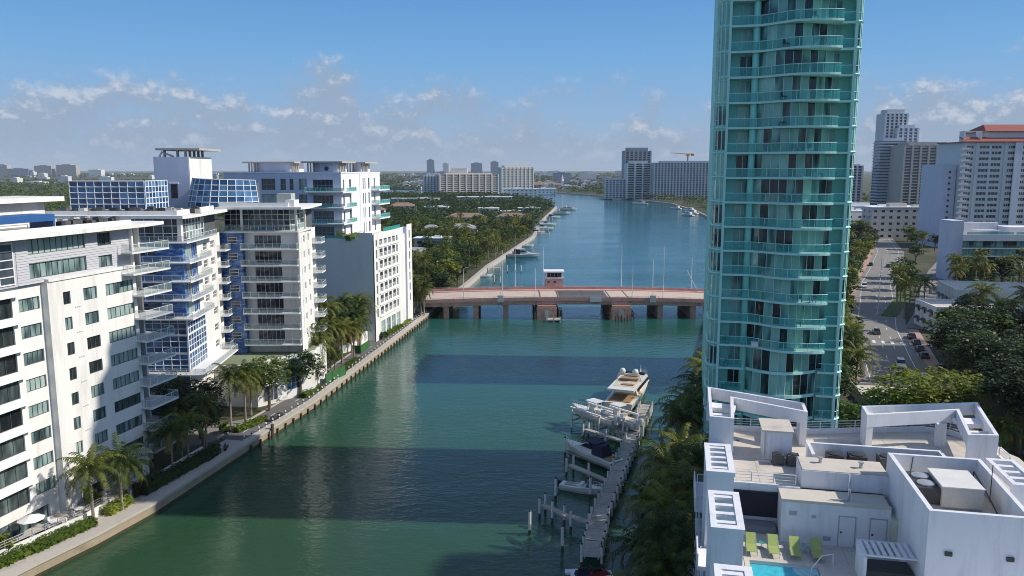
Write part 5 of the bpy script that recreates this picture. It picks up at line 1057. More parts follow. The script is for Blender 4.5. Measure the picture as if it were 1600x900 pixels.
def hotel():
    b = E('hotel', (247, 440, 1.5), -.02, 'broad white hotel with rows of dark windows and red tiled roof, far right', 'hotel')
    HW = M('hotel_grey_white', (.68, .68, .67), .8, .05); RED = M('red_roof_tile', (.30, .085, .06), .8, .15, 1)
    F = Face(b, 0, 0, 0); nf = 18; fh = 3.15; W = 70
    cols = [(1.5, 3.6), (8.5, 5.2), (15, 5.2), (24, 3.6), (31.5, 3.6), (37, 5.4), (45, 5.4), (53, 5.4), (61, 5.4)]
    hl = [(u, u + w, k * fh + 1.0, k * fh + 2.5) for k in range(nf) for u, w in cols]
    F.wall(W, 0, nf * fh + 1.5, hl, HW, .5)
    for (u, u1, z, z1) in hl: F.put('window', cached(('hw', round(u1 - u, 2)), lambda: MB().box(0, 0, 0, u1 - u, .05, 1.5).box((u1 - u) / 3 - .1, -.15, 0, (u1 - u) / 3 + .1, -.01, 1.5, 1).box((u1 - u) * 2 / 3 - .1, -.15, 0, (u1 - u) * 2 / 3 + .1, -.01, 1.5, 1).mesh('window', [G_DK, HW])), u, .4, z)
    for u in (6.3, 21.8, 29.2, 36, 44): part('pilaster', MB().box(u, -.5, 0, u + 1.0, -.003, nf * fh + 1.5), HW, b)
    part('lift_shaft', MB().box(27, -1.2, 0, 31, -.51, nf * fh + 1.5), PALEB, b)
    for k in range(nf): F.put('balcony', cached('hb', lambda: MB().box(-2.2, -1.6, 0, 2.6, -.003, .2).box(-2.2, -1.6, .2, 2.6, -1.5, 1.1).mesh('balcony', WHITE2)), 0, 0, k * fh + .3)
    part('body', MB().box(.5, .9, 0, W, 30, nf * fh + 1.4), HW, b)
    w = part('end_wing', MB().box(-9.5, 6, 0, -.01, 26, 46), LAV, b)
    for k in range(13): put('porthole', cached('ph', lambda: MB().tube([(0, 0, 0), (0, -.2, 0)], .7, 10).mesh('porthole', G_DK)), w, (-3.5, 6.15, 4 + k * 3.15))
    part('roof', MB().add([(-1, -1.5, 58.3), (W, -1.5, 58.3), (W, 5, 61), (-1, 5, 61)], [(0, 1, 2, 3)]).box(-1, -1.45, 57.9, W, 28, 58.28), RED, b)
    part('upper_storey', MB().box(14, 4, 58.3, W, 26, 64), HW, b); part('upper_roof', MB().add([(12, 2, 64.0), (W, 2, 64.0), (W, 12, 68), (16, 12, 68), (12, 24, 64.0)], [(0, 1, 2, 3), (0, 3, 4)]).box(13, 3, 63.6, W, 26, 63.99), RED, b)
    part('gable_frames', MB().box(0, 1, 58.4, .6, 6, 64).box(9, 1, 58.4, 9.6, 6, 64).box(.61, 1, 63.4, 8.99, 1.6, 64), WHITE2, b)
hotel()
# taller towers further up the right bank
GR = M('beige_tower_wall', (.50, .46, .42), .8); 
def far_tower(x, y, w, d, h, wall, label, crown=None, bands=None, glass=None, rz=0, cat='tower', nrib=0, group=None):
    b = E('distant_tower', (x, y, 1.5), rz, label, cat, group)
    part('body', MB().box(0, 0, 0, w, d, h), glass or G_DK, b)
    if bands:
        n = int(h / bands); me = cached(('ftb', w, d, wall.name), lambda: MB().box(-.8, -.8, 0, w + .8, d + .8, 1.2).mesh('floor_band', wall))
        for k in range(n): put('floor_band', me, b, (0, 0, k * bands + bands - 1.2))
    for i in range(nrib + 1 if nrib else 0): part('rib', MB().box(w * i / nrib - 1.0, -1.4, 0, w * i / nrib + 1.0, d + .4, h + .5), wall, b)
    part('crown', MB().box(w * .1, d * .1, h + .01, w * .9, d * .9, h + (crown or 4)), wall, b)
    return b
FW1 = M('far_white', (.62, .64, .66), .8)
far_tower(415, 900, 24, 20, 104, FW1, 'tallest blue and white stepped tower, far right', 5, 3.4, G_BL, nrib=5); far_tower(427, 894, 22, 20, 88, FW1, 'white gridded shaft leaning against the tallest stepped tower', 4, 3.4, G_BL, nrib=4); far_tower(407, 890, 28, 16, 74, FW1, 'lower shoulder of the stepped tower with pale balconies', 3, 3.3, G_BL)
far_tower(419, 860, 52, 30, 68, GR, 'brown ribbed apartment tower in front of the stepped tower', 4, 3.2, G_DK, nrib=6); far_tower(472, 900, 22, 20, 66, GR, 'narrow beige tower right of the brown ribbed tower', 3, 3.2, G_DK, nrib=3)
far_tower(388, 930, 18, 20, 47, FW1, 'pale slab with blue windows left of the brown ribbed tower', 2, 3.2, G_BL, nrib=3); far_tower(372, 960, 18, 20, 46, GR, 'low beige slab just right of the teal tower', 3, 3.2, G_DK, nrib=2)
for x, y, w, d, h, l in ((95, 62.5, 26, 19.5, 78, 'tall pale slab east of the near roof terraces'), (160, 92, 26, 50, 60, 'tall pale slab east of the road, level with the near roof terraces'), (168, 166, 24, 22, 62, 'tall pale slab east of the road, level with the parked cars'), (196, 212, 24, 40, 70, 'tall pale slab east of the road, behind the low tan-roofed building')):
    far_tower(x, y, w, d, h, FW1, l, 4, 3.2, G_DK, nrib=5)
# buildings up the creek
far_tower(169, 1200, 38, 30, 70, M('far_grey', (.30, .34, .38), .7), 'tall dark grey tower right of the creek bend', 5, 3.3, G_DK, nrib=6)
simple_block('apartment_block', 138, 1180, 1.5, 40, 14, 28, 0, 'white waterfront block left of the dark grey tower', nwin=8, nfl=9, wall=FW1, win=(3.2, 1.7))
far_tower(168, 1170, 34, 24, 51, FW1, 'grey balconied block before the dark grey tower', 4, 3.3, G_DK, nrib=3)
far_tower(204, 1150, 100, 26, 52, M('far_blue_grey', (.42, .48, .52), .7), 'very wide blue-grey slab on the right creek bank', 3, 3.3, G_BL, nrib=22, cat='building')
simple_block('apartment_block', 232, 900, 1.5, 40, 18, 17, 0, 'low white house beside the left edge of the teal tower', nwin=7, nfl=5, wall=WHITE2)
far_tower(-136, 1235, 24, 40, 33, FW1, 'dark glass wing at the left end of the long pale block', 3, 3.2, G_BL, nrib=5, cat='building')
far_tower(-110, 1222, 92, 30, 35, M('far_cream', (.66, .62, .56), .7), 'long pale block with brownish balconies left of the creek bend', 2, 3.2, M('brown_reflecting_glass', (.24, .19, .16), .3), nrib=9, cat='building', rz=.28)
part('penthouse', MB().box(-95, 1250, 38, -70, 1262, 46), M('far_cream', (.66, .62, .56), .7), E('penthouse', (0, 0, 0), 0, 'white penthouse on top of the long pale block', 'building'))
far_tower(-19, 1500, 62, 26, 46, M('far_cream', (.66, .62, .56), .7), 'pale cream slab right of the long pale block', 4, 3.2, M('cream_glass', (.44, .41, .37), .3), nrib=8, cat='building', rz=.3)
simple_block('apartment_block', -15, 1260, 1.5, 55, 20, 12, 0, 'low white club building below the pale cream slab', nwin=8, nfl=3, wall=FW1)
simple_block('apartment_block', 40, 1440, 1.5, 40, 20, 8, 0, 'low white shed at the creek bend', nwin=6, nfl=2, wall=FW1)
cr = E('tower_crane', (258, 1180, 52), 0, 'orange construction crane above the wide blue-grey slab', 'crane')
CRM = M('crane_orange', (.45, .22, .09), .6); part('mast', MB().tube([(0, 0, 0), (0, 0, 14)], 1.0, 4), CRM, cr); part('jib', MB().tube([(8, 0, 15), (0, 0, 14.6), (-26, 0, 16.5)], [.9, .9, .3], 4), CRM, cr); part('cab', MB().box(-2, -1.5, 11.5, 2, 1.5, 15), CRM, cr); part('counterweight', MB().box(5, -1.2, 12, 9, 1.2, 14.4), CRM, cr)
FFA = [far_facade('far_facade_%d' % i, w, g) for i, (w, g) in enumerate((((.74, .74, .73), (.30, .33, .37)), ((.50, .46, .40), (.15, .15, .17)), ((.34, .38, .44), (.14, .18, .24)), ((.80, .78, .74), (.36, .37, .38))))]
def skyline(x, y, w, d, h, m, label, group=None):
    o = put('distant_building', MB().box(-w / 2, -d / 2, 0, w / 2, d / 2, h).box(-w * .25, -d * .25, h + .01, w * .2, d * .3, h + max(2.5, h * .06)).mesh('distant_building', FFA[m]), None, (x, y, 1), 0, label=label, category='building', group=group)
for x, w, h, m, l in ((-455, 42, 94, 2, 'blue-grey tower on the skyline above the long pale block, left one'), (-370, 34, 76, 3, 'white tower on the skyline above the long pale block'), (-198, 62, 76, 2, 'wide blue slab on the skyline between the two pale blocks'), (-98, 44, 84, 2, 'blue slab on the skyline left of the pale cream slab'),
        (-2620, 95, 62, 1, 'leftmost pair of tan towers on the left skyline, left one'), (-2490, 110, 66, 1, 'leftmost pair of tan towers on the left skyline, right one'), (-2850, 60, 66, 1, 'tan tower at the left edge of the skyline'), (-2760, 120, 46, 2, 'low grey block between the tan towers on the left skyline'), (-2330, 70, 40, 3, 'low white block right of the tan towers on the left skyline')):
    skyline(x, 4500, w, 40, h, m, l)
rr = random.Random(5)
for i in range(150):
    y = rr.uniform(2100, 6500); px = rr.choice((rr.uniform(-.62, -.16), rr.uniform(-.14, .02), rr.uniform(.03, .27), rr.uniform(.03, .27)))
    skyline(px * y, y, rr.uniform(14, 55), rr.uniform(14, 30), rr.choice((8, 10, 14, 20, 28)) * rr.uniform(.8, 1.25) * (1.5 if .1 < px and y > 4500 else 1), rr.choice((0, 0, 3, 3, 1, 2)), 'small pale building among the trees near the horizon', 'small buildings on the horizon')
for i in range(24):
    y = rr.uniform(1650, 2500); px = rr.uniform(.03, .14) if i % 3 else rr.uniform(-.16, .0)
    skyline(px * y, y, rr.uniform(10, 30), 14, rr.uniform(5, 11), rr.choice((0, 3, 3)), 'low white house among trees past the creek bend', 'houses past the creek bend')
ch = E('church', (95, 1900, 1), 0, 'brown roofed hall with a small white steeple past the creek bend', 'church')
part('hall', MB().box(-70, 0, 0, 20, 20, 7), FW1, ch); part('roof', MB().add([(-72, -2, 7), (22, -2, 7), (22, 10, 14), (-72, 10, 14), (22, 22, 7), (-72, 22, 7)], [(0, 1, 2, 3), (3, 2, 4, 5), (1, 4, 2), (0, 3, 5)]), M('brown_roof', (.28, .19, .15), .9), ch); part('steeple', MB().box(22.5, 4, 0, 28, 10, 16).tube([(25.2, 7, 16), (25.2, 7, 30)], [3, .2], 4), WHITE2, ch)
# houses on the island beyond the bridge
def villa(x, y, w, d, h, rz, label, roof=None, wall=WHITE2):
    h *= .92
    b = E('island_house', (x, y, 1.5), rz, label, 'house', 'houses on the wooded island')
    part('wall', MB().box(0, 0, 0, w, d, h), wall, b)
    if roof is None: part('roof', MB().box(-.6, -.6, h + .004, w + .6, d + .6, h + .5).box(w * .55, d * .4, h + .504, w * .75, d * .7, h + 1.2), WHITE2, b)
    else:
        part('roof', MB().add([(-.8, -.8, h + .01), (w + .8, -.8, h + .01), (w + .8, d + .8, h + .01), (-.8, d + .8, h + .01), (d / 2, d / 2, h + d * .24), (w - d / 2, d / 2, h + d * .24)], [(0, 1, 5, 4), (1, 2, 5), (2, 3, 4, 5), (3, 0, 4)]), roof, b)
    F = Face(b, 0, 0, 0); n = max(2, int(w / 5))
    for i in range(n): F.put('window', cached('vw', lambda: MB().box(0, -.08, 0, 2.4, -.003, 1.5).mesh('window', G_DK)), w * (i + .5) / n - 1.2, 0, h - 2.4)
REDR = M('terracotta_tile', (.28, .18, .135), .9, .2, 1.5); GRYR = M('grey_shingle', (.34, .34, .35), .9, .12, 1.5)
villa(-49, 395, 17, 10, 9.8, -.1, 'grey-white boxy house with a long dark window on the island', wall=LAV); villa(-52, 352, 16, 9, 7.2, -.1, 'grey hip roofed house nearest the bridge on the island', GRYR)
villa(-57, 480, 14, 11, 8, -.15, 'grey hipped house with white walls, left of the pair on the island', GRYR); villa(-41, 486, 19, 11, 8.2, -.05, 'grey hipped house with white walls, right of the pair on the island', GRYR)
villa(-50, 600, 30, 13, 8, 0, 'long low red tiled house with white walls mid island', REDR); villa(-12, 606, 24, 12, 8, 0, 'shorter red tiled house nearer the creek mid island', REDR)
villa(-30, 705, 18, 12, 9.5, 0, 'boxy white house behind the red tiled houses'); villa(-10, 690, 18, 12, 7.5, 0, 'flat white roof just right of the boxy white house'); villa(6, 742, 20, 10, 8, 0, 'flat white house near the island tip')
villa(-145, 690, 34, 14, 9, .05, 'broad red tiled house at the left side of the island', REDR); villa(-118, 760, 26, 14, 9, .05, 'orange tiled house behind the broad red tiled house', REDR); villa(-82, 745, 22, 12, 9, 0, 'white flat house with an orange neighbour on the island')
villa(-78, 400, 16, 9, 6, .05, 'low white house beside the gridded white block'); villa(-150, 980, 60, 16, 8, 0, 'long white row at the back of the island, left'); villa(-70, 1010, 70, 16, 9, 0, 'long white row below the long pale block')

# ---------------------------------------------------------------- plants
def frond(mb, L, up, az, droop, rr, m, pairs=15, wid=.10, lf=.85):
    pts = []; x = z = 0; a = up; n = 9; ds = L / n
    for i in range(n + 1):
        pts.append((x, z)); x += cos(a) * ds; z += sin(a) * ds; a -= droop / n * (0.5 + i / n * 1.1)
    ca, sa = cos(az), sin(az); P3 = [(p[0] * ca, p[0] * sa, p[1]) for p in pts]
    mb.tube(P3[::3], [.05, .035, .02, .01], 3, m, cap=False)
    for i in range(pairs):
        t = .10 + .88 * i / (pairs - 1); k = t * n; j = min(int(k), n - 1); f = k - j
        b = [P3[j][q] + (P3[j + 1][q] - P3[j][q]) * f for q in range(3)]; d = [P3[j + 1][q] - P3[j][q] for q in range(3)]; l = sqrt(sum(q * q for q in d)); d = [q / l for q in d]
        ll = lf * (.55 + 1.1 * t - 1.35 * t * t + .35) * rr.uniform(.85, 1.1) * .8
        for s in (-1, 1):
            sx, sy = -sa * s, ca * s; dr = rr.uniform(.35, .75)
            tip = (b[0] + (sx * .8 + d[0] * .55) * ll, b[1] + (sy * .8 + d[1] * .55) * ll, b[2] + d[2] * .4 * ll - dr * ll)
            w = [q * wid for q in d]
            mid = tuple((b[q] + tip[q]) / 2 + (.12 * ll if q == 2 else 0) for q in range(3))
            mb.add([tuple(b), tuple(b[q] + w[q] for q in range(3)), tuple(mid[q] + w[q] for q in range(3)), tip, mid], [(0, 1, 2, 4), (4, 2, 3)], m)
def palm_crown(seed, L=4.0, n=22, pairs=15, wid=.10):
    rr = random.Random(seed); mb = MB()
    for i in range(n):
        t = i / (n - 1); up = 1.25 - 1.75 * t + rr.uniform(-.12, .12)
        frond(mb, L * rr.uniform(.85, 1.08) * (.8 + .2 * min(1, t * 2)), up, i * 2.4 + rr.uniform(-.25, .25), 1.5 + .5 * rr.random(), rr, 1 if t > .88 and rr.random() < .6 else 0, pairs, wid)
    mb.lathe([(.16, -.5), (.22, -.1), (.1, .3)], n=6, m=0)
    return mb.mesh('crown', [PALM, PALMY])
def palm_trunk(seed, h, r=.17):
    rr = random.Random(seed); dx, dy = rr.uniform(-.5, .5), rr.uniform(-.5, .5)
    pts = [(dx * (t - t * t) * 1.6, dy * (t - t * t) * 1.6, h * t) for t in [i / 6 for i in range(7)]]
    return MB().tube(pts, [r * 1.5, r * 1.1, r, r * .95, r * .9, r * .85, r * .8], 7).mesh('trunk', BARKG)
PC = [palm_crown(i, 4.2 + .25 * i, 28, 19, .13) for i in range(4)]; PT = {h: [palm_trunk(h * 7 + i, h) for i in range(2)] for h in (5, 7, 9, 11)}
PCF = [palm_crown(20 + i, 3.8, 20, 9, .26) for i in range(3)]
def palm(x, y, h, label, group=None, s=1.0, z=1.6, far=False, cat='palm tree'):
    o = E('palm_tree', (x, y, z), R.uniform(0, 6.28), label, cat, group, s)
    hh = min(PT, key=lambda q: abs(q - h)); i = R.randrange(2)
    put('trunk', PT[hh][i], o, (0, 0, 0)); put('crown', R.choice(PCF if far else PC), o, (0, 0, hh), R.uniform(0, 6))
    return o
def broad_crown(seed, rx, rz_, nclump, per, s, mat, flat=1.0):
    rr = random.Random(seed); mb = MB()
    for c in range(nclump):
        a = rr.uniform(0, 2 * pi); q = rr.uniform(-.5, 1); rad = (rr.random() ** .4) * .82
        sq = sqrt(max(0, 1 - q * q)) if q > 0 else 1
        cx, cy, cz = rx * rad * cos(a) * (.55 + .45 * sq), rx * rad * sin(a) * (.55 + .45 * sq), rz_ * q * .8
        cr_ = rx * rr.uniform(.20, .36)
        for _ in range(per):
            th = rr.uniform(0, 2 * pi); u = rr.uniform(-.7, 1); k = sqrt(1 - u * u); e = cr_ * rr.uniform(.7, 1.05)
            leafcard(mb, cx + e * k * cos(th), cy + e * k * sin(th), cz + e * u * .75, s * rr.uniform(.6, 1.2), rr)
    return mb.mesh('crown', mat)
def broad_trunk(seed, h, spread):
    rr = random.Random(seed); mb = MB().tube([(0, 0, 0), (.1, .05, h * .5), (.0, .1, h)], [.32, .24, .18], 7)
    for i in range(5):
        a = i * 1.257 + rr.uniform(-.4, .4); mb.tube([(0, .05, h * rr.uniform(.55, .95)), (spread * .4 * cos(a), spread * .4 * sin(a), h * 1.15), (spread * .75 * cos(a), spread * .75 * sin(a), h * 1.35)], [.14, .09, .04], 5)
    return mb.mesh('trunk', BARK)
BC = {k: [broad_crown(40 + i + 7 * j, 4.2, 3.2, 44, 60, .5, m) for i in range(2)] for j, (k, m) in enumerate((('mid', LEAF), ('light', LEAFL), ('dark', LEAFD)))}
BCF = {k: [broad_crown(80 + i + 7 * j, 4.2, 3.2, 34, 24, .95, m) for i in range(3)] for j, (k, m) in enumerate((('mid', LEAF), ('light', LEAFL), ('dark', LEAFD)))}
BT = [broad_trunk(i, 4.2, 3.4) for i in range(3)]
def tree(x, y, label, kind='mid', s=1.0, group=None, z=1.5, far=False, sz=None):
    o = E('broadleaf_tree', (x, y, z), R.uniform(0, 6.28), label, 'tree', group, (s, s, sz or s))
    put('trunk', R.choice(BT), o); put('crown', R.choice((BCF if far else BC)[kind]), o, (0, 0, 6.0), R.uniform(0, 6)); return o

# left bank, near
palm(-51.6, 92.6, 7, 'green coconut palm at the patio wall, leftmost in the foreground', s=1.05); palm(-50.1, 96.6, 7, 'yellowing coconut palm right of the leftmost foreground palm'); palm(-50.6, 99.6, 5, 'short orange-fronded palm behind the yellowing foreground palm', s=.9)
palm(-48.4, 108, 7, 'slim shaded palm beside the dark hedge below the white block', s=.95); palm(-47.6, 111.8, 7, 'second shaded palm beside the dark hedge below the white block', s=.95); palm(-46.8, 116.6, 9, 'tall shaded palm where the promenade meets the lane', s=.9); palm(-49.8, 114.5, 9, 'shaded palm close to the white balconies', s=.9)
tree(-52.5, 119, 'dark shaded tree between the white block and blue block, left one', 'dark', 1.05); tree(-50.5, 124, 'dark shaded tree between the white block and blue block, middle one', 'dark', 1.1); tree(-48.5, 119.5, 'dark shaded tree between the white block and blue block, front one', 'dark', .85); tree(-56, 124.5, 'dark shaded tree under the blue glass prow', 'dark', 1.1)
palm(-47.6, 129.5, 9, 'sunlit yellow-green palm in front of the moss green deck, left one', s=1.0); palm(-45.8, 131.5, 9, 'sunlit yellow-green palm in front of the moss green deck, right one', s=1.0); palm(-46.5, 136.5, 7, 'palm with orange fronds near the white podium wall', s=.95)
tree(-44.0, 139, 'dense dark tree at the lane beside the podium', 'mid', 1.1); tree(-40.6, 148, 'dense dark tree left of the green fence', 'mid', 1.0); tree(-38.8, 153.5, 'small tree touching the green fence', 'dark', .6)
for i, (x, y, h) in enumerate(((-43.0, 160, 9), (-41.5, 165, 9), (-39.8, 170, 9), (-42.5, 175, 11), (-40.2, 180, 9), (-38.0, 184, 9), (-41, 188, 11), (-37.2, 190, 9), (-44.5, 190, 7), (-36.3, 178, 7), (-38.9, 194, 9), (-44.5, 166, 7), (-38.2, 174, 7), (-43, 183, 9), (-37.0, 186, 7), (-40.5, 160.5, 7), (-45.5, 178, 9), (-39.8, 190, 7))):
    palm(x, y, h, 'sunlit coconut palm in the grove before the blank grey wall', 'palms before the grey wall', s=R.uniform(1.0, 1.2))
for x, y, q in ((-41.8, 170, .7), (-43.5, 178, .75), (-39.0, 187.5, .65), (-44.5, 186, .7), (-38.6, 168.5, .55)): tree(x, y, 'leafy tree under the palms before the blank grey wall', 'mid', q, 'trees before the grey wall')
for i, (x, y) in enumerate(((-31, 233.5), (-29.3, 234.6), (-27.4, 236), (-26.2, 233), (-29, 239))): palm(x, y, 9 if i % 2 else 7, 'palm in the clump at the left end of the bridge', 'palms at the left bridge end', s=1.0)
def shrub(x, y, s, label, mat=HEDGE, group=None, z=1.6, sz=None):
    return put('shrub', cached(('shrub', mat.name), lambda: broad_crown(3, 1.0, .95, 16, 34, .34, mat)), None, (x, y, z + .62 * (sz or s)), R.uniform(0, 6), (s, s, sz or s), label=label, category='shrub', group=group)
def hedge(p, q, w, h, label, mat=HEDGE, z=1.68, dens=62):
    L = sqrt((q[0] - p[0]) ** 2 + (q[1] - p[1]) ** 2)
    return put('hedge', foliage_box(L, w, h, int(dens * L * (w + h * 1.2) / 2), .36, mat), None, ((p[0] + q[0]) / 2, (p[1] + q[1]) / 2, z), atan2(q[1] - p[1], q[0] - p[0]), label=label, category='hedge')
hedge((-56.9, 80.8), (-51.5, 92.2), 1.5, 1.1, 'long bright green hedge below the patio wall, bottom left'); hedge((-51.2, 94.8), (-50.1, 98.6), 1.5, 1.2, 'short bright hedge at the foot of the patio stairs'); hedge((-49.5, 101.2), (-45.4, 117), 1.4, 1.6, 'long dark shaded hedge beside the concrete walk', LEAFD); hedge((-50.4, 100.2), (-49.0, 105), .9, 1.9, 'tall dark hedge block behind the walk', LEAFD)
hedge((-46.0, 127.0), (-43.2, 133.4), 1.6, .9, 'low bright planting strip beside the lane near the motorbike'); hedge((-33.0, 203.5), (-31.0, 214), 1.3, 1.2, 'clipped shrubs below the gridded white block'); hedge((-30.6, 216), (-29.4, 224), 1.2, .9, 'low bright shrubs near the left bridge end'); hedge((-40.0, 147), (-38.4, 154), 1.6, 1.0, 'mixed shrubs beside the lane before the green fence', LEAF); hedge((-36.6, 166), (-35.2, 176), 1.5, 1.1, 'dark shrubs along the lane behind the green fence', LEAF)
for x, y, s, l in ((-57.4, 84.4, 1.2, 'round green shrub on the patio, bottom left'), (-53.6, 96.4, 1.2, 'yellow-green shrub on the patio beside the parasol'), (-54.4, 97.8, 1.0, 'green shrub against the white facade behind the patio')): shrub(x, y, s, l, LEAFL, z=2.4)
for i, (x, y) in enumerate(((-33.4, 200), (-28.2, 231), (-26.5, 240.5), (-25.5, 244), (-27.5, 243), (-47.5, 126.5))): shrub(x, y, 1.3, 'leafy shrub beside the lane on the left bank', LEAF, 'shrubs beside the lane')
# patio, walls, furniture
pt = E('garden_wall', (0, 0, 0), 0, 'white patio wall with railing under the nearest white block', 'wall')
part('patio_floor', MB().prism([(-66, 66), (-58.0, 80.8), (-52.8, 92.6), (-52.2, 97), (-51, 104), (-54, 104), (-62, 72)], 1.51, 2.55), CONC, pt); part('wall_panel', MB().beam((-58.2, 80.8), (-52.8, 92.3), .25, 1.52, 2.9), WHITE, pt); part('wall_panel', MB().beam((-52.7, 92.6), (-51.8, 97.2), .25, 1.52, 2.9), WHITE, pt); part('wall_panel', MB().beam((-50.7, 99.7), (-47.4, 116.5), .3, 1.52, 3.0), WHITE, pt)
mb = MB()
for a, c2 in (((-58.2, 80.8), (-52.8, 92.3)), ((-52.7, 92.6), (-51.8, 97.2))):
    rs = resample([a, c2], 1.5)
    for h in (.3, .6, .9): mb.tube([(p[0], p[1], 2.9 + h) for p in rs], .03, 4)
    for p in rs: mb.box(p[0] - .03, p[1] - .03, 2.9, p[0] + .03, p[1] + .03, 3.8)
part('railing', mb, GALV, pt)
st = E('garden_stairs', (-52.2, 97.6, 1.7), -1.2, 'short concrete stairs from the patio down to the walk', 'stairs')
for i in range(5): part('step', MB().box(-1, -.3 * i - .3, 0, 1, -.3 * i, .85 - .17 * i), CONC, st)
pa = E('parasol', (-56.0, 87.4, 2.55), 0, 'white patio parasol, bottom left', 'parasol')
part('canopy', MB().add([(0, 0, 2.7)] + [(1.5 * cos(i * pi / 4), 1.5 * sin(i * pi / 4), 2.15) for i in range(8)], [(0, i + 1, (i + 1) % 8 + 1) for i in range(8)]), M('parasol_cloth', (.78, .77, .74), .8), pa); part('pole', MB().tube([(0, 0, 0), (0, 0, 2.7)], .04, 6).lathe([(.3, 0), (.3, .08)], n=8), GALV, pa)
def patio_set(x, y, z, label):
    o = E('patio_table', (x, y, z), R.uniform(0, 3), label, 'table', 'patio tables'); part('top', MB().lathe([(.6, .70), (.6, .74)], n=12), WHITE2, o); part('stem', MB().lathe([(.3, 0), (.05, .06), (.05, .7)], n=8), GALV, o)
    for k in range(3):
        a = k * 2.1 + .4; c = E('patio_chair', (x + 1.05 * cos(a), y + 1.05 * sin(a), z), a - pi / 2, 'white chair at the ' + label, 'chair', 'patio chairs of the ' + label)
        part('seat', MB().box(-.24, -.24, .42, .24, .24, .47), WHITE2, c); part('backrest', MB().box(-.24, .2, .471, .24, .25, .9), WHITE2, c)
        for q in (-.2, .2):
            for w in (-.2, .2): part('leg', MB().box(q - .02, w - .02, 0, q + .02, w + .02, .419), GALV, c)
patio_set(-54.9, 90.0, 2.56, 'round patio table beside the white parasol'); patio_set(-53.8, 93.6, 2.56, 'round patio table near the yellow-green shrub'); patio_set(-53.0, 99.5, 2.56, 'round patio table above the garden stairs')
gf = E('green_fence', (0, 0, 0), 0, 'green screen fence around bins beside the lane', 'fence')
GRF = M('green_screen', (.035, .13, .035), .7, .15, 2)
for a, c2 in (((-37.7, 156.3), (-37.0, 158.8)), ((-36.95, 158.9), (-36.2, 161.4)), ((-36.15, 161.5), (-35.4, 164.0))): part('fence_panel', MB().beam(a, c2, .1, 1.7, 3.9), GRF, gf)
for a in ((-37.75, 156.2), (-36.98, 158.85), (-36.18, 161.45), (-35.38, 164.1)): part('post', MB().box(a[0] - .07, a[1] - .07, 1.5, a[0] + .07, a[1] + .07, 4.0), DARKM, gf)
gf2 = E('green_fence', (0, 0, 0), 0, 'small green screen box beneath the gridded white block', 'fence'); part('fence_panel', MB().beam((-35.9, 184), (-35.0, 190.5), .1, 1.7, 3.6), GRF, gf2); part('fence_panel', MB().beam((-37.9, 184.3), (-36.0, 183.9), .1, 1.7, 3.6), GRF, gf2)
lw2 = E('garden_wall', (0, 0, 0), 0, 'low white wall steps among the grove palms', 'wall'); part('wall_panel', MB().beam((-39.0, 192), (-36.5, 198), .5, 1.5, 4.4), WHITE, lw2); part('wall_panel', MB().beam((-41, 184), (-38.2, 189), .4, 1.5, 3.4), WHITE, lw2)
def bike(x, y, z, rz, label):
    o = E('motorbike', (x, y, z), rz, label, 'motorbike', 'motorbikes on the lane')
    for q in (-.68, .68): part('wheel', MB().tube([(q, -.06, .31), (q, .06, .31)], .31, 12), BLACK, o)
    part('body', MB().box(-.55, -.14, .4, .45, .14, .72).box(-.1, -.12, .721, .4, .12, .9), DARKM, o); part('seat', MB().box(-.75, -.14, .75, -.11, .14, .86), BLACK, o); part('handlebar', MB().tube([(.5, -.38, 1.05), (.55, 0, 1.0), (.5, .38, 1.05)], .03, 5).tube([(.55, 0, 1.0), (.68, 0, .35)], .035, 5), GALV, o)
bike(-41.4, 133.2, 1.66, 1.0, 'dark motorbike parked on the lane, nearer of the pair'); bike(-41.0, 135.0, 1.66, 1.1, 'dark motorbike parked on the lane, farther of the pair')
def bench(x, y, z, rz, label):
    o = E('park_bench', (x, y, z), rz, label, 'bench', 'benches on the sea wall')
    part('seat', MB().box(-.9, -.22, .42, .9, .22, .47), DARKM, o); part('backrest', MB().box(-.9, .2, .5, .9, .25, .9), DARKM, o)
    for q in (-.75, .75): part('leg', MB().box(q - .04, -.2, 0, q + .04, .22, .419), DARKM, o)
bench(-45.5, 114.4, 1.72, 1.75, 'dark bench on the walk near the lane, left one'); bench(-44.6, 118.8, 1.72, 1.75, 'dark bench on the walk near the lane, right one')
bx_ = E('utility_box', (-58.6, 82.2, 1.7), .4, 'grey utility cabinet at the bottom left corner', 'cabinet'); part('cabinet', MB().box(-.6, -.4, .5, .6, .4, 1.9), GALV, bx_)
for q in (-.5, .5): part('leg', MB().box(q - .05, -.3, 0, q + .05, .3, .499), GALV, bx_)

# right bank
for i, (x, y, h, s) in enumerate(((14.8, 70, 9, 1.1), (15.6, 76, 9, 1.05), (12.6, 73, 7, 1.0), (17.5, 82, 9, 1.1), (18.0, 88, 9, 1.1), (20.6, 93, 9, 1.1), (15.2, 84, 7, 1.0), (18.6, 77.5, 11, 1.0), (21.5, 86, 11, 1.0), (13.6, 65, 9, 1.0), (11.6, 63.5, 7, 1.0), (19.9, 96.6, 7, 1.0))): palm(x, y, h, 'shaded palm in the dark clump between dock and near right building', 'shaded palms by the dock', s=s)
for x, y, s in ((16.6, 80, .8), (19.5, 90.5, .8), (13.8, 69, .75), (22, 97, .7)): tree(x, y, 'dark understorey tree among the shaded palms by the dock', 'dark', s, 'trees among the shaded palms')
for i, (x, y, h, s) in enumerate(((23.0, 103, 9, 1.15), (25.2, 108.5, 9, 1.15), (27.0, 113, 9, 1.1), (29.2, 119, 9, 1.15), (31.5, 126, 11, 1.05), (34.2, 134, 9, 1.1), (38, 146, 9, 1.0), (42, 158, 9, 1.0))): palm(x, y, h, 'sunlit palm on the bank left of the teal tower', 'palms left of the tower', s=s)
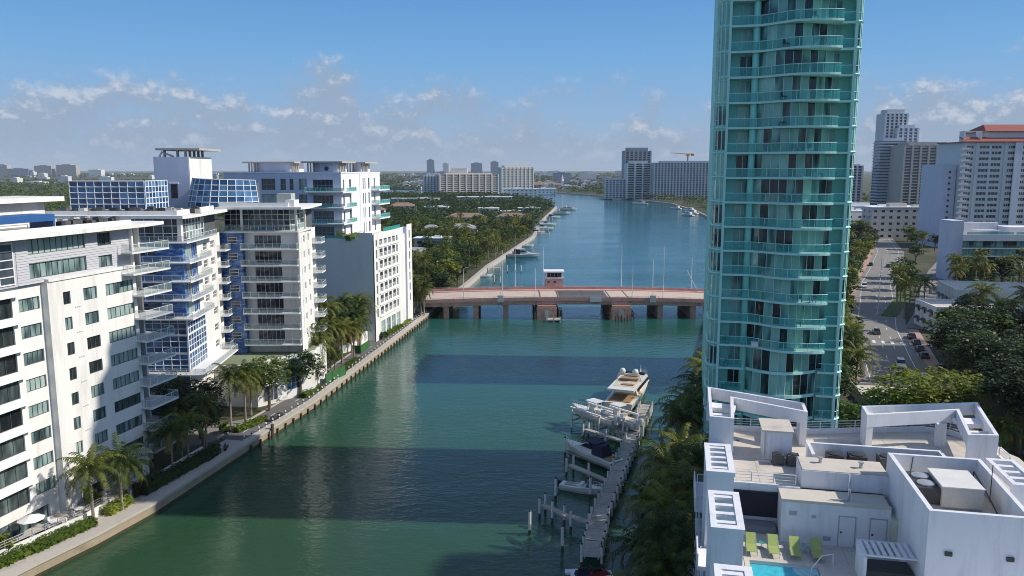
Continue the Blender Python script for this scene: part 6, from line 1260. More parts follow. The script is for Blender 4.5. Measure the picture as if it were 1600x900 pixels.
for x, y in ((26.8, 121), (33, 130), (37, 138)): tree(x, y, 'dark tree under the palms left of the teal tower', 'dark', .75, 'trees left of the tower')
for i, (x, y, h) in enumerate(((72, 172, 9), (70.5, 163, 9), (74.5, 180, 9), (68.5, 157, 9), (78, 196, 9), (67, 150, 7))): palm(x, y, h, 'palm between the teal tower and the road', 'palms right of the tower', s=1.1)
for x, y, s in ((69, 168, .8), (66, 158, .8), (64.5, 149, .85)): tree(x, y, 'leafy tree below the palms right of the tower', 'mid', s, 'trees right of the tower')
tree(62.5, 121, 'broad yellow-green tree crown right of the teal tower, left half', 'light', 1.6, sz=1.35); tree(70.5, 124, 'broad yellow-green tree crown beside the road, right half', 'light', 1.5, sz=1.25); tree(57.5, 118, 'rounded green tree left of the broad yellow-green crown', 'mid', 1.0)
for i, (x, y) in enumerate(((74.5, 116), (66, 108))): palm(x, y, 5, 'small bright palm behind the roof frame', 'small palms behind the roof frame', s=.9)
RIGHT_MASS = True
for i, (x, y, h) in enumerate(((118, 196, 11), (125, 190, 11), (116, 186, 9), (134, 196, 11))): palm(x, y, h, 'tall palm standing above the dark trees on the right', 'tall palms above the dark trees', s=1.2)
for i, (x, y, h) in enumerate(((117, 236, 9), (119, 242, 11), (122, 232, 9), (125, 246, 9), (114.5, 228, 9), (148, 262, 9), (153, 270, 11), (160, 280, 9), (165, 275, 9), (172, 290, 11), (178, 285, 9), (186, 292, 9), (166, 296, 9), (192, 296, 11), (158, 268, 11))): palm(x, y, h, 'palm by the road fork below the glass house', 'palms by the road fork', s=1.15, far=True)
occupied = [(113, 208, 24, 18), (128, 222, 30, 26), (171, 308, 46, 22), (231, 498, 48, 20), (235, 435, 90, 40), (210, 515, 30, 20), (235, 605, 80, 25), (330, 635, 45, 25), (52, 160, 20, 26), (60, 128, 12, 16), (24, 94, 20, 30)]
isl = [(-49, 395, 17, 10), (-52, 352, 16, 9), (-57, 480, 14, 11), (-41, 486, 19, 11), (-50, 600, 30, 13), (-12, 606, 24, 12), (-24, 705, 18, 12), (-4, 690, 20, 12), (22, 720, 20, 10), (-145, 690, 34, 14), (-118, 760, 26, 14), (-82, 745, 22, 12), (-78, 400, 16, 9), (-150, 980, 60, 16), (-70, 1010, 70, 16)]
def seg_dist(p, line):
    m = 1e9
    for a, b in zip(line[:-1], line[1:]):
        dx, dy = b[0] - a[0], b[1] - a[1]; t = max(0, min(1, ((p[0] - a[0]) * dx + (p[1] - a[1]) * dy) / (dx * dx + dy * dy))); m = min(m, sqrt((a[0] + t * dx - p[0]) ** 2 + (a[1] + t * dy - p[1]) ** 2))
    return m
def shore_x(y, line):
    for a, b in zip(line[:-1], line[1:]):
        if a[1] <= y <= b[1]: return a[0] + (b[0] - a[0]) * (y - a[1]) / (b[1] - a[1])
    return line[-1][0]
rt = random.Random(21)
def right_mass():
    pts = []; n = 0
    while len(pts) < 30 and n < 20000:
        n += 1; y = rt.uniform(96, 180); x = rt.uniform(66, .70 * y + 10)
        if x < shore_x(y, [(p[0] + 12.0, p[1]) for p in RD]) or not (free(x, y, occupied, 3, 3)) or any((x - a) ** 2 + (y - b) ** 2 < 60 for a, b in pts): continue
        pts.append((x, y))
    for i, (x, y) in enumerate(pts): tree(x, y, 'big dark tree in the shaded mass along the right edge', ('dark', 'mid', 'dark')[i % 3], rt.uniform(1.2, 1.6), 'big trees along the right edge')
def free(x, y, boxes, m, front=0): return not any(bx - m < x < bx + w + m and by - m - front < y < by + d + m for bx, by, w, d in boxes)
right_mass()
for i, p in enumerate(resample(offs(RD[2:], 9.8), 10.5)):
    if i % 4 == 3: palm(p[0], p[1], 9, 'palm in the row along the left kerb of the road', 'palms along the left kerb', s=1.1, far=True)
    else: tree(p[0] + rt.uniform(-1, 1), p[1], 'tree in the row along the left kerb of the road', rt.choice(('mid', 'light', 'mid', 'dark')), rt.uniform(.95, 1.3), 'trees along the left kerb', far=True)
for i, p in enumerate(resample(offs(RD2, -10.5), 9.0)): tree(p[0], p[1] + rt.uniform(-2, 2), 'tree in the row along the right kerb of the fork', rt.choice(('mid', 'dark', 'mid')), rt.uniform(.8, 1.1), 'trees along the right kerb', far=True)
for x, y, q in ((50, 128, 1.0), (56, 134, 1.1), (54, 144, 1.1), (60, 147, 1.0), (48, 138, 1.0), (50, 118, .9), (46, 126, 1.0)): tree(x, y, 'leafy tree behind the teal tower on its right side', 'mid', q, 'trees behind the tower')
pts = []
n = 0
while len(pts) < 85 and n < 6000:
    n += 1; y = 190 + (560 - 190) * rt.random() ** 1.0; x = rt.uniform(.36, .70) * y
    if not free(x, y, occupied, 4, 8) or seg_dist((x, y), RD) < 12 or seg_dist((x, y), RD2) < 10 or any((x - a) ** 2 + (y - b) ** 2 < 44 for a, b in pts): continue
    pts.append((x, y))
for x, y in pts:
    if rt.random() < .3: palm(x, y, 9, 'palm among the street trees of the right bank', 'street palms of the right bank', s=1.1, far=True)
    else: tree(x, y, 'street tree among the buildings of the right bank', rt.choice(('mid', 'mid', 'dark', 'light')), rt.uniform(.9, 1.4), 'street trees of the right bank', far=True)
for (x, y) in ((133, 266), (141, 283), (149, 300)): tree(x, y, 'tree on the grass median between the two roads', 'mid', 1.1, 'trees on the grass median', far=True)
# island beyond the bridge: the nearest trees one by one, the rest as one wood
pts = []; n = 0
while len(pts) < 262 and n < 60000:
    n += 1; y = 262 + (545 - 262) * rt.random() ** .9; xs = shore_x(y, SHORE_L2) - 2.4; x = rt.uniform(-.165 * y - 8, xs)
    if not free(x, y, isl, 2.0, 5) or any((x - a) ** 2 + (y - b) ** 2 < 30 for a, b in pts) or (x > xs - 5 and 300 < y < 345): continue
    pts.append((x, y))
for x, y in pts:
    if rt.random() < .5: palm(x, y, rt.choice((7, 9, 9, 11)), 'palm in the woods of the island beyond the bridge', 'island palms', s=rt.uniform(.95, 1.2), far=y > 330)
    else: tree(x, y, 'leafy tree in the woods of the island beyond the bridge', rt.choice(('mid', 'mid', 'mid', 'light', 'dark')), rt.uniform(.8, 1.25), 'island trees', far=True)
def wood(name, gen, n, per, s, mat, label, hmin=5, hmax=10):
    mb = MB(); c = 0; t = 0
    while c < n and t < n * 20:
        t += 1; p = gen()
        if p is None: continue
        c += 1; x, y = p; h = rt.uniform(hmin, hmax); r = h * .5; k = s * (1 + y / 1800)
        for _ in range(per):
            th = rt.uniform(0, 2 * pi); u = rt.uniform(-.2, 1); q = sqrt(1 - u * u) * rt.uniform(.75, 1.05)
            leafcard(mb, x + r * q * cos(th), y + r * q * sin(th), 1.5 + h - r + r * u, k * rt.uniform(.7, 1.3), rt)
    put(name, mb.mesh(name, mat), None, kind='stuff', label=label, category='trees')
def g_under():
    y = rt.uniform(260, 545); x = rt.uniform(-.165 * y - 8, shore_x(y, SHORE_L2) - 2.6)
    return (x, y) if free(x, y, isl, 1.5, 3) and not (300 < y < 345 and x > shore_x(y, SHORE_L2) - 8) else None
wood('undergrowth', g_under, 900, 40, .75, LEAF, 'dense undergrowth beneath the island trees beyond the bridge', 3.0, 6.0); wood('undergrowth', g_under, 150, 40, .75, LEAFL, 'light green shrubs beneath the island trees', 2.5, 5.0)
def g_isl():
    y = rt.uniform(540, 1230); x = rt.uniform(-.19 * y, shore_x(y, SHORE_L2) - 2.6)
    return (x, y) if free(x, y, isl, 1, 2) else None
wood('island_woods', g_isl, 1300, 34, 1.5, LEAF, 'dense green woods covering the far half of the island', 6, 11); wood('island_woods', g_isl, 260, 34, 1.5, LEAFL, 'lighter green crowns in the far island woods', 6, 10)
def g_left():
    y = 680 + 2300 * rt.random() ** 1.3; return (rt.uniform(-.68, -.24) * y, y)
wood('woodland', g_left, 2300, 22, 1.9, LEAF, 'green woods on the horizon behind the left roofs'); wood('woodland', g_left, 250, 26, 2.0, LEAFL, 'lighter crowns in the woods behind the left roofs')
def g_far():
    y = 1500 + 2600 * rt.random() ** 1.4; px = rt.uniform(-.22, .30)
    if px * y < 100 and y < 1750 and px * y > -30: return None
    return (px * y, y)
wood('woodland', g_far, 1500, 16, 2.2, LEAF, 'far green woods past the creek bend', 6, 11)
def g_rr():
    y = 200 + 400 * rt.random(); x = rt.uniform(.36, .72) * y
    return (x, y) if free(x, y, occupied, 2, 5) and seg_dist((x, y), RD) > 13 and seg_dist((x, y), RD2) > 12 else None
wood('undergrowth', g_rr, 420, 40, .8, LEAF, 'green shrubs and small trees filling the gardens of the right bank', 3.0, 7.0)
def g_r():
    y = rt.uniform(560, 1500); x = shore_x(y, SHORE_R2) + 6 + rt.random() ** 1.5 * 430
    return (x, y) if free(x, y, occupied + [(204, 1150, 100, 26), (138, 1180, 70, 30), (400, 880, 100, 60), (232, 900, 40, 18)], 3, 12) else None
wood('woodland', g_r, 700, 26, 1.6, LEAF, 'green trees along the far right bank behind the tower')
def g_far2():
    y = rt.uniform(3700, 7000); return (rt.uniform(-.66, .3) * y, y)
wood('woodland', g_far2, 1600, 9, 3.0, LEAF, 'thin line of trees along the horizon', 7, 13)

# ---------------------------------------------------------------- docks and boats
def dock():
    d = E('dock', (0, 0, 0), 0, 'long grey timber dock with finger piers along the right bank', 'dock')
    def run(a, b, w, seg, z=1.5):
        L = sqrt((b[0] - a[0]) ** 2 + (b[1] - a[1]) ** 2); n = max(1, round(L / seg)); rz = atan2(b[1] - a[1], b[0] - a[0])
        for i in range(n):
            t = i / n; l = L / n - .06
            def me():
                mb = MB(); k = max(3, int(l / .22)); rr_ = random.Random(int(l * 97))
                for j in range(k): mb.box(l * j / k, -w / 2 + rr_.uniform(-.03, .03), rr_.uniform(-.012, .008) - .05, l * (j + .86) / k, w / 2 + rr_.uniform(-.03, .03), rr_.uniform(-.005, .012))
                mb.box(0, -w / 2 + .1, -.28, l, -w / 2 + .25, -.07).box(0, w / 2 - .25, -.28, l, w / 2 - .1, -.07)
                return mb.mesh('dock_section', WOOD)
            put('dock_section', cached(('dock', round(l, 2), w), me), d, (a[0] + (b[0] - a[0]) * t, a[1] + (b[1] - a[1]) * t, z), rz)
    run((9.0, 84.5), (9.6, 88.5), 1.9, 2.0); run((9.6, 88.6), (11.0, 94.6), 2.1, 3.0); run((11.0, 94.7), (15.4, 110.5), 1.9, 4.0); run((15.4, 110.6), (20.2, 126.5), 1.9, 4.0); run((20.2, 126.6), (25.2, 143.5), 2.0, 3.4)
    run((10.2, 93.2), (7.0, 95.4), 1.0, 4, 1.52); run((6.95, 95.45), (4.0, 98.8), .9, 4.4, 1.52); run((14.0, 106.2), (8.6, 113.0), .9, 4.3, 1.52); run((18.8, 122.4), (12.4, 129.4), .9, 4.8, 1.52); run((20.0, 126.0), (17.2, 129.2), .8, 4.2, 1.52)
    pl = MB().tube([(0, 0, -1.6), (0, 0, .55)], .16, 8, 1).tube([(0, 0, .551), (0, 0, 2.75)], .17, 8, 0).lathe([(.18, 2.751), (.04, 2.95)], n=8, m=2).mesh('dock_pile', [PILEW, PILEM, DARKM])
    for (a, b, w, n) in (((9.0, 84.5), (11.0, 94.6), 2.3, 5), ((11.0, 94.7), (20.2, 126.5), 2.15, 13), ((20.2, 126.6), (25.2, 143.5), 2.3, 9)):
        for i in range(n):
            t = (i + .25) / n; dx, dy = b[0] - a[0], b[1] - a[1]; l = sqrt(dx * dx + dy * dy)
            for s in (-1, 1): put('dock_pile', pl, d, (a[0] + dx * t - dy / l * s * w / 2, a[1] + dy * t + dx / l * s * w / 2, 0), 0, (1, 1, R.uniform(.86, 1.0)))
    for x, y in ((7.4, 94.4), (6.7, 96.3), (5.2, 96.7), (3.6, 98.2), (4.4, 99.4), (8.1, 112.6), (9.2, 113.5), (11.2, 110.6), (12.0, 128.8), (13.0, 129.8), (15.4, 125.4)): put('dock_pile', pl, d, (x, y, 0), 0, (1, 1, R.uniform(.85, 1.05)))
    return pl
PL = dock()
for x, y, l in ((2.2, 93.2, 'lone white mooring pile standing in the creek, leftmost'), (6.0, 89.0, 'lone white mooring pile left of the dock end'), (6.0, 103.8, 'lone white mooring pile left of the small runabout'), (10.8, 104.2, 'mooring pile at the bow of the small runabout'), (8.4, 120.6, 'mooring pile at the bow of the dark-canopied boat'), (12.6, 134.6, 'mooring pile left of the lifted white boats'), (14.6, 136.4, 'mooring pile behind the lifted white boats')):
    put('mooring_pile', PL, None, (x, y, 0), 0, (1.15, 1.15, 1.1), label=l, category='pile', group='mooring piles by the dock')
GEL = M('white_gelcoat', (.72, .71, .67), .25, .03, 1, spec=.5); CRM_ = M('cream_deck', (.66, .58, .46), .5, .06, 1); TEAK = M('teak_deck', (.33, .20, .11), .7, .1, 3); DKC = M('dark_blue_canvas', (.02, .025, .06), .8, .2, 2); BGL = M('boat_tinted_glass', (.015, .018, .022), .06, .1, 1, spec=.7); HBL = M('dark_hull_paint', (.03, .04, .06), .3)
RAILM = M('polished_rail', (.7, .7, .7), .25, metal=.8)
def hull_mesh(L, B, H, mat, deckm, key, stripe=None):
    def mk():
        mb = MB(); n = 14; rows = []
        for i in range(n + 1):
            t = i / n; x = -L / 2 + L * t; w = B / 2 * (1 - max(0, (t - .35) / .65) ** 2.2) * (.92 + .08 * min(1, t / .3)); w = max(w, .03); sh = H * (1 + .38 * t * t); fl = .70 + .1 * (1 - t)
            rows.append([(x - .02 * L * (1 - t) * 0, 0, -.35), (x - (.10 * L * t * t), w * fl * .75, -.1), (x - (.04 * L * t * t), w * (fl + .12), H * .45), (x, w, sh), (x, w * .9, sh + .03), (x, 0, sh + .08)])
        o = len(mb.v)
        for s in (1, -1):
            for r in rows: mb.v.extend([(p[0], p[1] * s, p[2]) for p in r])
            for i in range(n):
                for j in range(5):
                    a = o + i * 6 + j; f = (a, a + 6, a + 7, a + 1); mb.f.append(f if s < 0 else f[::-1]); mb.m.append(1 if j >= 4 else (2 if j < 1 else 0))
            o = len(mb.v)
        for s in (0, (n + 1) * 6): 
            mb.f.append(tuple(s + j for j in range(6))); mb.m.append(0)
        return mb.mesh('hull', [mat, deckm, stripe or HBL])
    return cached(('hull', key, L, B, H), mk)
def bow_rail(L, B, H, x0=.05):
    mb = MB(); 
    for s in (1, -1):
        pts = []
        for i in range(7):
            t = .55 + .44 * i / 6; w = B / 2 * (1 - max(0, (t - .35) / .65) ** 2.2) * .9; pts.append((-L / 2 + L * t, max(w, .03) * s, H * (1 + .38 * t * t) + .6))
        mb.tube(pts, .03, 4)
        for p in pts: mb.tube([(p[0], p[1], p[2] - .6), p], .02, 4)
    return mb.mesh('bow_rail', RAILM)
def frust(mb, x0, x1, w, z0, z1, f0=.0, f1=.0, ins=.15, m=0):
    return mb.add([(x0, -w / 2, z0), (x1, -w / 2, z0), (x1, w / 2, z0), (x0, w / 2, z0), (x0 + f0, -w / 2 + ins, z1), (x1 - f1, -w / 2 + ins, z1), (x1 - f1, w / 2 - ins, z1), (x0 + f0, w / 2 - ins, z1)], [(3, 2, 1, 0), (4, 5, 6, 7), (0, 1, 5, 4), (1, 2, 6, 5), (2, 3, 7, 6), (3, 0, 4, 7)], m)
def boat(kind, x, y, rz, L, label, B=None, z=0, hm=None, group=None, canvas=None):
    B = B or L * .29; H = {'yacht': .085, 'cruiser': .10, 'console': .12, 'runabout': .13}[kind] * L
    o = E('motor_yacht' if kind == 'yacht' else 'motor_boat', (x, y, z), rz, label, 'yacht' if kind == 'yacht' else 'boat', group)
    hm = hm or GEL; put('hull', hull_mesh(L, B, H, hm, CRM_ if kind == 'yacht' else GEL, kind + hm.name), o)
    put('bow_rail', cached(('br', L, B, H), lambda: bow_rail(L, B, H)), o)
    D = H * 1.06
    if kind == 'yacht':
        part('saloon', frust(MB(), -L * .26, L * .24, B * .78, D, D + .065 * L, 0, L * .12, .35), CRM_, o); part('saloon_windows', frust(MB(), -L * .22, L * .205, B * .80, D + .022 * L, D + .052 * L, 0, L * .05, .12), BGL, o)
        part('flybridge', frust(MB(), -L * .43, L * .12, B * .86, D + .0655 * L, D + .085 * L, 0, L * .05, -.05), GEL, o); part('flybridge_seats', MB().box(-L * .16, -B * .30, D + .088 * L, -L * .08, B * .30, D + .10 * L).box(-L * .30, -B * .30, D + .088 * L, -L * .26, B * .10, D + .094 * L).box(-L * .02, -B * .2, D + .086 * L, L * .03, B * .2, D + .105 * L), TEAK, o)
        part('flybridge_well', MB().box(-L * .33, -B * .36, D + .0855 * L, L * .06, B * .36, D + .087 * L), M('pale_flybridge_floor', (.56, .48, .38), .8), o)
        part('radar_arch', MB().tube([(-L * .12, -B * .42, D + .08 * L), (-L * .14, -B * .36, D + .135 * L), (-L * .14, B * .36, D + .135 * L), (-L * .12, B * .42, D + .08 * L)], .22, 6), GEL, o)
        for s in (-1, 1): part('radome', MB().lathe([(.2, 0), (.55, .15), (.62, .55), (.45, .95), (.1, 1.1)], -L * .14, s * B * .22, 12), GEL, o, (0, 0, D + .14 * L), smooth=True)
        part('windscreen', frust(MB(), L * .06, L * .12, B * .7, D + .0855 * L, D + .108 * L, .2, L * .035, .2), BGL, o)
        part('cockpit', MB().box(-L * .47, -B * .36, D + .01, -L * .265, B * .36, D + .06), TEAK, o); part('swim_platform', MB().box(-L * .56, -B * .42, .35, -L * .501, B * .42, .5), TEAK, o); part('transom_door', MB().box(-L * .266, -B * .3, D + .07, -L * .261, B * .3, D + .058 * L), CRM_, o)
        part('foredeck_tender', frust(MB(), L * .25, L * .34, B * .3, D * 1.1 + .1, D * 1.1 + .9, .2, .5, .2), GEL, o); part('davit', MB().tube([(L * .30, 0, D * 1.1 + .3), (L * .38, .3, D * 1.1 + 2.0)], .14, 6), GEL, o)
    elif kind == 'cruiser':
        part('cabin', frust(MB(), -L * .12, L * .30, B * .66, D, D + .07 * L, 0, L * .18, .3), GEL, o); part('windscreen', frust(MB(), -L * .10, L * .10, B * .68, D + .071 * L, D + .125 * L, 0, L * .09, .2), BGL, o)
        part('hardtop', MB().box(-L * .2, -B * .33, D + .15 * L, L * .02, B * .33, D + .162 * L), canvas or GEL, o); part('canvas', frust(MB(), -L * .32, -L * .105, B * .64, D + .01, D + .149 * L, .5, 0, .2), canvas or DKC, o)
        part('cockpit', MB().box(-L * .46, -B * .36, D + .01, -L * .33, B * .36, D + .09), TEAK, o); part('swim_platform', MB().box(-L * .55, -B * .4, .3, -L * .501, B * .4, .4), TEAK, o)
    elif kind == 'console':
        part('console', frust(MB(), -L * .05, L * .08, B * .34, D, D + 1.2, 0, .3, .1), GEL, o); part('t_top', MB().box(-L * .14, -B * .34, D + 2.0, L * .10, B * .34, D + 2.12), canvas or GEL, o)
        t = MB()
        for q in (-L * .1, L * .07):
            for s in (-1, 1): t.tube([(q, s * B * .26, D), (q, s * B * .28, D + 2.0)], .04, 5)
        part('t_top_frame', t, RAILM, o); part('seat', MB().box(-L * .2, -B * .2, D, -L * .12, B * .2, D + .8), GEL, o); part('cockpit', MB().box(-L * .46, -B * .36, D + .06, L * .2, B * .34, D + .08), CRM_, o)
        for s in (-1, 1): part('outboard', MB().box(-L * .56, s * .45 - .25, D * .4, -L * .503, s * .45 + .25, D + .6), GEL, o)
    else:
        part('cockpit', MB().box(-L * .40, -B * .34, D + .02, L * .12, B * .34, D + .06), M('beige_cockpit', (.35, .33, .29), .8), o); part('windscreen', frust(MB(), L * .08, L * .16, B * .6, D + .08, D + .5, .05, .35, .15), BGL, o)
        for s in (-1, 1): part('seat', MB().box(-L * .06, s * B * .18 - .22, D + .061, L * .01, s * B * .18 + .22, D + .5), GEL, o)
        part('outboard', MB().box(-L * .58, -.22, D * .3, -L * .503, .22, D + .4), HBL, o)
    return o
boat('yacht', 24.0, 153.5, 1.20, 24, 'large cream motor yacht moored at the end of the dock', 5.8)
boat('console', 14.2, 133.2, 2.28, 10.5, 'white lifted boat with a pale top, left of the pair before the yacht', z=1.9); boat('console', 18.0, 131.4, 2.28, 9.5, 'white lifted boat beside the dock, right of the pair before the yacht', z=1.9)
boat('cruiser', 12.2, 118.2, 2.25, 11.5, 'white boat with dark canvas cover and bow rail by the finger pier', z=.5, canvas=DKC)
boat('runabout', 10.0, 106.2, -.45, 6.6, 'small white runabout floating beside the finger pier')
def lift(x, y, rz, L, W, label):
    o = E('boat_lift', (x, y, 0), rz, label, 'boat lift', 'boat lifts at the dock')
    for sx in (-1, 1):
        part('cross_beam', MB().box(sx * L / 2 - .12, -W / 2, 1.25, sx * L / 2 + .12, W / 2, 1.5), GALV, o)
        for sy in (-1, 1): part('lift_pile', MB().tube([(sx * L / 2, sy * W / 2, -1.5), (sx * L / 2, sy * W / 2, 3.6)], .17, 7), PILEW, o)
    for sy in (-1, 1): part('top_beam', MB().box(-L / 2 - .3, sy * W / 2 - .14, 3.605, L / 2 + .3, sy * W / 2 + .14, 3.85), WHITE2, o); part('bunk', MB().box(-L * .4, sy * .7 - .1, 1.505, L * .4, sy * .7 + .1, 1.75), WOOD, o)
lift(14.2, 133.2, 2.28, 6.5, 4.2, 'white boat lift holding the left boat before the yacht'); lift(18.0, 131.4, 2.28, 6, 3.6, 'white boat lift holding the right boat before the yacht')
fd = E('floating_dock', (9.0, 82.6, 0), .1, 'pale floating platform with dark water scooters below the dock end', 'floating dock'); part('float', MB().box(-2.4, -1.0, -.2, 2.2, .8, .35), WHITE2, fd); part('float', MB().box(-2.9, .85, -.2, -1.3, 1.6, .3), WHITE2, fd)
for i, (x, m, l) in enumerate(((8.2, DKC, 'dark covered water scooter on the floating platform'), (9.7, M('red_gelcoat', (.25, .03, .03), .3), 'dark red water scooter on the floating platform'))):
    j = E('water_scooter', (x, 82.6, .35), .2 + i * .2, l, 'water scooter'); part('hull', frust(MB(), -1.2, 1.3, 1.0, 0, .5, .1, .6, .2), m, j); part('seat', frust(MB(), -.9, .3, .45, .5, .85, .1, .2, .08), BLACK, j); part('handlebar', MB().tube([(.45, -.4, 1.05), (.5, 0, 1.0), (.45, .4, 1.05)], .04, 5).tube([(.5, 0, 1.0), (.6, 0, .5)], .08, 5), DARKM, j)
# boats beyond the bridge
boat('cruiser', 6.0, 405, .0, 17, 'grey express cruiser with dark canopy moored beyond the bridge', hm=M('grey_gelcoat', (.5, .52, .54), .3))
boat('runabout', -11.5, 331, .3, 7, 'small open boat near the left bank just beyond the bridge'); boat('console', 9.0, 462, .2, 8, 'small white boat with a top behind the grey cruiser'); boat('cruiser', 22.5, 590, .05, 18, 'long white boat moored mid island, nearer one', canvas=GEL); boat('cruiser', 27, 632, .05, 17, 'long white boat moored mid island, farther one', canvas=GEL)
boat('cruiser', 18, 560, .05, 11, 'short white boat before the long white boats'); boat('yacht', 50, 800, .1, 18, 'white yacht with dark flybridge near the island tip'); boat('yacht', 62, 880, .1, 20, 'tall white and red yacht at the island tip'); boat('cruiser', 38, 735, .1, 14, 'white boat in the row before the island tip')
for x, y, rz, L, l in ((162, 1010, 2.9, 20, 'white yacht moored at the far right bank, left one'), (189, 850, 2.3, 16, 'white boat in the far right marina, first'), (180, 800, 2.2, 18, 'white boat in the far right marina, second'), (170, 770, 2.2, 15, 'white boat in the far right marina, third'), (185, 900, 2.4, 14, 'white boat in the far right marina, fourth'), (140, 1190, 3, 18, 'white boat before the white waterfront block')): boat('cruiser', x, y, rz, L, l, canvas=GEL)
for x, y, L, l in ((-10, 352, 7, 'small jetty with a thatched end just beyond the bridge'), (0, 425, 9, 'short pale jetty beyond the grey cruiser'), (16, 540, 12, 'wooden jetty with piles mid island'), (20, 575, 9, 'wooden jetty before the long white boats'), (33, 700, 9, 'wooden jetty before the island tip')):
    j = E('jetty', (x - 2, y, 0), .05, l, 'jetty', 'jetties of the island'); part('deck', MB().box(0, -1, 1.2, L, 1, 1.4), WOOD, j)
    for q in (.2, .5, .95):
        for s in (-1, 1): part('pile', MB().tube([(L * q, s * 1.1, -1.5), (L * q, s * 1.1, 2.6)], .16, 6), PILEW, j)
for i, (x, y) in enumerate(((-2, 345), (1.5, 350), (-7, 312), (4, 345), (-4.6, 310))): put('mooring_pile', PL, None, (x, y, 0), 0, (1.2, 1.2, 1.25), label='mooring pile off the island just beyond the bridge', category='pile', group='mooring piles beyond the bridge')

# ---------------------------------------------------------------- cars
def car(x, y, rz, col, label, suv=False, z=1.63):
    o = E('car', (x, y, z), rz, label, 'car'); L, W = (4.8, 1.9) if suv else (4.5, 1.8); h1, h2 = (.98, 1.72) if suv else (.86, 1.42)
    pm_ = M('car_paint_%d_%d_%d' % tuple(int(c * 99) for c in col), col, .3, .03, 1, spec=.6); d = L / 2
    body = MB(); prof = [(-d, .32), (d, .32), (d + .05, .6), (d - .15, h1 - .16), (d * .45, h1), (-d * .9, h1), (-d - .02, h1 - .2)]
    n = len(prof); ins = lambda p: W / 2 - (.10 if p[1] > .7 else .02)
    body.add([(p[0], -ins(p), p[1]) for p in prof] + [(p[0], ins(p), p[1]) for p in prof], [tuple(range(n)), tuple(range(2 * n - 1, n - 1, -1))] + [(i, n + i, n + (i + 1) % n, (i + 1) % n) for i in range(n)])
    part('body', body, pm_, o)
    part('windows', frust(MB(), -d * (.86 if suv else .74), d * .42, W - .18, h1 + .002, h2 - .05, .25 if suv else .55, .7, .16), BGL, o)
    part('roof', frust(MB(), -d * (.86 if suv else .74) + (.24 if suv else .5), d * .42 - .66, W - .46, h2 - .048, h2, .05, .08, .04), pm_, o)
    for sx in (-.62, .62):
        for sy in (-1, 1): w = part('wheel', MB().tube([(d * sx, sy * (W / 2 - .2), .33), (d * sx, sy * (W / 2 + .01), .33)], .33, 12), BLACK, o); put('rim', MB().tube([(d * sx, sy * (W / 2 + .011), .33), (d * sx, sy * (W / 2 + .02), .33)], .2, 8).mesh('rim', GALV), w)
    for sy in (-1, 1): part('headlight', MB().box(d - .12, sy * W * .36 - .18, .62, d + .06, sy * W * .36 + .18, .76), WHITE2, o); part('taillight', MB().box(-d - .04, sy * W * .38 - .14, .62, -d + .02, sy * W * .38 + .14, .8), M('tail_red', (.3, .02, .02), .4), o)
rd = atan2(24, 9) 
car(86.2, 171.5, rd + pi, (.74, .74, .74), 'white sport utility vehicle driving towards the camera on the near road', True); car(93.6, 168.5, rd, (.03, .03, .035), 'black sport utility vehicle parked at the right kerb, nearest'); car(95.8, 180, rd, (.04, .045, .05), 'dark car parked at the right kerb, second from the camera'); car(98.4, 187, rd, (.035, .035, .04), 'dark car parked at the right kerb, third from the camera'); car(101.0, 194, rd, (.05, .055, .06), 'dark car parked at the right kerb, fourth from the camera'); car(103.6, 201.5, rd, (.06, .06, .065), 'dark grey car parked at the right kerb, farthest')
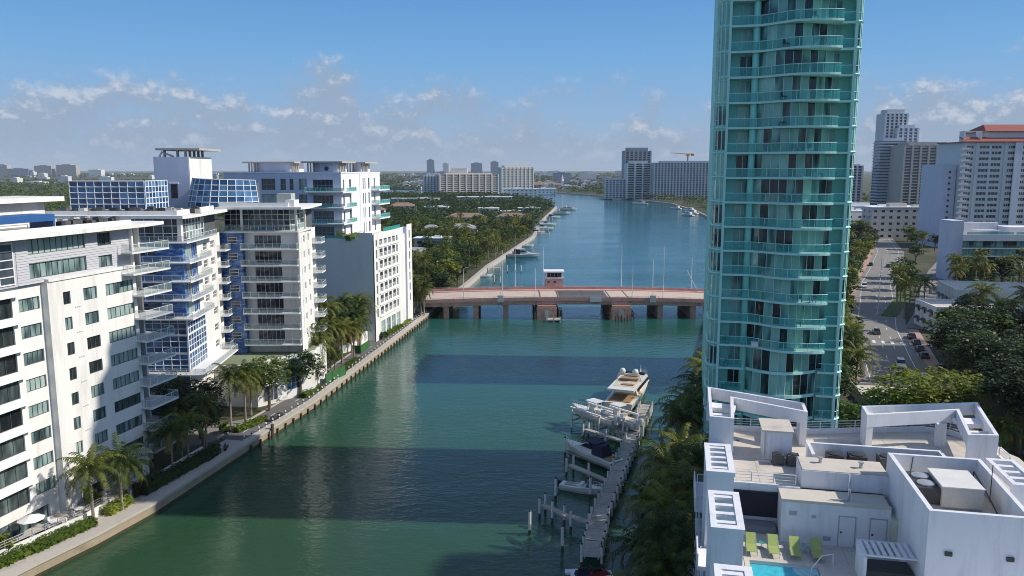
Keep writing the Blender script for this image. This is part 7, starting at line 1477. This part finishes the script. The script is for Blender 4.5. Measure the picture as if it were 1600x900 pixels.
car(97.2, 207.6, rd, (.05, .055, .065), 'dark car driving away near the crosswalk'); car(130.4, 290.5, 1.17 + pi, (.75, .75, .75), 'white van at the road bend right of the tower', True); car(147.5, 337, 1.1 + pi, (.55, .16, .09), 'orange car at the road bend right of the tower'); car(163, 358, 1.08, (.05, .05, .06), 'dark car beyond the orange car, left one', z=1.64); car(168, 352, 1.08, (.06, .06, .07), 'dark car beyond the orange car, right one', z=1.64); car(150.5, 297, 1.02, (.08, .09, .12), 'blue-grey car on the right-hand road')
for x, y, h, arm, l in ((110.5, 236, 10, 2.2, 'tall street lamp over the palms at the crosswalk'), (150, 320, 10, -2, 'street lamp at the road bend beside the tower'), (167.5, 282, 11, 0, 'pale pole standing among the palms below the glass house')): lamp_post(x, y, 1.7, h, l, arm, 'street lamps on the right bank', 1.1)

# ---------------------------------------------------------------- haze over the whole place
hzm = bpy.data.materials.new('humid_air'); hzm.use_nodes = True; nt = hzm.node_tree; nt.nodes.clear()
ho = nt.nodes.new('ShaderNodeOutputMaterial'); hv = nt.nodes.new('ShaderNodeVolumePrincipled'); hv.inputs['Color'].default_value = (0.82, 0.91, 1.0, 1); hv.inputs['Density'].default_value = 0.00005; hv.inputs['Anisotropy'].default_value = 0.0
nt.links.new(hv.outputs[0], ho.inputs['Volume'])
put('haze', MB().box(-9200, -400, -3.5, 9200, 16200, 125).mesh('haze', hzm), None, kind='stuff', label='thin humid haze over the creek and city', category='haze')

# ---------------------------------------------------------------- labels that tell small groups of look-alikes apart by distance
ORD = ['nearest', 'second nearest', 'third nearest', 'fourth nearest', 'fifth nearest', 'sixth nearest', 'seventh nearest', 'eighth nearest', 'ninth nearest', 'tenth nearest', 'eleventh nearest', 'twelfth nearest', 'thirteenth nearest', 'fourteenth nearest', 'fifteenth nearest', 'sixteenth nearest', 'seventeenth nearest', 'eighteenth nearest', 'nineteenth nearest', 'twentieth nearest']
by = {}
for o in bpy.data.objects:
    if o.parent is None and 'label' in o.keys() and o.get('group'): by.setdefault(o['label'], []).append(o)
for lab, os_ in by.items():
    if 2 <= len(os_) <= 20 and len(lab.split()) <= 14:
        os_.sort(key=lambda o: o.location.x ** 2 + o.location.y ** 2 + (o.location.z - 45) ** 2)
        for k_, o in enumerate(os_): o['label'] = ('farthest ' if k_ == len(os_) - 1 and k_ else ORD[k_] + ' ') + lab
